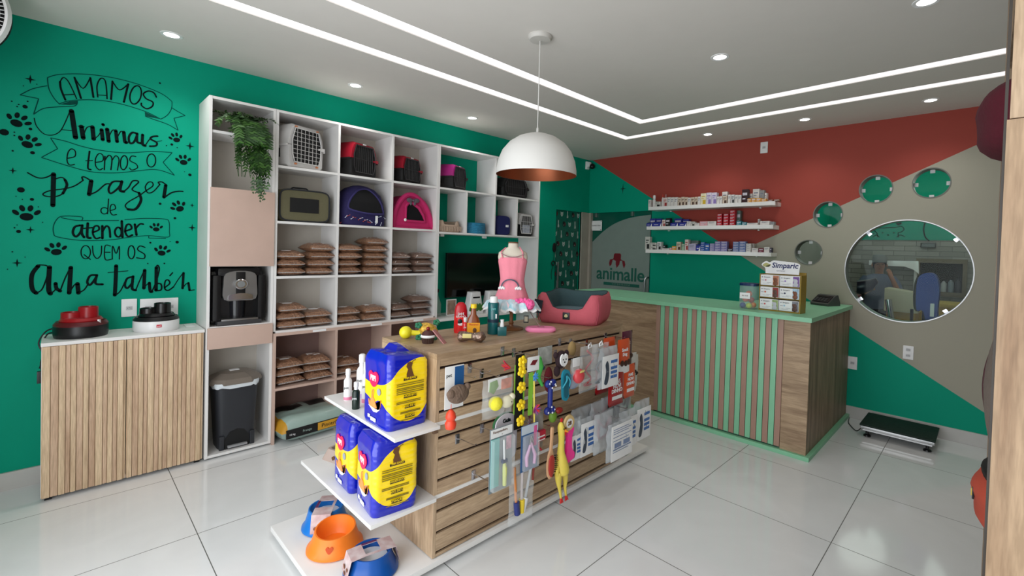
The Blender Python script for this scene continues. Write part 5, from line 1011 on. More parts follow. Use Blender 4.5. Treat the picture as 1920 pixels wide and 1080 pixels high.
# ---- bowls on the end shelves
t = thing('square_feeder', 'beige square pet bowl behind the packs on the middle shelf', 'pet bowl', (1.66, -4.12, .354), .3)
g = G(); sq = lambda k, z: [(a*k, b*k, z) for a, b in superrect(.20, .20, 24, 9)]
g.loft([sq(1, 0), sq(.78, .055), sq(.66, .055), sq(.6, .015)]); g.obj('bowl', mat('beige_plastic', (176, 156, 146), .45), t)
g = G(); g.prism([(0, -.012), (.014, .0), (.0, .012), (-.014, 0)], .0, .002); o = g.obj('diamond_mark', M_drw, t); o.location = (.0, -.097, .025); o.rotation_euler = (0, -.35, -PI/2)
def pet_bowl(label, loc, r, h_, m_, rz=0, heart=True, tilt=0, flare=.0):
    t = thing('pet_bowl', label, 'pet bowl', loc, rz, 'plastic bowls on the island base')
    n = 56; g = G(); R = []
    for rr, zz in ((r*.95, 0), (r*1.06, .004), (r*1.05, .014), (r*.93, .028), (r*.82, h_*.7), (r*.76, h_), (r*.70, h_), (r*.63, h_*.5), (r*.5, h_*.28)):
        R.append([(rr*math.cos(2*PI*k/n), rr*math.sin(2*PI*k/n), zz*(1+tilt*math.cos(2*PI*k/n)*(zz/h_))) for k in range(n)])
    g.loft(R); g.obj('bowl', m_, t)
    if heart:
        g = G(); hp = smooth_path([(0, -.016), (.014, 0), (.016, .01), (.008, .016), (0, .009), (-.008, .016), (-.016, .01), (-.014, 0)], 3, True)
        o = g.prism(hp, 0, .0015).obj('heart_cutout', mat('deep_orange', (196, 70, 10), .5), t)
        o.location = (r*.865+.003, 0, h_*.48); o.rotation_euler = (0, -.22, 0)
    return t
M_or = mat('orange_plastic', (248, 128, 36), .4); M_blu = mat('bright_blue_plastic', (18, 112, 196), .35); M_blu2 = mat('royal_blue_plastic', (12, 78, 158), .3)
pet_bowl('orange plastic pet bowl with a heart cutout on the island base', (1.92, -4.29, .052), .120, .094, M_or, -.62, tilt=-.12)
M_slv = mat('printed_sleeve', (226, 212, 212), .45, var=.12, scale=22, rgb2=(186, 150, 150))
def sleeve_bowl(label, loc, r, h_, m_, rz):
    t = pet_bowl(label, loc, r, h_, m_, rz, False)
    g = G(); g.lathe([(.001, 0), (r*.6, 0), (r*.62, .004), (.001, .004)], c=(0, 0, h_*.62)); g.obj('paper_insert', M_paper, t)
    g = G(); sec = [(-r*1.02, .02), (-r*.86, h_+.004), (-r*.3, h_+.008), (r*.3, h_+.008), (r*.86, h_+.004), (r*1.02, .02)]; hw = r*.42
    for (a, b) in zip(sec, sec[1:]):
        top = abs(a[1]-b[1]) < .001
        if top:
            for y0_, y1_ in ((-hw, -hw*.72), (hw*.72, hw)): g.loft([[(a[0], y0_, a[1]), (a[0], y1_, a[1]), (a[0], y1_, a[1]+.002), (a[0], y0_, a[1]+.002)], [(b[0], y0_, b[1]), (b[0], y1_, b[1]), (b[0], y1_, b[1]+.002), (b[0], y0_, b[1]+.002)]])
        else: g.loft([[(a[0], -hw, a[1]), (a[0], hw, a[1]), (a[0], hw, a[1]+.002), (a[0], -hw, a[1]+.002)], [(b[0], -hw, b[1]), (b[0], hw, b[1]), (b[0], hw, b[1]+.002), (b[0], -hw, b[1]+.002)]])
    g.obj('card_sleeve', M_slv, t)
    g = G()
    for s_ in (1, -1):
        for (yy, zz, rr) in ((-.02, .045, .013), (.022, .05, .01), (.0, .028, .012)):
            k = (h_+.004-zz)/(h_-.016); xx = s_*(r*.86+(r*.16)*k+.0035); g.ball((xx, yy, zz), (.002, rr, rr*.8), 10, 6)
    g.obj('animal_print', mat('print_brown', (132, 84, 60), .5), t)
    g = G(); g.box(-r*.3, r*.3, -hw, -hw*.74, h_+.0105, h_+.0115); g.obj('purple_print', mat('print_purple', (96, 40, 88)), t)
sleeve_bowl('bright blue pet bowl in a printed card sleeve behind the orange bowl', (1.715, -4.255, .052), .108, .10, M_blu, -.62)
sleeve_bowl('royal blue pet bowl in a printed card sleeve, nearest the camera', (2.195, -4.24, .052), .112, .09, M_blu2, -1.75)

# ---- things on the island top
Z = IH
t = thing('squeaky_ball', 'yellow lightbulb-shaped squeaky toy on the island top', 'pet toy', (1.905, -3.93, Z), 1.0)
g = G(); g.ball((0, 0, .032), .034, 20, 14); g.tube([(.03, 0, .03), (.05, 0, .028), (.075, 0, .025)], [.016, .014, .018], 14); g.obj('body', mat('lemon_rubber', (228, 216, 40), .35), t)
t = thing('pineapple_toy', 'orange speckled pineapple toy with green feet lying on the island top', 'pet toy', (1.985, -3.84, Z), .9)
g = G(); g.at(Matrix.Translation((0, 0, .045)) @ Matrix.Rotation(.5, 4, 'Y')); g.ball((0, 0, 0), (.055, .04, .038), 24, 16); g.obj('body', mat('amber_rubber', (200, 150, 46), .5, var=.5, scale=60, rgb2=(240, 190, 70), bump=.6, bscale=60), t)
g = G()
for c in ((-.05, -.02, .075), (.04, .02, .085), (-.045, -.03, .012), (.03, -.035, .008)):
    for k in range(5): a = k*2*PI/5; g.ball((c[0]+.011*math.cos(a), c[1]+.008*math.sin(a), c[2]+.008*math.sin(a)), (.010, .008, .009), 8, 6)
g.obj('green_leaves', mat('felt_green', (38, 110, 78), .7), t)
t = thing('cupcake_toy', 'chocolate cupcake toy with white icing on the island top', 'pet toy', (2.085, -3.905, Z), 0)
g = G(); g.loft([[(r_*math.cos(2*PI*k/48), r_*math.sin(2*PI*k/48), z) for k in range(48) for r_ in [rr+(.0012 if k % 2 else -.0012)]] for rr, z in ((.027, 0), (.034, .032))]); g.obj('wrapper', mat('cocoa', (66, 44, 38), .5), t)
g = G(); g.lathe([(.036, .031), (.038, .037), (.033, .045)], n=28); g.obj('icing', M_paper, t)
g = G(); g.lathe([(.034, .044), (.028, .056), (.018, .064), (.008, .068), (.001, .069)], n=24); g.obj('frosting', mat('cocoa_dark', (72, 34, 34), .4), t)
g = G(); g.ball((0, 0, .075), .010, 12, 8); g.obj('cherry', mat('cherry', (128, 24, 28), .25), t)
t = thing('toothbrush_card', 'pink flat blister leaning against the cupcake toy', 'pet toy', (2.15, -3.84, Z), .6)
g = G(); g.at(Matrix.Rotation(-.75, 4, 'Y')); g.box(-.006, .0, -.018, .018, .0, .095, .003); g.obj('card', mat('rose_card', (176, 118, 118), .35), t)
t = thing('sauce_bottle_toy', 'red ketchup-style shampoo bottle standing on the island top', 'bottle', (1.945, -3.60, Z), -.6, scale=1.1)
g = G(); el = lambda w_, d_, z: [(a, b, z) for a, b in superrect(d_, w_, 28, 2.6)]
g.loft([el(.066, .042, 0), el(.072, .046, .01), el(.070, .045, .09)]); g.obj('body', mat('tomato_red', (216, 24, 28), .25, coat=.5), t)
g = G(); g.loft([el(.069, .044, .088), el(.066, .042, .12), el(.055, .038, .145), el(.03, .022, .16), el(.01, .01, .163)]); g.obj('cap', mat('crimson_cap', (178, 16, 30), .25), t)
text('pet', .026, M_paper, t, (.0235, 0, .105)); text('BANHO', .014, M_paper, t, (.0238, 0, .088))
g = G(); g.ball((.023, -.004, .062), (.002, .012, .014), 12, 8); g.obj('black_mark', M_black, t)
g = G(); g.ball((.022, .0, .048), (.003, .016, .008), 12, 8); g.obj('white_mark', M_paper, t)
spray('small red bottle with white cap in front of the ketchup-style bottle', 1.99, -3.60, Z, .095, .0175, mat('tomato_red', (0, 0, 0)), None, M_paper, 'nail_care_bottle', txt='pet', txm=M_paper, rz=-.6)
t = thing('hot_sauce_toy', 'amber flask-shaped bottle with yellow cap and orange label', 'bottle', (2.085, -3.615, Z), -.6, scale=1.12)
g = G(); g.loft([el(.062, .040, 0), el(.068, .044, .008), el(.068, .044, .07), el(.056, .036, .092), el(.028, .026, .112), el(.024, .024, .145)]); g.obj('body', mat('amber_glass', (126, 62, 28), .15, coat=.5), t)
g = G(); g.lathe([(.015, .143), (.015, .163), (.001, .164)], n=20); g.obj('cap', mat('yellow_cap', (236, 200, 30), .35), t)
g = G(); g.prism([(-.031, .016), (.031, .016), (.031, .072), (-.031, .072)], .0215, .0232); g.obj('label', mat('orange_label', (232, 160, 34), .4), t)
text('Menthol', .014, mat('label_red', (190, 30, 24)), t, (.0238, 0, .064)); g = G(); g.ball((.0235, .006, .035), (.0015, .01, .013), 10, 8); g.obj('label_print', M_drw, t)
t = thing('foil_wrapped_toy', 'silver and brown foil-wrapped bone toy lying in front of the sauce bottle', 'pet toy', (2.20, -3.715, Z+.0), -.72, scale=1.15)
g = G(); g.tube(smooth_path([(0, -.062, .026), (0, -.05, .026), (0, -.02, .026), (0, .01, .025), (0, .03, .024), (0, .05, .024), (0, .066, .022)], 3), [.010, .017, .022, .024, .024, .023, .021, .019, .018, .018, .020, .021, .023, .024, .026, .024, .018, .012, .005], 14)
g.obj('wrapper', mat('crinkled_foil', (176, 160, 146), .22, .7, bump=1, bscale=45, var=.3, scale=30, rgb2=(120, 90, 76)), t)
g = G(); g.at(Matrix.Translation((.021, -.02, .03))); g.box(0, .003, -.018, .022, -.008, .012, .001); g.obj('label', mat('gold_label', (214, 200, 130), .4), t)
t = thing('cologne_spray', 'tall teal spray bottle with white cap on the island top', 'bottle', (2.09, -3.475, Z), -.7)
M_tb = mat('teal_bottle', (14, 92, 96), .25, coat=.3)
g = G(); g.lathe([(.001, 0), (.031, 0), (.033, .005), (.033, .178), (.028, .184)], n=32); g.obj('body', M_tb, t)
g = G(); g.lathe([(.024, .184), (.022, .215), (.015, .22), (.001, .221)], n=24); g.obj('cap', M_paper, t)
g = G(); g.lathe([(.0334, .07), (.0334, .088)], n=32, cap0=False, cap1=False); g.obj('band', mat('ink_navy', (8, 40, 60)), t)
text('pet', .02, mat('aqua', (120, 200, 200)), t, (.034, 0, .15)); g = G(); g.box(.031, .034, .012, .02, .095, .12); g.obj('white_mark', M_paper, t)
t = thing('perfume_bottle', 'small square teal bottle with white stopper in front of the tall teal one', 'bottle', (2.155, -3.462, Z), -.7)
g = G(); g.box(-.021, .021, -.026, .026, 0, .05, .005); g.obj('body', M_tb, t)
g = G(); g.lathe([(.012, .05), (.012, .06), (.009, .075), (.011, .09), (.001, .092)], n=18); g.obj('stopper', M_paper, t)

# ---- mannequin with dress
t = thing('dog_mannequin', 'small cream torso mannequin on a turned wooden stand, on the island top', 'mannequin', (2.03, -3.28, Z), -.75)
def body_ring(z, w_, d_, cx=0, n=28): return [(cx+a, b, z) for a, b in superrect(d_, w_, n, 2.2)]
g = G(); g.loft([body_ring(.2, .15, .12), body_ring(.26, .125, .10), body_ring(.33, .135, .10), body_ring(.40, .165, .105), body_ring(.445, .185, .10), body_ring(.475, .175, .085), body_ring(.495, .11, .07), body_ring(.51, .064, .056), body_ring(.535, .058, .052)]); g.obj('torso', mat('cream_linen', (206, 196, 180), .8, bump=.1), t)
g = G(); g.lathe([(.031, .533), (.032, .538), (.028, .541), (.001, .542)], n=24); g.obj('neck_cap', mat('brown_cap', (110, 72, 44), .5), t)
g = G(); g.lathe([(.001, 0), (.075, 0), (.078, .006), (.06, .014), (.016, .018), (.012, .03), (.017, .04), (.011, .05), (.011, .10), (.016, .11), (.011, .12), (.012, .21)], n=30); g.obj('stand', mat('turned_wood', (136, 90, 56), .4), t)
dd = thing('pet_dress', 'pink halter pet dress with rainbow, blue ruffle and pompom, on the mannequin', 'dress', (2.03, -3.28, Z), -.75)
M_dr = mat('pink_jersey', (226, 132, 148), .85, bump=.15)
g = G(); R = []
for z, w_, d_ in ((.165, .225, .17), (.20, .20, .16), (.26, .155, .125), (.31, .14, .112), (.37, .155, .112), (.42, .172, .112), (.445, .165, .108)):
    r = body_ring(z, w_+.008, d_+.006, 0, 48); R.append([(x*(1+.03*math.sin(k*PI/2)), y, zz) for k, (x, y, zz) in enumerate(r)])
g.loft(R, True, False, False)
g.tube([(.045, -.062, .44), (.04, -.072, .48), (.0, -.045, .505)], .004, 6); g.tube([(.045, .062, .44), (.04, .06, .48), (.0, .04, .51)], .004, 6); g.obj('bodice', M_dr, dd)
g = G(); g.tube([(.058, y, .448+.022*(y/.07)**2*1) for y in [k*.01-.07 for k in range(15)]], .0028, 6); g.obj('neck_binding', mat('mauve_binding', (150, 110, 118), .8), dd)
g = G(); R = []
for z, w_, amp in ((.195, .20, .0), (.17, .29, .012), (.135, .325, .018)):
    R.append([((w_/2*.8+amp*math.sin(k*.98))*math.cos(2*PI*k/90), (w_/2+amp*math.sin(k*.98))*math.sin(2*PI*k/90), z+amp*.5*math.cos(k*1.7)) for k in range(90)])
g.loft(R, True, False, False); g.obj('ruffle', mat('pale_blue_tulle', (150, 208, 220), .6, var=.12, scale=30, rgb2=(224, 226, 232)), dd)
g = G(); R = []
for z, w_, amp in ((.136, .326, .018), (.122, .332, .02)):
    R.append([((w_/2*.8+amp*math.sin(k*.98))*math.cos(2*PI*k/90), (w_/2+amp*math.sin(k*.98))*math.sin(2*PI*k/90), z+.016*.5*math.cos(k*1.7)) for k in range(90)])
g.loft(R, True, False, False); g.obj('ruffle_hem', M_paper, dd)
g = G()
for rr in (.048, .052): g.tube([(.078-.02*abs(math.cos(a))**2, -.012+rr*math.cos(a)*1.05, .262+rr*math.sin(a)) for a in [PI*k/14 for k in range(15)]], .0022, 6)
g.obj('rainbow', mat('slate_cord', (96, 96, 112), .6), dd)
g = G()
for c in (-.062, .038):
    for k in range(5): g.ball((.078-.02*(abs(c)/.06), c+(k-2)*.007, .257+(.005 if k % 2 else 0)), (.008, .008, .009), 8, 6)
g.obj('cloud_patch', M_paper, dd)
g = G(); g.prism([(-.03, .185), (0, .15), (.02, .19), (.012, .15), (.035, .165), (.0, .12), (-.02, .14)], .108, .112); g.obj('ribbon_bow', mat('blush_ribbon', (232, 200, 204), .5), dd)
g = G(); rng = random.Random(8)
g.ball((.085, .105, .165), .032, 18, 14)
for k in range(60):
    v_ = Vector((rng.gauss(0, 1), rng.gauss(0, 1), rng.gauss(0, 1))).normalized()*.029; g.ball((.085+v_.x, .105+v_.y, .165+v_.z), .008, 6, 5)
for k in range(22): g.ball((.09+rng.uniform(-.01, .01), .03+.06*k/22, .185+rng.uniform(-.012, .012)), .010, 6, 5)
g.obj('pompom', mat('hot_pink_fluff', (240, 100, 160), .95, var=.1, scale=40), dd)
g = G(); g.box(.128, .131, .075, .105, .06, .105, .001).m(1).box(.131, .132, .08, .1, .068, .098); g.obj('swing_tag', [M_black, mat('tag_print', (150, 140, 120))], dd)
t = thing('pink_neck_pillow', 'flat pink oval pouch with a cord on the island top before the bed', 'pet toy', (2.2, -3.19, Z), -.75, scale=1.25)
g = G(); g.loft([[(a*k, b*k, z) for a, b in superrect(.085, .15, 30, 3)] for k, z in ((.9, 0), (1, .007), (1, .014), (.88, .021))]); g.obj('pouch', mat('bubblegum_plush', (240, 136, 176), .8), t)
g = G(); g.box(-.006, .006, -.018, .018, .018, .0225, .003); g.obj('slot', mat('dusky_pink', (150, 80, 96)), t)
g = G(); g.tube(smooth_path([(.0, .0, .02), (-.04, -.02, .04), (-.09, -.05, .08), (-.14, -.07, .125)]), .002, 6); g.obj('cord', mat('grey_pink_cord', (172, 140, 140)), t)

# ---- pet bed on island
t = thing('pet_bed', 'pink bolster pet bed with grey lining on the island top', 'pet bed', (2.03, -2.66, Z), .44)
M_bp = mat('salmon_canvas', (196, 92, 104), .85, bump=.25, bscale=120); M_bg = mat('slate_lining', (62, 86, 90), .9, bump=.2)
def bed_wall(name, m_, inset, z0_, off):
    g = G(); n = 72; R = []
    for q in range(11):
        a = 2*PI*q/10 if 0 else q/10
        prof = [(1.0, .0), (1.06, .03), (1.10, .09), (1.085, .15), (1.03, .19), (.97, .195), (.90, .18), (.86, .14), (.83, .08), (.82, .04), (.82, .02)][q]
        r = []
        for k, (x, y) in enumerate(superrect(.42, .44, n, 6)):
            front = max(0, 1-max(0, (abs(y)-.10)/.07)) if x < -.1 and 0 else 0
            fr2 = (1 if abs(x) < .10 else max(0, 1-(abs(x)-.10)/.06)) if y < -.15 else 0
            corner = min(1, (abs(x)/.21)*(abs(y)/.22))
            hz = prof[1]*(1-.48*fr2)*(.94+.14*corner)
            r.append((x*prof[0], y*prof[0], hz))
        R.append(r)
    return R
R = bed_wall('', M_bp, 0, 0, 0)
g = G(); g.loft(R[:6], True, True, False); g.obj('outer_bolster', M_bp, t, smooth=1.2)
g = G(); g.loft(R[5:], True, False, False); g.loft([R[-1]], True, True, False) if 0 else None; g.obj('lining', M_bg, t, smooth=1.2)
g = G(); g.loft([[(a*k, b*k, z) for a, b in superrect(.36, .38, 40, 6)] for k, z in ((.96, .02), (1, .05), (.96, .075), (.6, .082))]); g.obj('cushion', mat('blue_grey_cushion', (92, 114, 122), .9, bump=.2), t)
g = G(); g.tube(R[5][::1], .003, 5, True); g.obj('piping', mat('dark_slate', (48, 60, 64), .8), t)
for sx_ in (-1, 1): g = G(); g.tube([(sx_*.2, -.215, .01), (sx_*.218, -.228, .08), (sx_*.215, -.224, .15), (sx_*.205, -.21, .19)], .0035, 6); g.obj('corner_seam', mat('rose_seam', (160, 66, 80), .8), t)
g = G(); g.box(-.028, .028, -.262, -.250, .04, .085, .002) if 0 else g.box(-.024, .024, -.248, -.238, .035, .082, .002); g.obj('brand_patch', M_black, t)
g = G(); g.prism(smooth_path([(-.012, .055), (-.008, .068), (0, .071), (.008, .068), (.012, .055), (0, .05)], 3, True), -.2495, -.248, 'y'); g.obj('patch_logo', mat('patch_cream', (200, 190, 140)), t)
g = G(); g.at(Matrix.Translation((-.195, -.265, .11)) @ Matrix.Rotation(.15, 4, 'Y')); g.box(-.03, .03, -.003, 0, -.04, .05, .002); g.obj('hang_tag', mat('navy_tag', (20, 26, 40), .5), t)
g = G(); g.at(Matrix.Translation((-.195, -.269, .11)) @ Matrix.Rotation(.15, 4, 'Y')); g.ball((0, 0, .004), (.007, .001, .007), 8, 6); g.tube([(-.012, 0, -.012), (0, 0, -.005), (.012, 0, -.012)], .0018, 5); g.obj('tag_print', M_paper, t)
# ================================================================ goods hanging on the slatwall (each faces +x)
HX = IX1
def hang(name, label, cat, y, z, x=.13, rz=0, group=None): return thing(name, label, cat, (HX+x, y, z), rz, group)
def card(t, w_, h_, m_, z1=0, name='header_card', x=0):
    g = G(); g.box(x-.001, x+.001, -w_/2, w_/2, z1-h_, z1, .0005); return g.obj(name, m_, t)
def polybag(t, w_, h_, z1=0, d_=.02, m_=None, name='clear_bag', seed=0):
    g = G(); n = 12; fr, bk = [], []
    for i in range(n+1):
        a, b = [], []
        for j in range(n+1):
            u, v = -1+2*j/n, i/n; k = (max(0, 1-u*u))**.5*(max(0, math.sin(PI*min(1, v*.95+.03))))**.6
            nz = noise.noise(Vector((u*3+seed, v*5, seed)))*.012+noise.noise(Vector((u*8+seed, v*11, seed)))*.004
            a.append(g.v((d_/2*k+nz, u*w_/2, z1-v*h_))); b.append(g.v((-d_/2*k+nz*.5, u*w_/2, z1-v*h_)))
        fr.append(a); bk.append(b)
    for i in range(n):
        for j in range(n): g._f((fr[i][j], fr[i][j+1], fr[i+1][j+1], fr[i+1][j])); g._f((bk[i][j], bk[i+1][j], bk[i+1][j+1], bk[i][j+1]))
    return g.obj(name, m_ or M_clear, t)
# 1 plush mouse on a card, and the red rubber toy below
t = hang('plush_toy', 'striped brown plush toy on a white and blue card, leftmost on the slatwall', 'pet toy', -4.0, .955, .13)
card(t, .10, .19, M_paper, .035); g = G(); g.box(.0012, .002, .0, .05, -.06, .03); g.obj('blue_print', mat('card_blue', (28, 84, 140)), t)
g = G(); g.ball((.03, .0, -.085), (.03, .055, .042), 22, 14); g.ball((.04, -.045, -.075), (.018, .02, .018), 12, 8); g.ball((.035, .045, -.06), (.014, .016, .018), 12, 8); g.obj('plush_body', mat('tabby_plush', (150, 124, 106), .95, var=.4, scale=35, rgb2=(92, 74, 62), bump=.5, stretch=(1, 2, 1)), t)
text('pet', .022, M_ink, t, (.0016, -.03, -.005))
t = hang('rubber_toy', 'red-orange rubber kong toy dangling under the striped plush toy', 'pet toy', -4.015, .80, .13)
M_ro = mat('red_orange_rubber', (222, 66, 40), .4)
g = G(); g.tube([(0, 0, .02), (0, 0, -.02)], .002, 5); g.lathe([(.008, -.005), (.020, -.02), (.024, -.04), (.018, -.052), (.026, -.066), (.022, -.088), (.008, -.094)], n=20); g.obj('body', M_ro, t)
# 3 bag with duck and ball
t = hang('duck_toy_bag', 'clear bag with yellow ball and white duck toy under a green card', 'pet toy', -3.745, .89, .13)
card(t, .12, .06, M_paper, .0); g = G(); g.prism([(-.05, -.015), (-.01, -.01), (.0, -.04), (-.03, -.075), (-.055, -.06)], .002, .006); g.obj('green_card_print', mat('leaf_card', (104, 146, 40)), t)
g = G(); g.box(.003, .006, .02, .085, -.062, -.012); g.obj('red_label', mat('label_peach', (214, 120, 90), .4, var=.3, scale=40), t)
g = G(); g.ball((.022, -.03, -.115), .034, 18, 12); g.obj('yellow_ball', mat('lemon_fur', (228, 218, 60), .9, bump=.5), t)
g = G(); g.ball((.026, .04, -.12), (.024, .038, .03), 18, 12); g.ball((.03, .068, -.10), (.015, .018, .017), 12, 8); g.obj('duck_body', mat('cream_rubber', (222, 216, 190), .4), t)
g = G(); g.ball((.046, .05, -.118), .0045, 8, 6); g.obj('eye', M_black, t); polybag(t, .19, .19, .0, .07, seed=1)
# flowers lei
t = hang('flower_garland', 'black strip with five yellow flower toys hanging down the slatwall', 'pet toy', -3.61, .985, .14)
g = G(); g.box(-.002, 0, -.03, .03, -.38, .0); g.obj('backing_strip', M_blackm, t)
for k, z in enumerate((-.035, -.085, -.165, -.255, -.335)):
    g = G()
    for q in range(5): a = q*2*PI/5+k; g.ball((.012, .018*math.cos(a)+.004, z+.018*math.sin(a)), (.008, .013, .013), 8, 6)
    g.ball((.02, .004, z), .009, 8, 6); g.obj('flower', mat('flower_yellow', (240, 206, 30), .6), t)
g = G(); g.box(-.001, .001, .026, .036, -.36, -.01).box(-.001, .001, -.036, -.03, -.30, -.05); g.obj('green_ribbon', mat('lime_plastic', (130, 190, 60), .4), t)
# feather and wand
t = hang('feather_toy', 'orange and magenta feather tuft left of the yellow flower strip', 'pet toy', -3.70, .945, .13)
g = G()
for k in range(12): a = k/12*1.6-.2; g.m(k % 2).tube([(0, .03, -.02), (.01*math.sin(k), .03-.05*math.cos(a-.5), -.02+.045*math.sin(a))], [.006, .001], 6)
g.obj('feathers', [mat('feather_orange', (226, 80, 40), .8), mat('feather_magenta', (190, 40, 110), .8)], t)
t = hang('cat_wand', 'cat wand with blue feather, lime stick and white header card', 'pet toy', -3.53, .965, .155)
card(t, .085, .075, M_paper, .0); g = G(); g.prism([(-.025, -.04), (-.005, -.018), (.03, -.02), (.01, -.045)], .0015, .003); g.obj('print', M_mar, t)
g = G(); g.tube([(0.008, .0, -.09), (.008, .005, -.22), (.008, .012, -.36)], .0045, 8); g.obj('stick', mat('straw_yellow', (226, 206, 96), .5), t)
g = G(); g.box(.0, .002, -.03, .0, -.30, -.08); g.obj('lime_backing', mat('lime_plastic', (0, 0, 0)), t)
g = G(); rng = random.Random(5)
for k in range(14): a = rng.uniform(0, 2*PI); g.tube([(.012, 0, -.10), (.02, .022*math.cos(a), -.10+.026*math.sin(a))], [.007, .001], 6)
g.obj('blue_feather', mat('sky_feather', (70, 140, 210), .8), t)
g = G()
for k in range(14): a = rng.uniform(0, 2*PI); g.m(k % 2).tube([(.012, .008, -.27), (.03, .008+.028*math.cos(a), -.27+.028*math.sin(a))], [.006, .001], 6)
g.obj('tinsel_ball', [mat('tinsel_purple', (140, 50, 140), .4), mat('tinsel_red', (214, 50, 60), .4)], t)
t = hang('frog_toy', 'bright green plush leg toy between the wand and the polka-dot bone', 'pet toy', -3.465, .945, .13)
g = G(); g.tube([(0, 0, 0), (.0, .015, -.05), (.01, -.012, -.10), (.012, .02, -.15)], [.014, .017, .013, .008], 12); g.obj('body', mat('grass_plush', (70, 168, 72), .8), t)
# polka-dot bone
t = hang('polka_bone', 'navy bone toy with white polka dots, upright in the middle of the slatwall', 'pet toy', -3.405, .82, .165)
M_nb = mat('navy_vinyl', (26, 40, 120), .4); g = G(); g.tube([(0, 0, -.03), (0, 0, -.145)], .014, 16)
for z in (-.022, -.155):
    for s_ in (-1, 1): g.ball((0, s_*.018, z+(.006 if z > -.1 else -.006)), (.017, .022, .021), 16, 12)
g.obj('body', M_nb, t)
g = G()
for y, z in ((-.022, -.012), (.02, -.02), (0, -.038), (-.012, -.002), (-.025, -.165), (.022, -.158), (0, -.140), (.006, -.172), (.028, -.03)): g.ball((.0145, y, z), (.004, .0055, .0055), 10, 6)
g.obj('dots', M_paper, t)
# husky faced plush
t = hang('husky_toy', 'dark brown plush dog with white face at the top of the slatwall', 'pet toy', -3.31, .965, .15)
g = G(); g.ball((0, 0, -.05), (.022, .042, .05), 18, 12); g.ball((0, -.045, -.02), (.012, .016, .018), 10, 8); g.ball((0, .045, -.02), (.012, .016, .018), 10, 8); g.ball((0, -.03, -.11), (.016, .022, .03), 12, 8); g.obj('body', mat('dark_plush', (44, 26, 32), .9), t)
g = G(); g.prism(smooth_path([(-.028, -.03), (-.012, -.015), (0, -.03), (.012, -.015), (.028, -.03), (.026, -.065), (0, -.085), (-.026, -.065)], 3, True), .018, .026); g.obj('face_mask', M_paper, t)
g = G(); g.ball((.027, -.011, -.045), .004, 8, 6); g.ball((.027, .011, -.045), .004, 8, 6); g.ball((.028, 0, -.06), (.003, .006, .005), 8, 6); g.obj('eyes_and_nose', M_black, t)
t = hang('hanging_card', 'white card backed toys behind the dark husky plush', 'pet toy', -3.375, .985, .09); card(t, .11, .10, mat('grey_card', (170, 172, 168), .5, var=.2, scale=30), 0)
t = hang('maroon_toy', 'maroon plush toy between the polka-dot bone and the blue sandal', 'pet toy', -3.375, .86, .12); g = G(); g.ball((0, 0, -.05), (.02, .03, .07), 14, 10); g.obj('body', mat('maroon_plush', (96, 20, 30), .9), t)
# flip flop
t = hang('sandal_toy', 'turquoise flip-flop shaped toy right of the polka-dot bone', 'pet toy', -3.293, .855, .165)
sole = smooth_path([(-.03, -.03), (-.018, .0), (.01, .004), (.034, -.02), (.038, -.06), (.026, -.11), (.03, -.145), (.01, -.168), (-.018, -.155), (-.026, -.10)], 3, True)
g = G(); g.prism(sole, 0, .012); g.obj('sole', mat('turquoise_foam', (26, 132, 156), .6), t)
g = G(); g.prism([(y*.7+.002, z*.8-.018) for y, z in sole], .012, .0135); g.obj('inner_sole', mat('dark_turquoise', (16, 92, 110), .6), t)
g = G(); g.tube(smooth_path([(.012, -.026, -.09), (.026, -.01, -.05), (.014, .004, -.03), (.026, .018, -.055), (.012, .03, -.09)]), .004, 6); g.obj('strap', mat('turquoise_strap', (60, 160, 180)), t)
# red ball on card, blue disc
t = hang('red_ball_toy', 'clear pack with a red ball hanging right of the turquoise sandal', 'pet toy', -3.195, .91, .165)
card(t, .06, .05, M_paper, .0); g = G(); g.ball((.02, .0, -.10), (.028, .042, .042), 20, 14); g.obj('ball', mat('coral_ball', (206, 70, 76), .35), t); polybag(t, .095, .17, .0, .06, seed=3)
g = G()
for k in range(8): g.tube([(.045, -.02+.005*k, -.075), (.05, -.015+.004*k, -.06-.003*(k % 3))], .0016, 5)
g.obj('tinsel', mat('gold_tinsel', (200, 190, 100), .4), t)
t = hang('blue_disc_toy', 'blue rubber disc toy behind and below the red ball pack', 'pet toy', -3.165, .80, .12); g = G(); g.ball((0, 0, -.04), (.018, .052, .045), 18, 12); g.obj('disc', mat('disc_blue', (24, 86, 150), .4), t)
t = hang('tan_rope_toy', 'tan plush toy on the upper hooks beside the clear leash bags', 'pet toy', -3.16, .975, .10); g = G(); g.ball((0, 0, -.03), (.02, .03, .045), 14, 10); g.obj('body', mat('tan_plush', (150, 124, 80), .9), t)
# clear leash bags
for k, (y, z, x, w_, h_, c, lb) in enumerate(((-3.06, .96, .15, .17, .27, (168, 40, 50), 'clear bag with a red leash, left of the penguin-label bags'), (-2.98, .965, .17, .17, .25, (120, 126, 132), 'clear bag with a grey strap behind the upper penguin-label bag'))):
    t = hang('leash_bag', lb, 'pet leash', y, z, x, 0, 'clear bags of leashes on the slatwall'); polybag(t, w_, h_, 0, .03, seed=5+k)
    g = G(); g.tube(smooth_path([(0, -.02, -.03), (.005, .03, -.08), (0, -.03, -.14), (.004, .02, -.2), (0, -.04, -.23), (0, .03, -.235)]), .006, 8); g.obj('leash', mat('leash_%d' % k, c, .7), t)
    g = G(); g.tube([(.0, -.01, .0), (.0, .012, .012), (.0, .02, -.01), (0, -.01, -.015)], .004, 6, True); g.obj('clasp', M_paper, t)
M_lb = mat('label_blue', (60, 104, 168), .4)
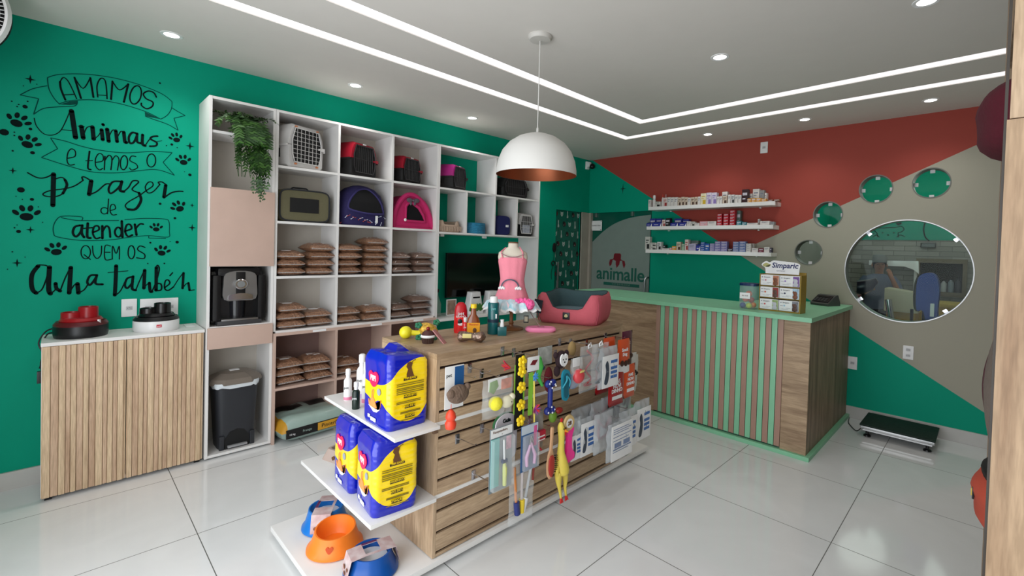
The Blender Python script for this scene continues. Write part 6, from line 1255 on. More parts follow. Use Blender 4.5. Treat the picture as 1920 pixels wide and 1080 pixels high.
def penguin(label, y, z, x, w_, h_, frac=.72, rz=0, full=False):
    t = hang('diaper_bag', label, 'pet pad bag', y, z, x, rz, 'clear bags with white and blue labels')
    polybag(t, w_, h_, 0, .045, mat('milky_bag', (214, 220, 224), .2, alpha=.45, coat=.5, bump=.6, bscale=20), seed=y*7)
    lw, lh = w_*.88, h_*frac; zz = -h_*.97
    g = G(); g.box(.022, .0235, -lw/2, lw/2, zz, zz+lh, .0005); g.obj('label_sheet', M_paper, t)
    if full:
        g = G()
        for k, q in enumerate((.88, .82, .76, .66, .56, .30, .24)): g.box(.024, .0245, -lw*.42, lw*(.42 if k % 2 else .3), zz+lh*q, zz+lh*q+.004+(.004 if k == 5 else 0))
        g.box(.024, .0245, -lw*.36, -lw*.05, zz+lh*.36, zz+lh*.5).box(.024, .0245, lw*.05, lw*.36, zz+lh*.36, zz+lh*.5); g.obj('printed_lines', mat('print_steel_blue', (120, 136, 170)), t)
    else:
        g = G(); g.prism(smooth_path([(-lw*.38, zz+lh*.16), (-lw*.28, zz+lh*.5), (-lw*.33, zz+lh*.72), (-lw*.22, zz+lh*.84), (-lw*.12, zz+lh*.68), (-lw*.1, zz+lh*.35), (-lw*.2, zz+lh*.12)], 3, True), .024, .0248); g.obj('animal_silhouette', mat('slate_print', (60, 70, 84)), t)
        g = G()
        for q in (.74, .54, .40, .26): g.box(.024, .0248, -lw*.0, lw*.4, zz+lh*q, zz+lh*(q+.09))
        g.obj('blue_bands', M_lb, t)
    return t
penguin('clear bag with blue and white label on the top hooks, left of the orange treats', -2.90, .935, .17, .19, .25, .78)
# treat packets
def packet(label, y, z, x, w_, h_, body, top, txt, low=None, rz=0):
    t = hang('treat_packet', label, 'treat packet', y, z, x, rz, 'foil dog treat packets'); g = G(); n = 10; fr, bk = [], []
    for i in range(n+1):
        a, b = [], []
        for j in range(n+1):
            u, v = -1+2*j/n, i/n; k = (max(0, 1-abs(u)**2.5)*max(0, 1-abs(2*v-1)**3))**.5
            a.append(g.v((.014*k, u*w_/2, -v*h_))); b.append(g.v((-.012*k, u*w_/2, -v*h_)))
        fr.append(a); bk.append(b)
    for i in range(n):
        for j in range(n):
            g.mi = 1 if (low and i >= 7) else 0
            g._f((fr[i][j], fr[i][j+1], fr[i+1][j+1], fr[i+1][j])); g._f((bk[i][j], bk[i+1][j], bk[i+1][j+1], bk[i][j+1]))
    g.obj('pouch', [body, low or body], t)
    for k, s_ in enumerate(txt): text(s_, w_*.21, M_paper, t, (.0150, -w_*.05, -h_*(.30+.13*k)), bold=.0008)
    if top: g = G(); g.box(.0145, .0155, -w_*.36, w_*.3, -h_*.80, -h_*.70); g.obj('caption_bar', M_paper, t)
    else:
        g = G()
        for q in (-.25, .05, .28): g.ball((.015, w_*q, -h_*.70+abs(q)*.02), (.006, w_*.15, w_*.14), 10, 8)
        g.obj('treat_picture', mat('treat_brown', (60, 34, 26), .5), t)
    return t
M_orp = mat('orange_foil', (206, 78, 36), .3, coat=.4); M_rdp = mat('red_foil', (160, 18, 24), .3, coat=.4); M_plum = mat('plum_foil', (84, 20, 50), .3, coat=.4)
packet('orange treat packet on the upper right hooks, rear left one', -2.79, .968, .10, .13, .215, M_orp, False, ('Snack',), M_paper)
packet('orange and white treat packet, front one at the upper right end', -2.70, .955, .15, .14, .225, M_orp, False, ('Snack', 'Dog'), M_paper)
packet('dark plum treat packet behind the upper orange packets', -2.575, .985, .09, .12, .25, M_plum, False, ('Dog',))
packet('dark red treat packet with white lettering, lower right of the slatwall', -2.775, .765, .15, .165, .225, M_rdp, True, ('MAS', 'NOVI', 'DINHO'))
packet('orange treat packet with white lettering beside the dark red one', -2.61, .775, .14, .13, .22, M_orp, True, ('MAS', 'NOVI', 'DINHO'))
packet('red treat packet half hidden behind the dark red one', -2.80, .80, .06, .15, .2, M_rdp, True, ('MAS',))
for k, (y, z, x) in enumerate(((-2.43, .80, .13), (-2.36, .77, .10))):
    t = thing('litter_pouch', ('white pouch with black mark, front one on the far end of the island', 'white pouch behind the front one on the far end of the island')[k], 'pouch', (2.22+x, y, z), -.1, 'white pouches on the island end')
    g = G(); n = 10; R = [[(a*(.03 if i in (0, 6) else 1), b, -.27*i/6) for a, b in superrect(.035, .15*(1-.25*(i/6)), 20, 3)] for i in range(7)]; g.loft(R); g.obj('pouch', mat('off_white_pouch', (206, 204, 198), .5), t)
    g = G(); g.prism([(-.0, -.13), (.05, -.12), (.06, -.135), (.04, -.145), (.01, -.145)], .0185, .02); g.obj('mark', M_black, t)

# ---- lower row
t = hang('comb_blister', 'turquoise and grey grooming comb blister with lime handle, lower left', 'grooming tool', -3.735, .655, .155)
card(t, .145, .31, mat('blister_card', (126, 136, 142), .35, var=.15), .0); g = G(); g.box(.002, .006, -.066, -.015, -.285, -.05, .002); g.obj('turquoise_panel', mat('aqua_print', (118, 190, 186), .4), t)
g = G(); g.box(.002, .003, -.068, .068, -.045, -.004); g.obj('header_print', M_paper, t); text('Rasqueadeira', .017, M_drw, t, (.0035, -.01, -.018))
g = G(); g.tube([(.018, .012, -.285), (.02, .01, -.20), (.02, .006, -.17)], [.010, .012, .007], 12); g.obj('handle', mat('lime_handle', (206, 212, 130), .4), t)
g = G(); g.tube([(.02, .006, -.17), (.02, .0, -.06)], .005, 8); g.obj('shaft', M_paper, t); g = G(); g.box(.012, .028, -.01, .022, -.172, -.155, .003); g.obj('collar', mat('dark_blue_plastic', (30, 50, 90)), t)
g = G(); g.box(.003, .005, .03, .062, -.12, -.055, .001); g.obj('dog_picture', mat('pink_picture', (206, 160, 176), .5, var=.3, scale=40), t)
g = G(); g.box(.003, .03, -.067, .067, -.295, -.05, .006); g.obj('blister', M_clear, t)
t = hang('leash_card', 'white looped leash card with green edge behind the comb blister', 'pet leash', -3.665, .69, .10)
shp = smooth_path([(-.07, -.06), (-.055, -.02), (0, .0), (.055, -.02), (.07, -.06), (.072, -.20), (.05, -.235), (.015, -.23), (.02, -.10), (0, -.06), (-.03, -.10), (-.05, -.11)], 3, True)
g = G(); g.prism(shp, 0, .012); g.obj('card', mat('pearl_card', (206, 200, 208), .4), t)
g = G(); g.tube([(0, y*1.06, z) for y, z in shp[:len(shp)*6//12]], .006, 6); g.obj('green_edge', mat('forest_green', (34, 96, 52), .6), t)
text('Guia', .028, M_ink, t, (.013, 0, -.035), bold=.001)
t = hang('nail_clipper_card', 'blue card with pink and white nail clipper, right of the comb blister', 'grooming tool', -3.557, .625, .17)
card(t, .12, .235, mat('deep_blue_card', (52, 92, 140), .35, var=.15), .0); g = G(); g.box(.001, .0025, -.058, .058, -.045, -.002); g.obj('header_print', mat('light_header', (190, 200, 210)), t)
g = G()
for s_ in (-1, 1): g.tube([(.012, 0, -.09), (.012, s_*.012, -.12), (.012, s_*.03, -.16), (.012, s_*.026, -.205)], [.006, .007, .010, .008], 10)
g.obj('handles', mat('lilac_pink', (224, 178, 214), .35), t); g = G(); g.tube([(.012, -.008, -.10), (.012, 0, -.06), (.012, .012, -.09)], .005, 8); g.obj('blade', M_steel, t)
g = G(); g.box(.003, .024, -.052, .052, -.225, -.05, .006); g.obj('blister', M_clear, t)
g = G(); g.box(.0015, .003, .028, .05, -.12, -.015); g.obj('pink_strip', mat('hot_pink_print', (214, 90, 150)), t)
t = hang('brush_pack', 'clear pack with orange, navy, white and yellow cleaning brushes, lowest left', 'grooming tool', -3.585, .455, .15)
polybag(t, .17, .33, 0, .03, seed=11)
for k, (y, a, c1, c2, nm) in enumerate(((-.055, .06, (206, 128, 60), (40, 50, 110), 'orange_brush'), (-.005, .0, (200, 190, 190), (226, 196, 50), 'white_brush'), (.05, -.14, (188, 192, 196), (206, 208, 210), 'grey_brush'))):
    g = G(); g.tube([(.008, y-a*.1, -.03), (.008, y+a*.2, -.21)], .007, 8); b_ = g.obj(nm, mat('stick_%d' % k, c1, .4), t)
    g = G(); g.tube([(.010, y+a*.2, -.21), (.010, y+a*.35, -.275)], .016, 12); g.obj('bristle_cup', mat('cup_%d' % k, c2, .4), b_)
t = hang('red_thin_brush', 'thin brown-red tube hanging right of the cleaning brush pack', 'grooming tool', -3.515, .47, .16); g = G(); g.tube([(0, .01, 0), (0, 0, -.15)], .006, 8); g.obj('tube', mat('brick_tube', (130, 50, 40), .5), t)
t = hang('gift_bow_card', 'red and white ribbon toy card above the wooden brush', 'pet toy', -3.445, .65, .12)
card(t, .075, .20, mat('smoky_card', (140, 136, 132), .4, var=.3, scale=20), 0); g = G(); g.box(.004, .022, -.04, .04, -.155, -.10, .006); g.tube([(.01, -.02, -.10), (.01, .0, -.19), (.01, .02, -.21)], .006, 6); g.obj('red_parcel', mat('ruby_plastic', (186, 30, 60), .35), t); g = G(); g.box(.022, .024, -.03, .03, -.132, -.125).box(.022, .024, -.02, .03, -.15, -.145); g.obj('white_stripe', M_paper, t)
t = hang('wooden_brush', 'wooden handled brush with red pad, left of the rubber chicken', 'grooming tool', -3.395, .565, .17)
g = G(); M_bw2 = mat('beech_wood', (206, 160, 120), .45)
g.loft([[(.0+a, b+oy_, z) for a, b in superrect(.014, w_, 16, 2.5)] for z, w_, oy_ in ((0, .016, .008), (-.01, .026, .008), (-.06, .020, .006), (-.12, .022, .002), (-.145, .044, 0), (-.19, .06, 0), (-.25, .052, 0), (-.275, .02, 0))]); g.obj('handle', M_bw2, t)
g = G(); g.loft([[(.010+a, b, z) for a, b in superrect(.012, w_, 16, 2.5)] for z, w_ in ((-.15, .02), (-.17, .044), (-.22, .046), (-.25, .03), (-.262, .01))]); g.obj('red_pad', mat('brush_red', (170, 48, 40), .5), t)
g = G()
for i in range(9):
    for j in range(3): g.tube([(.0, .026+.0, -.16-.011*i), (.004+.004*j, .046, -.16-.011*i)], .0014, 4)
g.obj('bristles', M_blackm, t)
# rubber chicken
t = hang('rubber_chicken', 'yellow rubber chicken toy with red feet hanging upright', 'pet toy', -3.305, .575, .17)
M_ch = mat('chicken_yellow', (222, 200, 84), .45, var=.1)
g = G(); g.tube(smooth_path([(0, -.01, .0), (0, -.012, -.02), (0, -.008, -.05), (0, -.004, -.10), (0, -.006, -.16), (0, .0, -.21), (0, .006, -.25), (0, .01, -.285), (0, .01, -.30)], 3), [.006, .010, .014, .017, .019, .020, .020, .019, .018, .017, .017, .018, .020, .023, .027, .030, .033, .036, .038, .040, .040, .038, .034, .026, .014][:25], 18)
for s_, L_ in ((-1, 0), (1, .0)): g.tube(smooth_path([(0, s_*.022, -.27), (.0, s_*.028+.01, -.33), (0, s_*.022+.016, -.38), (0, s_*.016+.022+(.01 if s_ > 0 else 0), -.43)], 3), [.022, .021, .019, .016, .013, .011, .009, .008, .007, .006], 12)
g.tube([(0, -.03, -.24), (.012, -.045, -.26), (.008, -.038, -.29)], [.012, .010, .005], 8); g.obj('body', M_ch, t)
g = G()
for s_ in (-1, 1):
    y0_ = s_*.016+.022+(.01 if s_ > 0 else 0)
    for d_ in (-.012, 0, .012): g.tube([(0, y0_, -.425), (.006, y0_+d_, -.455)], [.006, .003], 6)
g.obj('feet', mat('chicken_red', (200, 34, 34), .4), t)
g = G(); g.ball((.012, .012, -.06), (.008, .014, .018), 10, 8); g.ball((.004, -.012, .012), (.006, .012, .012), 8, 6); g.tube([(0, -.03, -.205), (.02, 0, -.21), (0, .03, -.205)], .004, 6); g.obj('comb_and_wattle', mat('chicken_red', (0, 0, 0)), t)
g = G(); g.ball((.017, -.008, -.035), .005, 8, 6); g.ball((.017, .010, -.035), .005, 8, 6); g.obj('eyes', M_black, t)
g = G(); g.tube([(.014, .004, -.045), (.03, .018, -.055)], [.009, .003], 8); g.obj('beak', mat('beak_orange', (226, 140, 40), .4), t)
t = hang('pink_bone_toy', 'hot pink bone-shaped toy beside the rubber chicken', 'pet toy', -3.245, .525, .165)
g = G(); g.prism(smooth_path([(-.012, .0), (.02, .004), (.034, -.015), (.02, -.05), (.022, -.12), (.044, -.15), (.04, -.18), (.012, -.188), (-.028, -.20), (-.044, -.17), (-.022, -.13), (-.014, -.06), (-.022, -.02)], 3, True), -.008, .012); g.obj('body', mat('neon_pink', (246, 52, 150), .4), t)
t = hang('round_tag_toy', 'round beige toy with printed face above the pink bone', 'pet toy', -3.255, .60, .165); g = G(); g.at(Matrix.Translation((0, 0, -.045)) @ Matrix.Rotation(PI/2, 4, 'Y')); g.lathe([(.001, 0), (.042, 0), (.046, .006), (.042, .014), (.001, .014)], n=30); g.obj('disc', mat('tan_disc', (206, 176, 120), .5), t)
g = G(); g.at(Matrix.Translation((.014, 0, -.045)) @ Matrix.Rotation(PI/2, 4, 'Y')); g.lathe([(.001, .0), (.026, .0), (.026, .001), (.001, .001)], n=24); g.obj('face_disc', M_paper, t); text('28', .03, M_drw, t, (.0162, 0, -.045), bold=.001)
t = hang('green_squeaker', 'green and red squeaky toy behind the round beige toy', 'pet toy', -3.33, .625, .12); g = G(); g.ball((0, 0, -.03), (.02, .028, .034), 14, 10); g.obj('green_body', mat('squeaker_green', (110, 150, 50), .4), t); g = G(); g.ball((.005, .045, -.005), (.018, .028, .018), 12, 8); g.obj('red_part', mat('squeaker_red', (150, 40, 34), .4), t)
# bagged pads lower right
penguin('clear bag with pale blue label just right of the pink bone', -3.165, .55, .14, .12, .24, .6)
penguin('clear bag with animal silhouette label left of the big white-label bag', -3.075, .535, .15, .15, .22, .88)
penguin('big clear bag with printed white label, front centre of the lower right', -2.90, .51, .27, .25, .225, .92, 0, True)
penguin('clear bag with blue banded label right of the big white-label bag', -2.715, .51, .20, .19, .24, .8)
penguin('clear bag with blue banded label at the far right end', -2.53, .53, .19, .19, .26, .8)
for k, (y, z, x) in enumerate(((-3.0, .56, .06), (-2.86, .575, .09), (-2.74, .58, .08), (-2.62, .59, .10), (-2.95, .55, .19))):
    t = hang('clear_harness_bag', 'clear crinkled harness bag, %s from left behind the blue-label bags' % ('first', 'third', 'fourth', 'fifth', 'second')[k], 'harness bag', y, z, x, 0, 'crinkled clear bags behind the labels')
    polybag(t, .19, .24, 0, .05, mat('milky_bag', (0, 0, 0)), seed=20+k)
    g = G(); g.tube(smooth_path([(0, -.06, -.04), (.01, .0, -.09), (.005, .06, -.05), (.01, .03, -.13), (0, -.04, -.15), (0, -.05, -.08)]), .008, 8); g.obj('harness', mat('strap_%d' % (k % 3), ((60, 62, 70), (150, 90, 96), (96, 100, 108))[k % 3], .7), t)
t = thing('steel_bowl', 'stainless steel pet bowl on the island base at the far end', 'pet bowl', (2.24, -2.40, .052))
g = G(); g.lathe([(.001, 0), (.085, 0), (.09, .006), (.078, .03), (.076, .085), (.084, .088), (.07, .085), (.066, .03), (.001, .025)], n=40); g.obj('bowl', M_steel, t)

for y, z, L_, nm in ((-3.61, .99, .145, 'the yellow flower strip'), (-3.53, .97, .16, 'the cat wand'), (-3.405, .83, .165, 'the polka-dot bone'), (-3.293, .86, .165, 'the turquoise sandal'), (-3.195, .915, .165, 'the red ball pack'),
                 (-3.06, .965, .16, 'the clear leash bag'), (-2.90, .94, .175, 'the upper animal-label bag'), (-2.70, .96, .155, 'the upper orange treat packet'), (-3.745, .895, .14, 'the yellow ball and duck bag'),
                 (-3.557, .63, .17, 'the nail clipper card'), (-3.395, .57, .165, 'the wooden brush'), (-3.305, .585, .17, 'the rubber chicken'), (-2.90, .515, .27, 'the big white-label bag'), (-2.715, .515, .20, 'the second banded-label bag'), (-3.16, .98, .11, 'the tan plush toy')):
    hook(y, z, L_, 'chrome slatwall hook holding '+nm)
t = thing('hanging_leash', 'black coiled leash hanging on the teal wall left of the patterned glass door', 'pet leash', (.012, -.735, 1.54))
g = G(); g.ball((0, .015, 0), (.012, .035, .065), 14, 10); g.obj('coil', M_blackm, t)
g = G(); g.tube([(0, .015, -.06), (0, .0, -.17)], .002, 5); g.tube([(0, -.0+.028*math.cos(a), -.205+.028*math.sin(a)) for a in [k*PI/8 for k in range(16)]], .008, 6, True); g.tube(smooth_path([(0, 0, -.235), (0, -.03, -.33), (0, -.02, -.42)]), .003, 5); g.obj('cord_loop', M_blackm, t)

# ================================================================ reception counter
KY, KX = -1.37, 3.2265
t = thing('reception_counter', 'oak reception counter with mint top and pink-mint striped front', 'counter', (2.1, -.7, 0)); ox, oy = -2.1, .7
g = G(); g.box(.95+ox, 1.938+ox, KY+oy, KY+.02+oy, .03, 1.034); g.obj('front_panel', OAK_X, t)
g = G(); g.box(3.045+ox, KX+ox, KY+oy, KY+.02+oy, .03, 1.034); g.obj('front_panel', OAK_X, t)
g = G(); g.box(KX-.018+ox, KX+ox, KY+.02+oy, -.016+oy, .03, 1.034); g.obj('side_panel', OAK_D, t)
g = G(); g.box(.95+ox, .968+ox, KY+.02+oy, -.7+oy, .0, 1.034).box(.95+ox, 2.55+ox, -.72+oy, -.7+oy, 0, 1.034).box(2.55+ox, 2.57+ox, -.72+oy, -.016+oy, 0, 1.034); g.obj('inner_panels', M_white, t)
gp, gm, bk = G(), G(), G(); n = 25; pw2 = (3.045-1.938)/n
for i in range(n):
    x0 = 1.938+i*pw2+ox; (gp if i % 2 == 0 else gm).box(x0+.002, x0+pw2-.002, KY-.006+oy, KY+.012+oy, .045, 1.034, .001)
bk.box(1.938+ox, 3.045+ox, KY+.010+oy, KY+.02+oy, .03, 1.034)
gp.obj('pink_strips', M_pinkb, t); gm.obj('mint_strips', M_mint, t); bk.obj('strip_backing', mat('strip_shadow_green', (40, 76, 62), .6), t)
fr_ = KY-.055
topo = [(KX+.02, -.016), (2.5, -.016), (2.5, -.70), (.95, -.70)]+[(.95-.14*math.sin(a), -.84+.14*math.cos(a)-.0) for a in [k*PI/16 for k in range(1, 9)]]+[(.81, -1.22)]+[(.95-.2*math.cos(a)+.06, -1.22-.2*math.sin(a)) for a in [k*PI/16 for k in range(1, 8)]]+[(1.01, fr_), (KX+.02, fr_)]
g = G(); g.prism([(x+ox, y+oy) for x, y in topo], 1.036, 1.069, 'z'); g.obj('countertop', M_mint, t, flat=True)
g = G(); g.box(.95+ox, KX+.03+ox, KY-.03+oy, KY+.02+oy, .0, .032, .002); g.box(KX+ox, KX+.03+ox, KY+.02+oy, -.016+oy, 0, .032, .002); g.obj('base_trim', M_mint, t)

# display of tick tablets
DX, DY = 2.955, -1.215; RZc = -PI/2
t = thing('display_carton', 'white and gold counter display stand with leaf logo header', 'display stand', (DX, DY, 1.069), RZc-.05)
M_gold = mat('olive_gold_card', (150, 122, 30), .4)
g = G(); g.box(-.12, .0, -.158, .158, 0, .01).box(-.12, -.112, -.158, .158, .01, .32).box(-.12, .005, -.158, -.152, 0, .30).box(-.12, .005, .152, .16, 0, .30).box(-.112, .002, -.152, .152, .105, .109).box(-.112, .002, -.152, .152, .2, .204); g.obj('stand', M_gold, t)
hd = smooth_path([(-.12, .305), (-.125, .35), (-.155, .375), (-.12, .405), (-.09, .395), (-.06, .412), (0, .408), (.1, .40), (.14, .385), (.138, .35), (.135, .305)], 3)
g = G(); g.prism(hd, -.02, -.014); g.obj('header', M_paper, t)
text('Simparic', .058, mat('logo_navy', (24, 32, 92)), t, (.028, 0, 0), shear=.15, bold=.0012).location = (-.012, .028, .372)
text('sarolaner', .018, mat('print_grey', (150, 150, 160)), t, (-.012, 0, .33))
g = G(); g.prism(smooth_path([(-.145, .372), (-.12, .39), (-.10, .385), (-.078, .375), (-.10, .36), (-.12, .356)], 3, True), -.0135, -.012); g.obj('leaf_logo', mat('leaf_logo_olive', (176, 172, 110)), t)
g = G(); g.prism(smooth_path([(-.12, .364), (-.10, .372), (-.082, .378), (-.09, .362), (-.105, .357)], 3, True), -.0128, -.0112); g.obj('leaf_shadow', mat('leaf_dark', (70, 70, 34)), t)
pics = ((184, 120, 90), (120, 80, 150), (150, 50, 46), (160, 190, 210), (150, 170, 110), (120, 120, 130))
for r in range(3):
    for c in range(2):
        k = r*2+c; pos = ('top', 'middle', 'bottom')[r]+' '+('left', 'right')[c]
        b_ = thing('tablet_box', 'white tablet box with dog picture, %s of the six in the counter display' % pos, 'medicine box', (DX, DY, 1.069+(.208, .111, .012)[r]), RZc-.05, 'tablet boxes in the counter display')
        y0_ = -.150+c*.152; g = G(); g.box(-.10, .004, y0_, y0_+.146, 0, .084, .0015); g.obj('carton', M_paper, b_)
        g = G(); g.box(.004, .0052, y0_+.098, y0_+.143, .003, .081); g.obj('side_picture', mat('dog_picture_%d' % k, pics[k], .5, var=.25, scale=40), b_)
        g = G(); g.ball((.0055, y0_+.118, .045), (.003, .016, .018), 10, 8); g.ball((.0055, y0_+.106, .054), (.003, .008, .01), 8, 6); g.ball((.0055, y0_+.118, .018), (.003, .02, .018), 10, 8); g.obj('dog_head', mat('dog_tone_%d' % (k % 3), ((120, 70, 44), (190, 190, 200), (90, 60, 50))[k % 3], .5), b_)
        text('Simparic', .015, M_ink, b_, (.0047, y0_+.052, .066)); g = G(); g.ball((.0048, y0_+.014, .066), (.001, .006, .005), 8, 5)
        g.box(.004, .0046, y0_+.008, y0_+.03, .038, .042).box(.004, .0046, y0_+.05, y0_+.085, .022, .024).box(.004, .0046, y0_+.02, y0_+.07, .014, .016); g.obj('small_print', mat('print_grey', (0, 0, 0)), b_)
        g = G(); g.prism(circ(y0_+.04, .042, .007, 12), .004, .005); g.obj('colour_mark', mat('mark_%d' % k, ((200, 120, 140), (150, 120, 190), (200, 90, 60), (60, 60, 90), (200, 60, 60), (150, 190, 210))[k]), b_)
# jar with balls
t = thing('toy_jar', 'clear jar with blue lid holding rubber balls, left of the display', 'jar', (2.715, -1.205, 1.069), RZc)
g = G(); g.loft([[(a, b, z) for a, b in superrect(.12*k, .135*k, 32, 5)] for z, k in ((0, .93), (.01, 1), (.18, 1), (.195, .96))], True, True, False); g.obj('jar_wall', mat('clear_jar', (216, 226, 222), .06, alpha=.2), t)
g = G(); g.loft([[(a, b, z) for a, b in superrect(.125*k, .14*k, 32, 5)] for z, k in ((.193, 1), (.212, 1), (.215, .95))]); g.obj('lid', mat('navy_lid', (16, 38, 92), .3, alpha=.8), t)
g = G(); g.box(.0615, .063, -.055, .03, .085, .135, .0005); g.obj('price_label', M_paper, t); text('R$ 10,00', .014, M_drw, t, (.0638, -.012, .11))
for k, (x, y, z, r, c, nm) in enumerate(((-.04, -.028, .026, .024, (20, 44, 130), 'navy'), (.012, -.032, .026, .024, (180, 204, 60), 'lime'), (.034, .005, .032, .024, (206, 110, 20), 'orange'), (.02, -.005, .074, .025, (150, 14, 30), 'dark red'), (-.028, .0, .078, .026, (214, 110, 84), 'salmon'), (-.005, .006, .122, .027, (238, 110, 60), 'coral'))):
    o = thing('rubber_ball', '%s rubber ball inside the clear jar on the counter' % nm, 'ball', (2.715+x, -1.205+y, 1.069+z), 0, 'balls in the counter jar'); g = G(); g.ball((0, 0, 0), r, 20, 14); g.obj('ball', mat('ball_'+nm.replace(' ', '_'), c, .5, var=.12, scale=50), o)
# card machine
t = thing('card_terminal', 'dark grey wedge-shaped desk phone at the right end of the counter', 'telephone', (3.07, -.26, 1.069), RZc-.35)
g = G(); g.prism([(-.09, 0), (.085, 0), (.095, .02), (-.02, .095), (-.055, .10), (-.09, .03)], -.085, .085, 'y'); g.obj('body', mat('grey_plastic_case', (74, 76, 74), .35), t)
g = G(); g.at(Matrix.Rotation(.575, 4, 'Y') @ Matrix.Translation((0, 0, 0))); g.at(Matrix.Translation((.038, 0, .061)) @ Matrix.Rotation(.577, 4, 'Y')); g.box(-.05, .05, -.075, .075, 0, .004, .001)
for i in range(4):
    for j in range(4): g.m(1).box(-.01+i*.014, 0+i*.014, -.06+j*.03, -.04+j*.03, .004, .008, .001)
g.m(0).box(-.045, -.02, -.05, .05, .003, .008, .002); g.obj('keypad', [M_black, mat('key_grey', (60, 62, 62), .4)], t)

# ================================================================ medicine shelves
CT = {'w': (206, 202, 198), 'wb': (214, 212, 210), 'wd': (196, 194, 188), 'dr': (220, 216, 212), 'dg': (150, 150, 150), 'wr': (206, 192, 188), 'cd': (196, 180, 162), 'wy': (212, 204, 176), 'wp': (200, 192, 208), 'wk': (196, 196, 196),
      'mr': (44, 12, 20), 'g': (140, 140, 140), 'or': (206, 150, 60), 'br': (120, 80, 52), 'bl': (40, 48, 136), 'b2': (30, 84, 160), 'bk': (18, 18, 20), 'pk': (206, 150, 156), 'rd': (178, 22, 40), 'gg': (92, 110, 104), 'tl': (28, 120, 130), 'dgn': (24, 52, 44),
      'gr': (150, 176, 150), 'lv': (170, 164, 190), 'll': (126, 122, 172), 'dk': (44, 40, 60), 'bg': (100, 120, 166), 'ma': (110, 34, 50)}
CN = {'w': 'white', 'wb': 'white round', 'wd': 'white and dark', 'dr': 'white dropper', 'dg': 'grey dropper', 'wr': 'white and red', 'cd': 'cream printed', 'wy': 'white and yellow', 'wp': 'white and lilac', 'wk': 'white and black', 'mr': 'dark maroon', 'g': 'grey', 'or': 'orange', 'br': 'brown',
      'bl': 'navy blue', 'b2': 'bright blue', 'bk': 'black', 'pk': 'pink', 'rd': 'red', 'gg': 'grey-green', 'tl': 'teal', 'dgn': 'dark green', 'gr': 'pale green', 'lv': 'lavender', 'll': 'lilac', 'dk': 'dark', 'bg': 'blue-grey', 'ma': 'maroon'}
ORN = ['first', 'second', 'third', 'fourth', 'fifth', 'sixth', 'seventh', 'eighth', 'ninth', 'tenth', 'eleventh', 'twelfth']
SHN = ('top', 'middle', 'bottom')
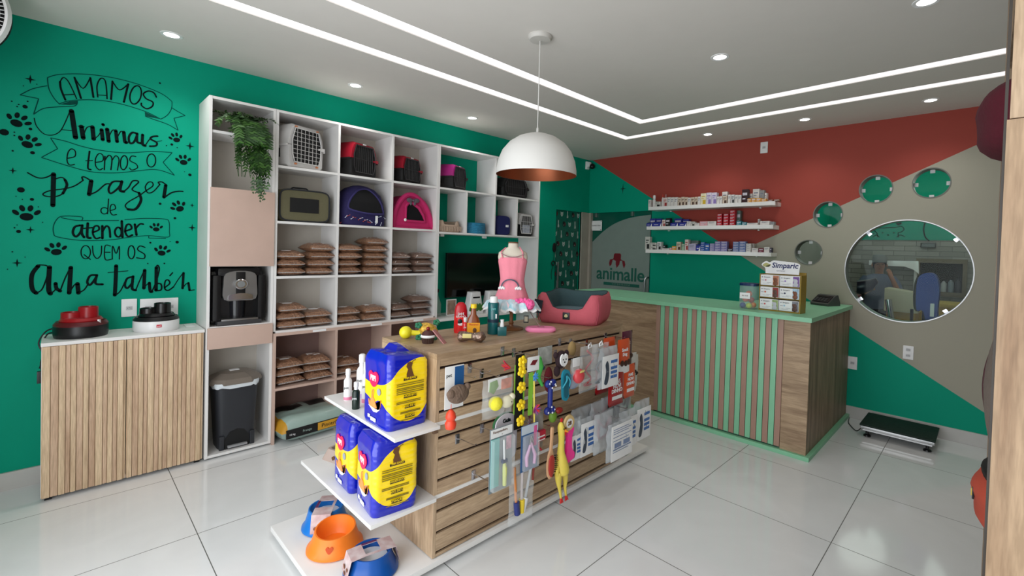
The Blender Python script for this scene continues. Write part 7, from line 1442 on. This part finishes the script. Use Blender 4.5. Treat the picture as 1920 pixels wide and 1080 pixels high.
for si, (sz, items) in enumerate(MED):
    s_ = thing('wall_shelf', '%s white medicine shelf on the painted wall above the counter' % SHN[si], 'shelf', (1.84, 0, sz), -PI/2, 'medicine shelves')
    xl = (1.105, 1.09, 1.085)[si]-1.84; xr = (2.57, 2.56, 2.55)[si]-1.84
    g = G(); g.prism([(0.001, xl), (.215, xl), (.215, xr-.03), (.19, xr), (.001, xr)], -.04, 0, 'z'); g.obj('board', M_white, s_)
    g = G()
    for y in (xl+.2, xr-.2): g.box(0.001, .03, y-.008, y+.008, -.052, -.04)
    g.obj('bracket', M_paper, s_)
    cnt = {}; stk = {}; groups = 'medicine cartons on the %s shelf' % SHN[si]
    for (x0, x1, h_, c, row, n) in items:
        x0, x1, h_ = x0/1000, x1/1000, h_/1000; w_ = max(.016, x1-x0-.002); cx = (x0+x1)/2
        yb = -.155 if row == 0 else -.075; dep = .055
        hh = h_/n
        for q in range(n):
            key = CN[c]; cnt[key] = cnt.get(key, 0)+1; idx = cnt[key]-1
            od = ORN[idx] if idx < 12 else '%dth' % (idx+1)
            kind = 'bottle' if c in ('dr', 'dg', 'wb') else 'carton'
            if n > 1:
                if q == 0: stk[key] = stk.get(key, 0)+1
                lb = '%s carton, %s from bottom in the %s %s stack, %s shelf' % (key, ORN[q], ORN[stk[key]-1], key, SHN[si])
            else: lb = '%s medicine %s%s, %s such from the left, %s shelf' % (key, kind, ' at the back' if row else '', od, SHN[si])
            t = thing('medicine_'+kind, lb, kind, (cx, yb, sz+q*hh), -PI/2, groups)
            m_ = mat('carton_'+c, CT[c], .45, var=.08, scale=30)
            if kind == 'bottle':
                g = G(); r = w_/2; g.lathe([(.001, 0), (r, 0), (r, hh*.6), (r*.55, hh*.68), (r*.5, hh*.72)], n=16); g.obj('body', m_, t)
                g = G(); g.lathe([(r*(.95 if c == 'wb' else .35), hh*.7), (r*(.95 if c == 'wb' else .3), hh*.95), (.001, hh)], n=14); g.obj('cap', M_paper if c != 'dr' else mat('cap_red', (200, 60, 50)), t)
            elif c in ('bl',) and row == 0:      # open wedge-front display carton
                g = G(); g.prism([(-dep/2, 0), (dep/2, 0), (dep/2, hh*.5), (-dep/2, hh)], -w_/2, w_/2, 'y') if 0 else g.loft([[(-dep/2, y, 0), (dep/2, y, 0), (dep/2, y, hh*.72), (-dep/2, y, hh)] for y in (-w_/2, w_/2)]); g.obj('carton', m_, t)
                g = G(); g.prism([(w_/2-.02, 0), (w_/2, 0), (w_/2, hh*.7)], dep/2, dep/2+.001); g.box(dep/2, dep/2+.0008, -w_*.3, w_*.15, hh*.3, hh*.38); g.obj('white_print', M_paper, t)
            else:
                g = G(); g.box(-dep/2, dep/2, -w_/2, w_/2, 0, hh-.0008, .001); g.obj('carton', m_, t)
                g = G(); f = dep/2
                if c in ('w', 'wr', 'wy', 'wp', 'wk', 'wd', 'cd', 'g', 'gr', 'lv'):
                    g.box(f, f+.0008, -w_*.35, w_*.3, hh*.68, hh*.76); g.box(f, f+.0008, -w_*.35, w_*.1, hh*.52, hh*.57)
                    cc = {'cd': (70, 48, 38), 'wk': (20, 20, 20), 'wr': (150, 40, 40), 'wp': (130, 110, 170), 'wy': (190, 160, 40), 'wd': (30, 34, 34)}.get(c, (110, 116, 130))
                    if c in ('cd', 'wk', 'wd', 'wr', 'wp', 'wy'): g.box(f, f+.0008, -w_*.1, w_*.42, hh*.06, hh*.42)
                    g.obj('print', mat('print_'+c, cc), t)
                else:
                    g.box(f, f+.0008, -w_*.38, w_*.38, hh*.55, hh*.75); g.box(f, f+.0008, -w_*.38, w_*.1, hh*.25, hh*.35); g.obj('print', mat('print_pale', (196, 190, 200)), t)

# ================================================================ floor scale
t = thing('floor_scale', 'low steel floor scale with dark green rubber mat by the back wall', 'scale', (3.665, -.285, 0), 0)
g = G(); g.box(-.245, .245, -.20, .20, .065, .09, .004).box(-.23, .23, -.185, .185, .05, .065); g.obj('platform', M_steel, t)
g = G(); g.box(-.25, .25, -.205, .205, .09, .106, .004); g.obj('rubber_mat', mat('dark_rubber_mat', (14, 34, 26), .7, bump=.4), t)
for x in (-.20, .20):
    for y in (-.16, .16): g = G(); g.lathe([(.001, 0), (.028, 0), (.026, .012), (.012, .018), (.012, .05)], c=(x, y, 0), n=18); g.obj('foot', M_black, t)
g = G(); g.tube(smooth_path([(-.24, -.1, .06), (-.28, -.12, .01), (-.34, -.02, .006), (-.38, .08, .006), (-.40, .22, .01)]), .004, 6); g.obj('cable', M_black, t)

# ================================================================ shelving at the right edge
t = thing('oak_shelf_tower', 'tall oak shelving end panel filling the right edge of the photo', 'shelf', (4.42, -3.0, 0)); ox, oy = -4.42, 3.0
PY = -3.6
g = G(); g.box(4.187+ox, 4.645+ox, PY+oy, PY+.025+oy, 0, 1.875); g.obj('end_panel', wood('tower_oak_lower', 'z', (178, 150, 120), (146, 116, 88)), t)
g = G(); g.box(4.192+ox, 4.645+ox, PY-.004+oy, PY+.021+oy, 1.877, 2.79); g.obj('upper_end_panel', wood('tower_oak_upper', 'z', (190, 164, 136), (168, 140, 112)), t)
g = G(); g.box(4.19+ox, 4.645+ox, -2.42+oy, -2.40+oy, 0, 2.79).box(4.62+ox, 4.645+ox, PY+.03+oy, -2.42+oy, 0, 2.79)
for z in (.10, .60, .86, 1.44, 1.83, 2.35, 2.76): g.box(4.20+ox, 4.62+ox, PY+.03+oy, -2.42+oy, z, z+.02)
g.obj('shelves', OAK_D, t)
g = G(); g.box(4.182+ox, 4.188+ox, PY+.026+oy, PY+.05+oy, .0, 2.79); g.obj('dark_edge', mat('dark_edging', (60, 54, 48), .5), t)
g = G()
for z in (.98, .72, 1.1): g.ball((4.30+ox-.06*(z < .9), PY-.0005+oy, z-.05), (.003, .002, .003), 8, 6)
g.obj('nail_holes', M_blackm, t)
def soft(g, c, r, e=2.4, n=30, k=14, wob=.06, seed=0):
    R = []
    for j in range(k+1):
        ph = PI*(j+.2)/(k+.4); z = -math.cos(ph)
        q = (1-abs(z)**e)**(1/e)
        R.append([(c[0]+r[0]*q*math.cos(2*PI*i/n)*(1+wob*noise.noise(Vector((math.cos(2*PI*i/n)*1.5, math.sin(2*PI*i/n)*1.5, z*1.5+seed)))*3), c[1]+r[1]*q*math.sin(2*PI*i/n), c[2]+r[2]*z) for i in range(n)])
    return g.loft(R)
t = thing('maroon_cushion', 'maroon fabric cushion sticking out high on the oak shelving at right', 'cushion', (4.33, -3.1, 1.975)); g = G(); soft(g, (0, 0, 0), (.20, .30, .125), 3.5, wob=.05); g.obj('cover', mat('maroon_cloth', (78, 10, 28), .9, bump=.3), t)
t = thing('pet_carrier_bag', 'brown-grey fabric pet bag bulging from the right shelving at mid height', 'bag', (4.335, -3.2, 1.135)); g = G(); soft(g, (0, 0, 0), (.17, .28, .25), 3.0, wob=.03, seed=4); g.obj('cover', mat('taupe_cloth', (104, 92, 84), .85, bump=.3), t)
g = G(); g.tube([(-.165+.05*(z/.2)**2, .0, z) for z in [-.2+.02*k for k in range(21)]], .006, 6); g.obj('piping', mat('dark_plum_trim', (60, 24, 30), .8), t)
t = thing('bolster_bed', 'terracotta pet bed with black inside and gold badge, low on the right shelving', 'pet bed', (4.33, -3.0, .66)); g = G(); soft(g, (0, 0, .06), (.175, .26, .10), 4, wob=.03, seed=2); g.obj('bolster', mat('terracotta_canvas', (176, 70, 50), .85), t)
g = G(); soft(g, (.01, 0, .145), (.165, .25, .035), 4, wob=.02); g.obj('black_lining', M_blackm, t); g = G(); g.box(-.178, -.172, -.06, -.01, .05, .09, .002).m(1).box(-.181, -.178, -.05, -.02, .058, .082); g.obj('badge', [M_black, mat('badge_gold', (200, 170, 70))], t)
t = thing('brown_sack', 'dark brown fabric sack below the terracotta bed on the right shelving', 'bag', (4.36, -3.0, .37)); g = G(); soft(g, (0, 0, 0), (.165, .25, .24), 3, wob=.03, seed=7); g.obj('cover', mat('umber_cloth', (70, 50, 46), .9), t)

# ================================================================ figure behind the round window, standing in for a reflection in its glass
t = thing('person', 'reflected person in grey cap and blue-grey tunic, modelled behind the big round window, hand raised', 'person', (3.03, 2.93, 0), -PI/2+.25, scale=.93)
def limb(g, pts, rad, n=14): return g.tube(smooth_path(pts, 3), [rad[min(len(rad)-1, int(i/3))]*(1-(i % 3)/3)+rad[min(len(rad)-1, int(i/3)+1)]*((i % 3)/3) for i in range(3*(len(pts)-1)+1)], n)
vs = {'pel': (0, 0, .92, .13), 'sp': (0, 0, 1.08, .12), 'ch': (0, 0, 1.25, .13), 'nk': (0, 0, 1.38, .05), 'hd': (.01, 0, 1.46, .06), 'h2': (.02, 0, 1.54, .085), 'h3': (.015, 0, 1.60, .08),
      'ls': (0, -.17, 1.31, .055), 'le': (.08, -.22, 1.08, .042), 'lw': (.24, -.16, 1.14, .03), 'lh': (.30, -.13, 1.17, .03),
      'rs': (0, .17, 1.31, .055), 're': (.12, .24, 1.12, .042), 'rw': (.22, .14, 1.33, .03), 'rh': (.235, .11, 1.40, .03),
      'lk': (0.02, -.10, .50, .065), 'la': (-.02, -.11, .09, .042), 'lf': (.12, -.12, .04, .035), 'lt': (0, -.09, .85, .10), 'rt': (0, .09, .85, .10), 'rk': (.02, .10, .50, .065), 'ra': (-.02, .11, .09, .042), 'rf': (.12, .12, .04, .035)}
ed = [('pel', 'sp'), ('sp', 'ch'), ('ch', 'nk'), ('nk', 'hd'), ('hd', 'h2'), ('h2', 'h3'), ('ch', 'ls'), ('ls', 'le'), ('le', 'lw'), ('lw', 'lh'), ('ch', 'rs'), ('rs', 're'), ('re', 'rw'), ('rw', 'rh'), ('pel', 'lt'), ('lt', 'lk'), ('lk', 'la'), ('la', 'lf'), ('pel', 'rt'), ('rt', 'rk'), ('rk', 'ra'), ('ra', 'rf')]
# five fingers on each hand
def fingers(side, base, direction, curl):
    b = Vector(base); d = Vector(direction).normalized(); s_ = Vector((0, 1, 0)).cross(d).normalized(); across = d.cross(Vector(curl)).normalized()
    for k, (off, L_) in enumerate(((-.024, .06), (-.008, .07), (.008, .066), (.024, .052))):
        p0 = b+across*off+d*.03; p1 = p0+d*L_*.5; p2 = p1+(d*.55+Vector(curl)*.8).normalized()*L_*.5
        for q, p in enumerate((p0, p1, p2)): vs['%sf%d%d' % (side, k, q)] = (p.x, p.y, p.z, (.010, .009, .007)[q])
        ed.append((side+'h', '%sf%d0' % (side, k))); ed.append(('%sf%d0' % (side, k), '%sf%d1' % (side, k))); ed.append(('%sf%d1' % (side, k), '%sf%d2' % (side, k)))
    p0 = b-across*.035+d*.0+Vector(curl)*.012; p1 = p0-across*.012+d*.03
    for q, p in enumerate((p0, p1)): vs['%st%d_' % (side, q)] = (p.x, p.y, p.z, .010)
    ed.append((side+'h', side+'t0_')); ed.append((side+'t0_', side+'t1_'))
fingers('l', vs['lh'][:3], (.9, .2, .3), (-.3, .3, .8)); fingers('r', vs['rh'][:3], (.1, -.3, .95), (-.6, -.5, 0))
keys = list(vs); me = bpy.data.meshes.new('body'); me.from_pydata([vs[k][:3] for k in keys], [(keys.index(a), keys.index(b)) for a, b in ed], [])
bo = bpy.data.objects.new('body', me); COL.objects.link(bo); bo.parent = t
sk = bo.modifiers.new('Skin', 'SKIN'); sk.use_smooth_shade = True
for i, k in enumerate(keys): me.skin_vertices[0].data[i].radius = (vs[k][3],)*2; me.skin_vertices[0].data[i].use_root = (k == 'pel')
su = bo.modifiers.new('Subdivision', 'SUBSURF'); su.levels = su.render_levels = 2
me.materials.append(mat('skin', (176, 124, 102), .55, var=.05))
M_tun = mat('blue_grey_tunic', (96, 104, 128), .8, bump=.2)
g = G(); el2 = lambda w_, d_, z, x=0: [(x+a, b, z) for a, b in superrect(d_, w_, 26, 2.6)]
g.loft([el2(.40, .30, .86), el2(.37, .28, .98), el2(.35, .27, 1.08), el2(.40, .29, 1.22), el2(.42, .26, 1.31), el2(.30, .20, 1.37), el2(.14, .14, 1.40)])
limb(g, [(0, -.15, 1.32), (.03, -.21, 1.24), (.07, -.225, 1.13)], [.075, .068, .062]); limb(g, [(0, .15, 1.32), (.05, .21, 1.24), (.10, .235, 1.15)], [.075, .068, .062]); g.obj('tunic', M_tun, t)
g = G(); g.loft([el2(.36, .27, .95), el2(.37, .28, .86), el2(.34, .24, .80)]); limb(g, [(0, -.09, .86), (.02, -.10, .5), (-.02, -.11, .1)], [.115, .085, .065]); limb(g, [(0, .09, .86), (.02, .10, .5), (-.02, .11, .1)], [.115, .085, .065]); g.obj('trousers', mat('dark_trousers', (26, 28, 40), .8), t)
g = G()
for s_ in (-1, 1): g.box(-.07, .17, s_*.115-.045, s_*.115+.045, 0, .075, .03)
g.obj('shoes', M_black, t)
g = G(); g.loft([el2(.185, .21, 1.575, .015), el2(.19, .215, 1.60, .015), el2(.185, .21, 1.655, .012), el2(.15, .17, 1.69, .01), el2(.06, .08, 1.70, .01)]); g.prism(smooth_path([(.10, -.08), (.17, -.05), (.19, 0), (.17, .05), (.10, .08)], 4), 1.578, 1.588, 'z'); g.obj('cap', mat('grey_cap', (120, 122, 124), .8), t)
g = G()
for s_ in (-1, 1): g.ball((.098, s_*.032, 1.545), (.010, .013, .007), 10, 8)
g.obj('eyes', M_black, t)
g = G(); g.tube([(.098, 0, 1.55), (.122, 0, 1.515), (.105, 0, 1.505)], [.008, .013, .008], 8); g.ball((.008, -.094, 1.53), (.018, .010, .028), 10, 8); g.ball((.008, .094, 1.53), (.018, .010, .028), 10, 8); g.obj('nose_and_ears', mat('skin', (0, 0, 0)), t)
g = G(); g.ball((.10, 0, 1.478), (.008, .026, .006), 10, 6); g.obj('mouth', mat('lips', (140, 70, 66), .5), t)
g = G(); g.loft([el2(.18, .19, 1.575, -.005), el2(.184, .18, 1.54, -.02), el2(.15, .12, 1.49, -.04)]); g.obj('hair', mat('dark_hair', (34, 26, 24), .8), t)
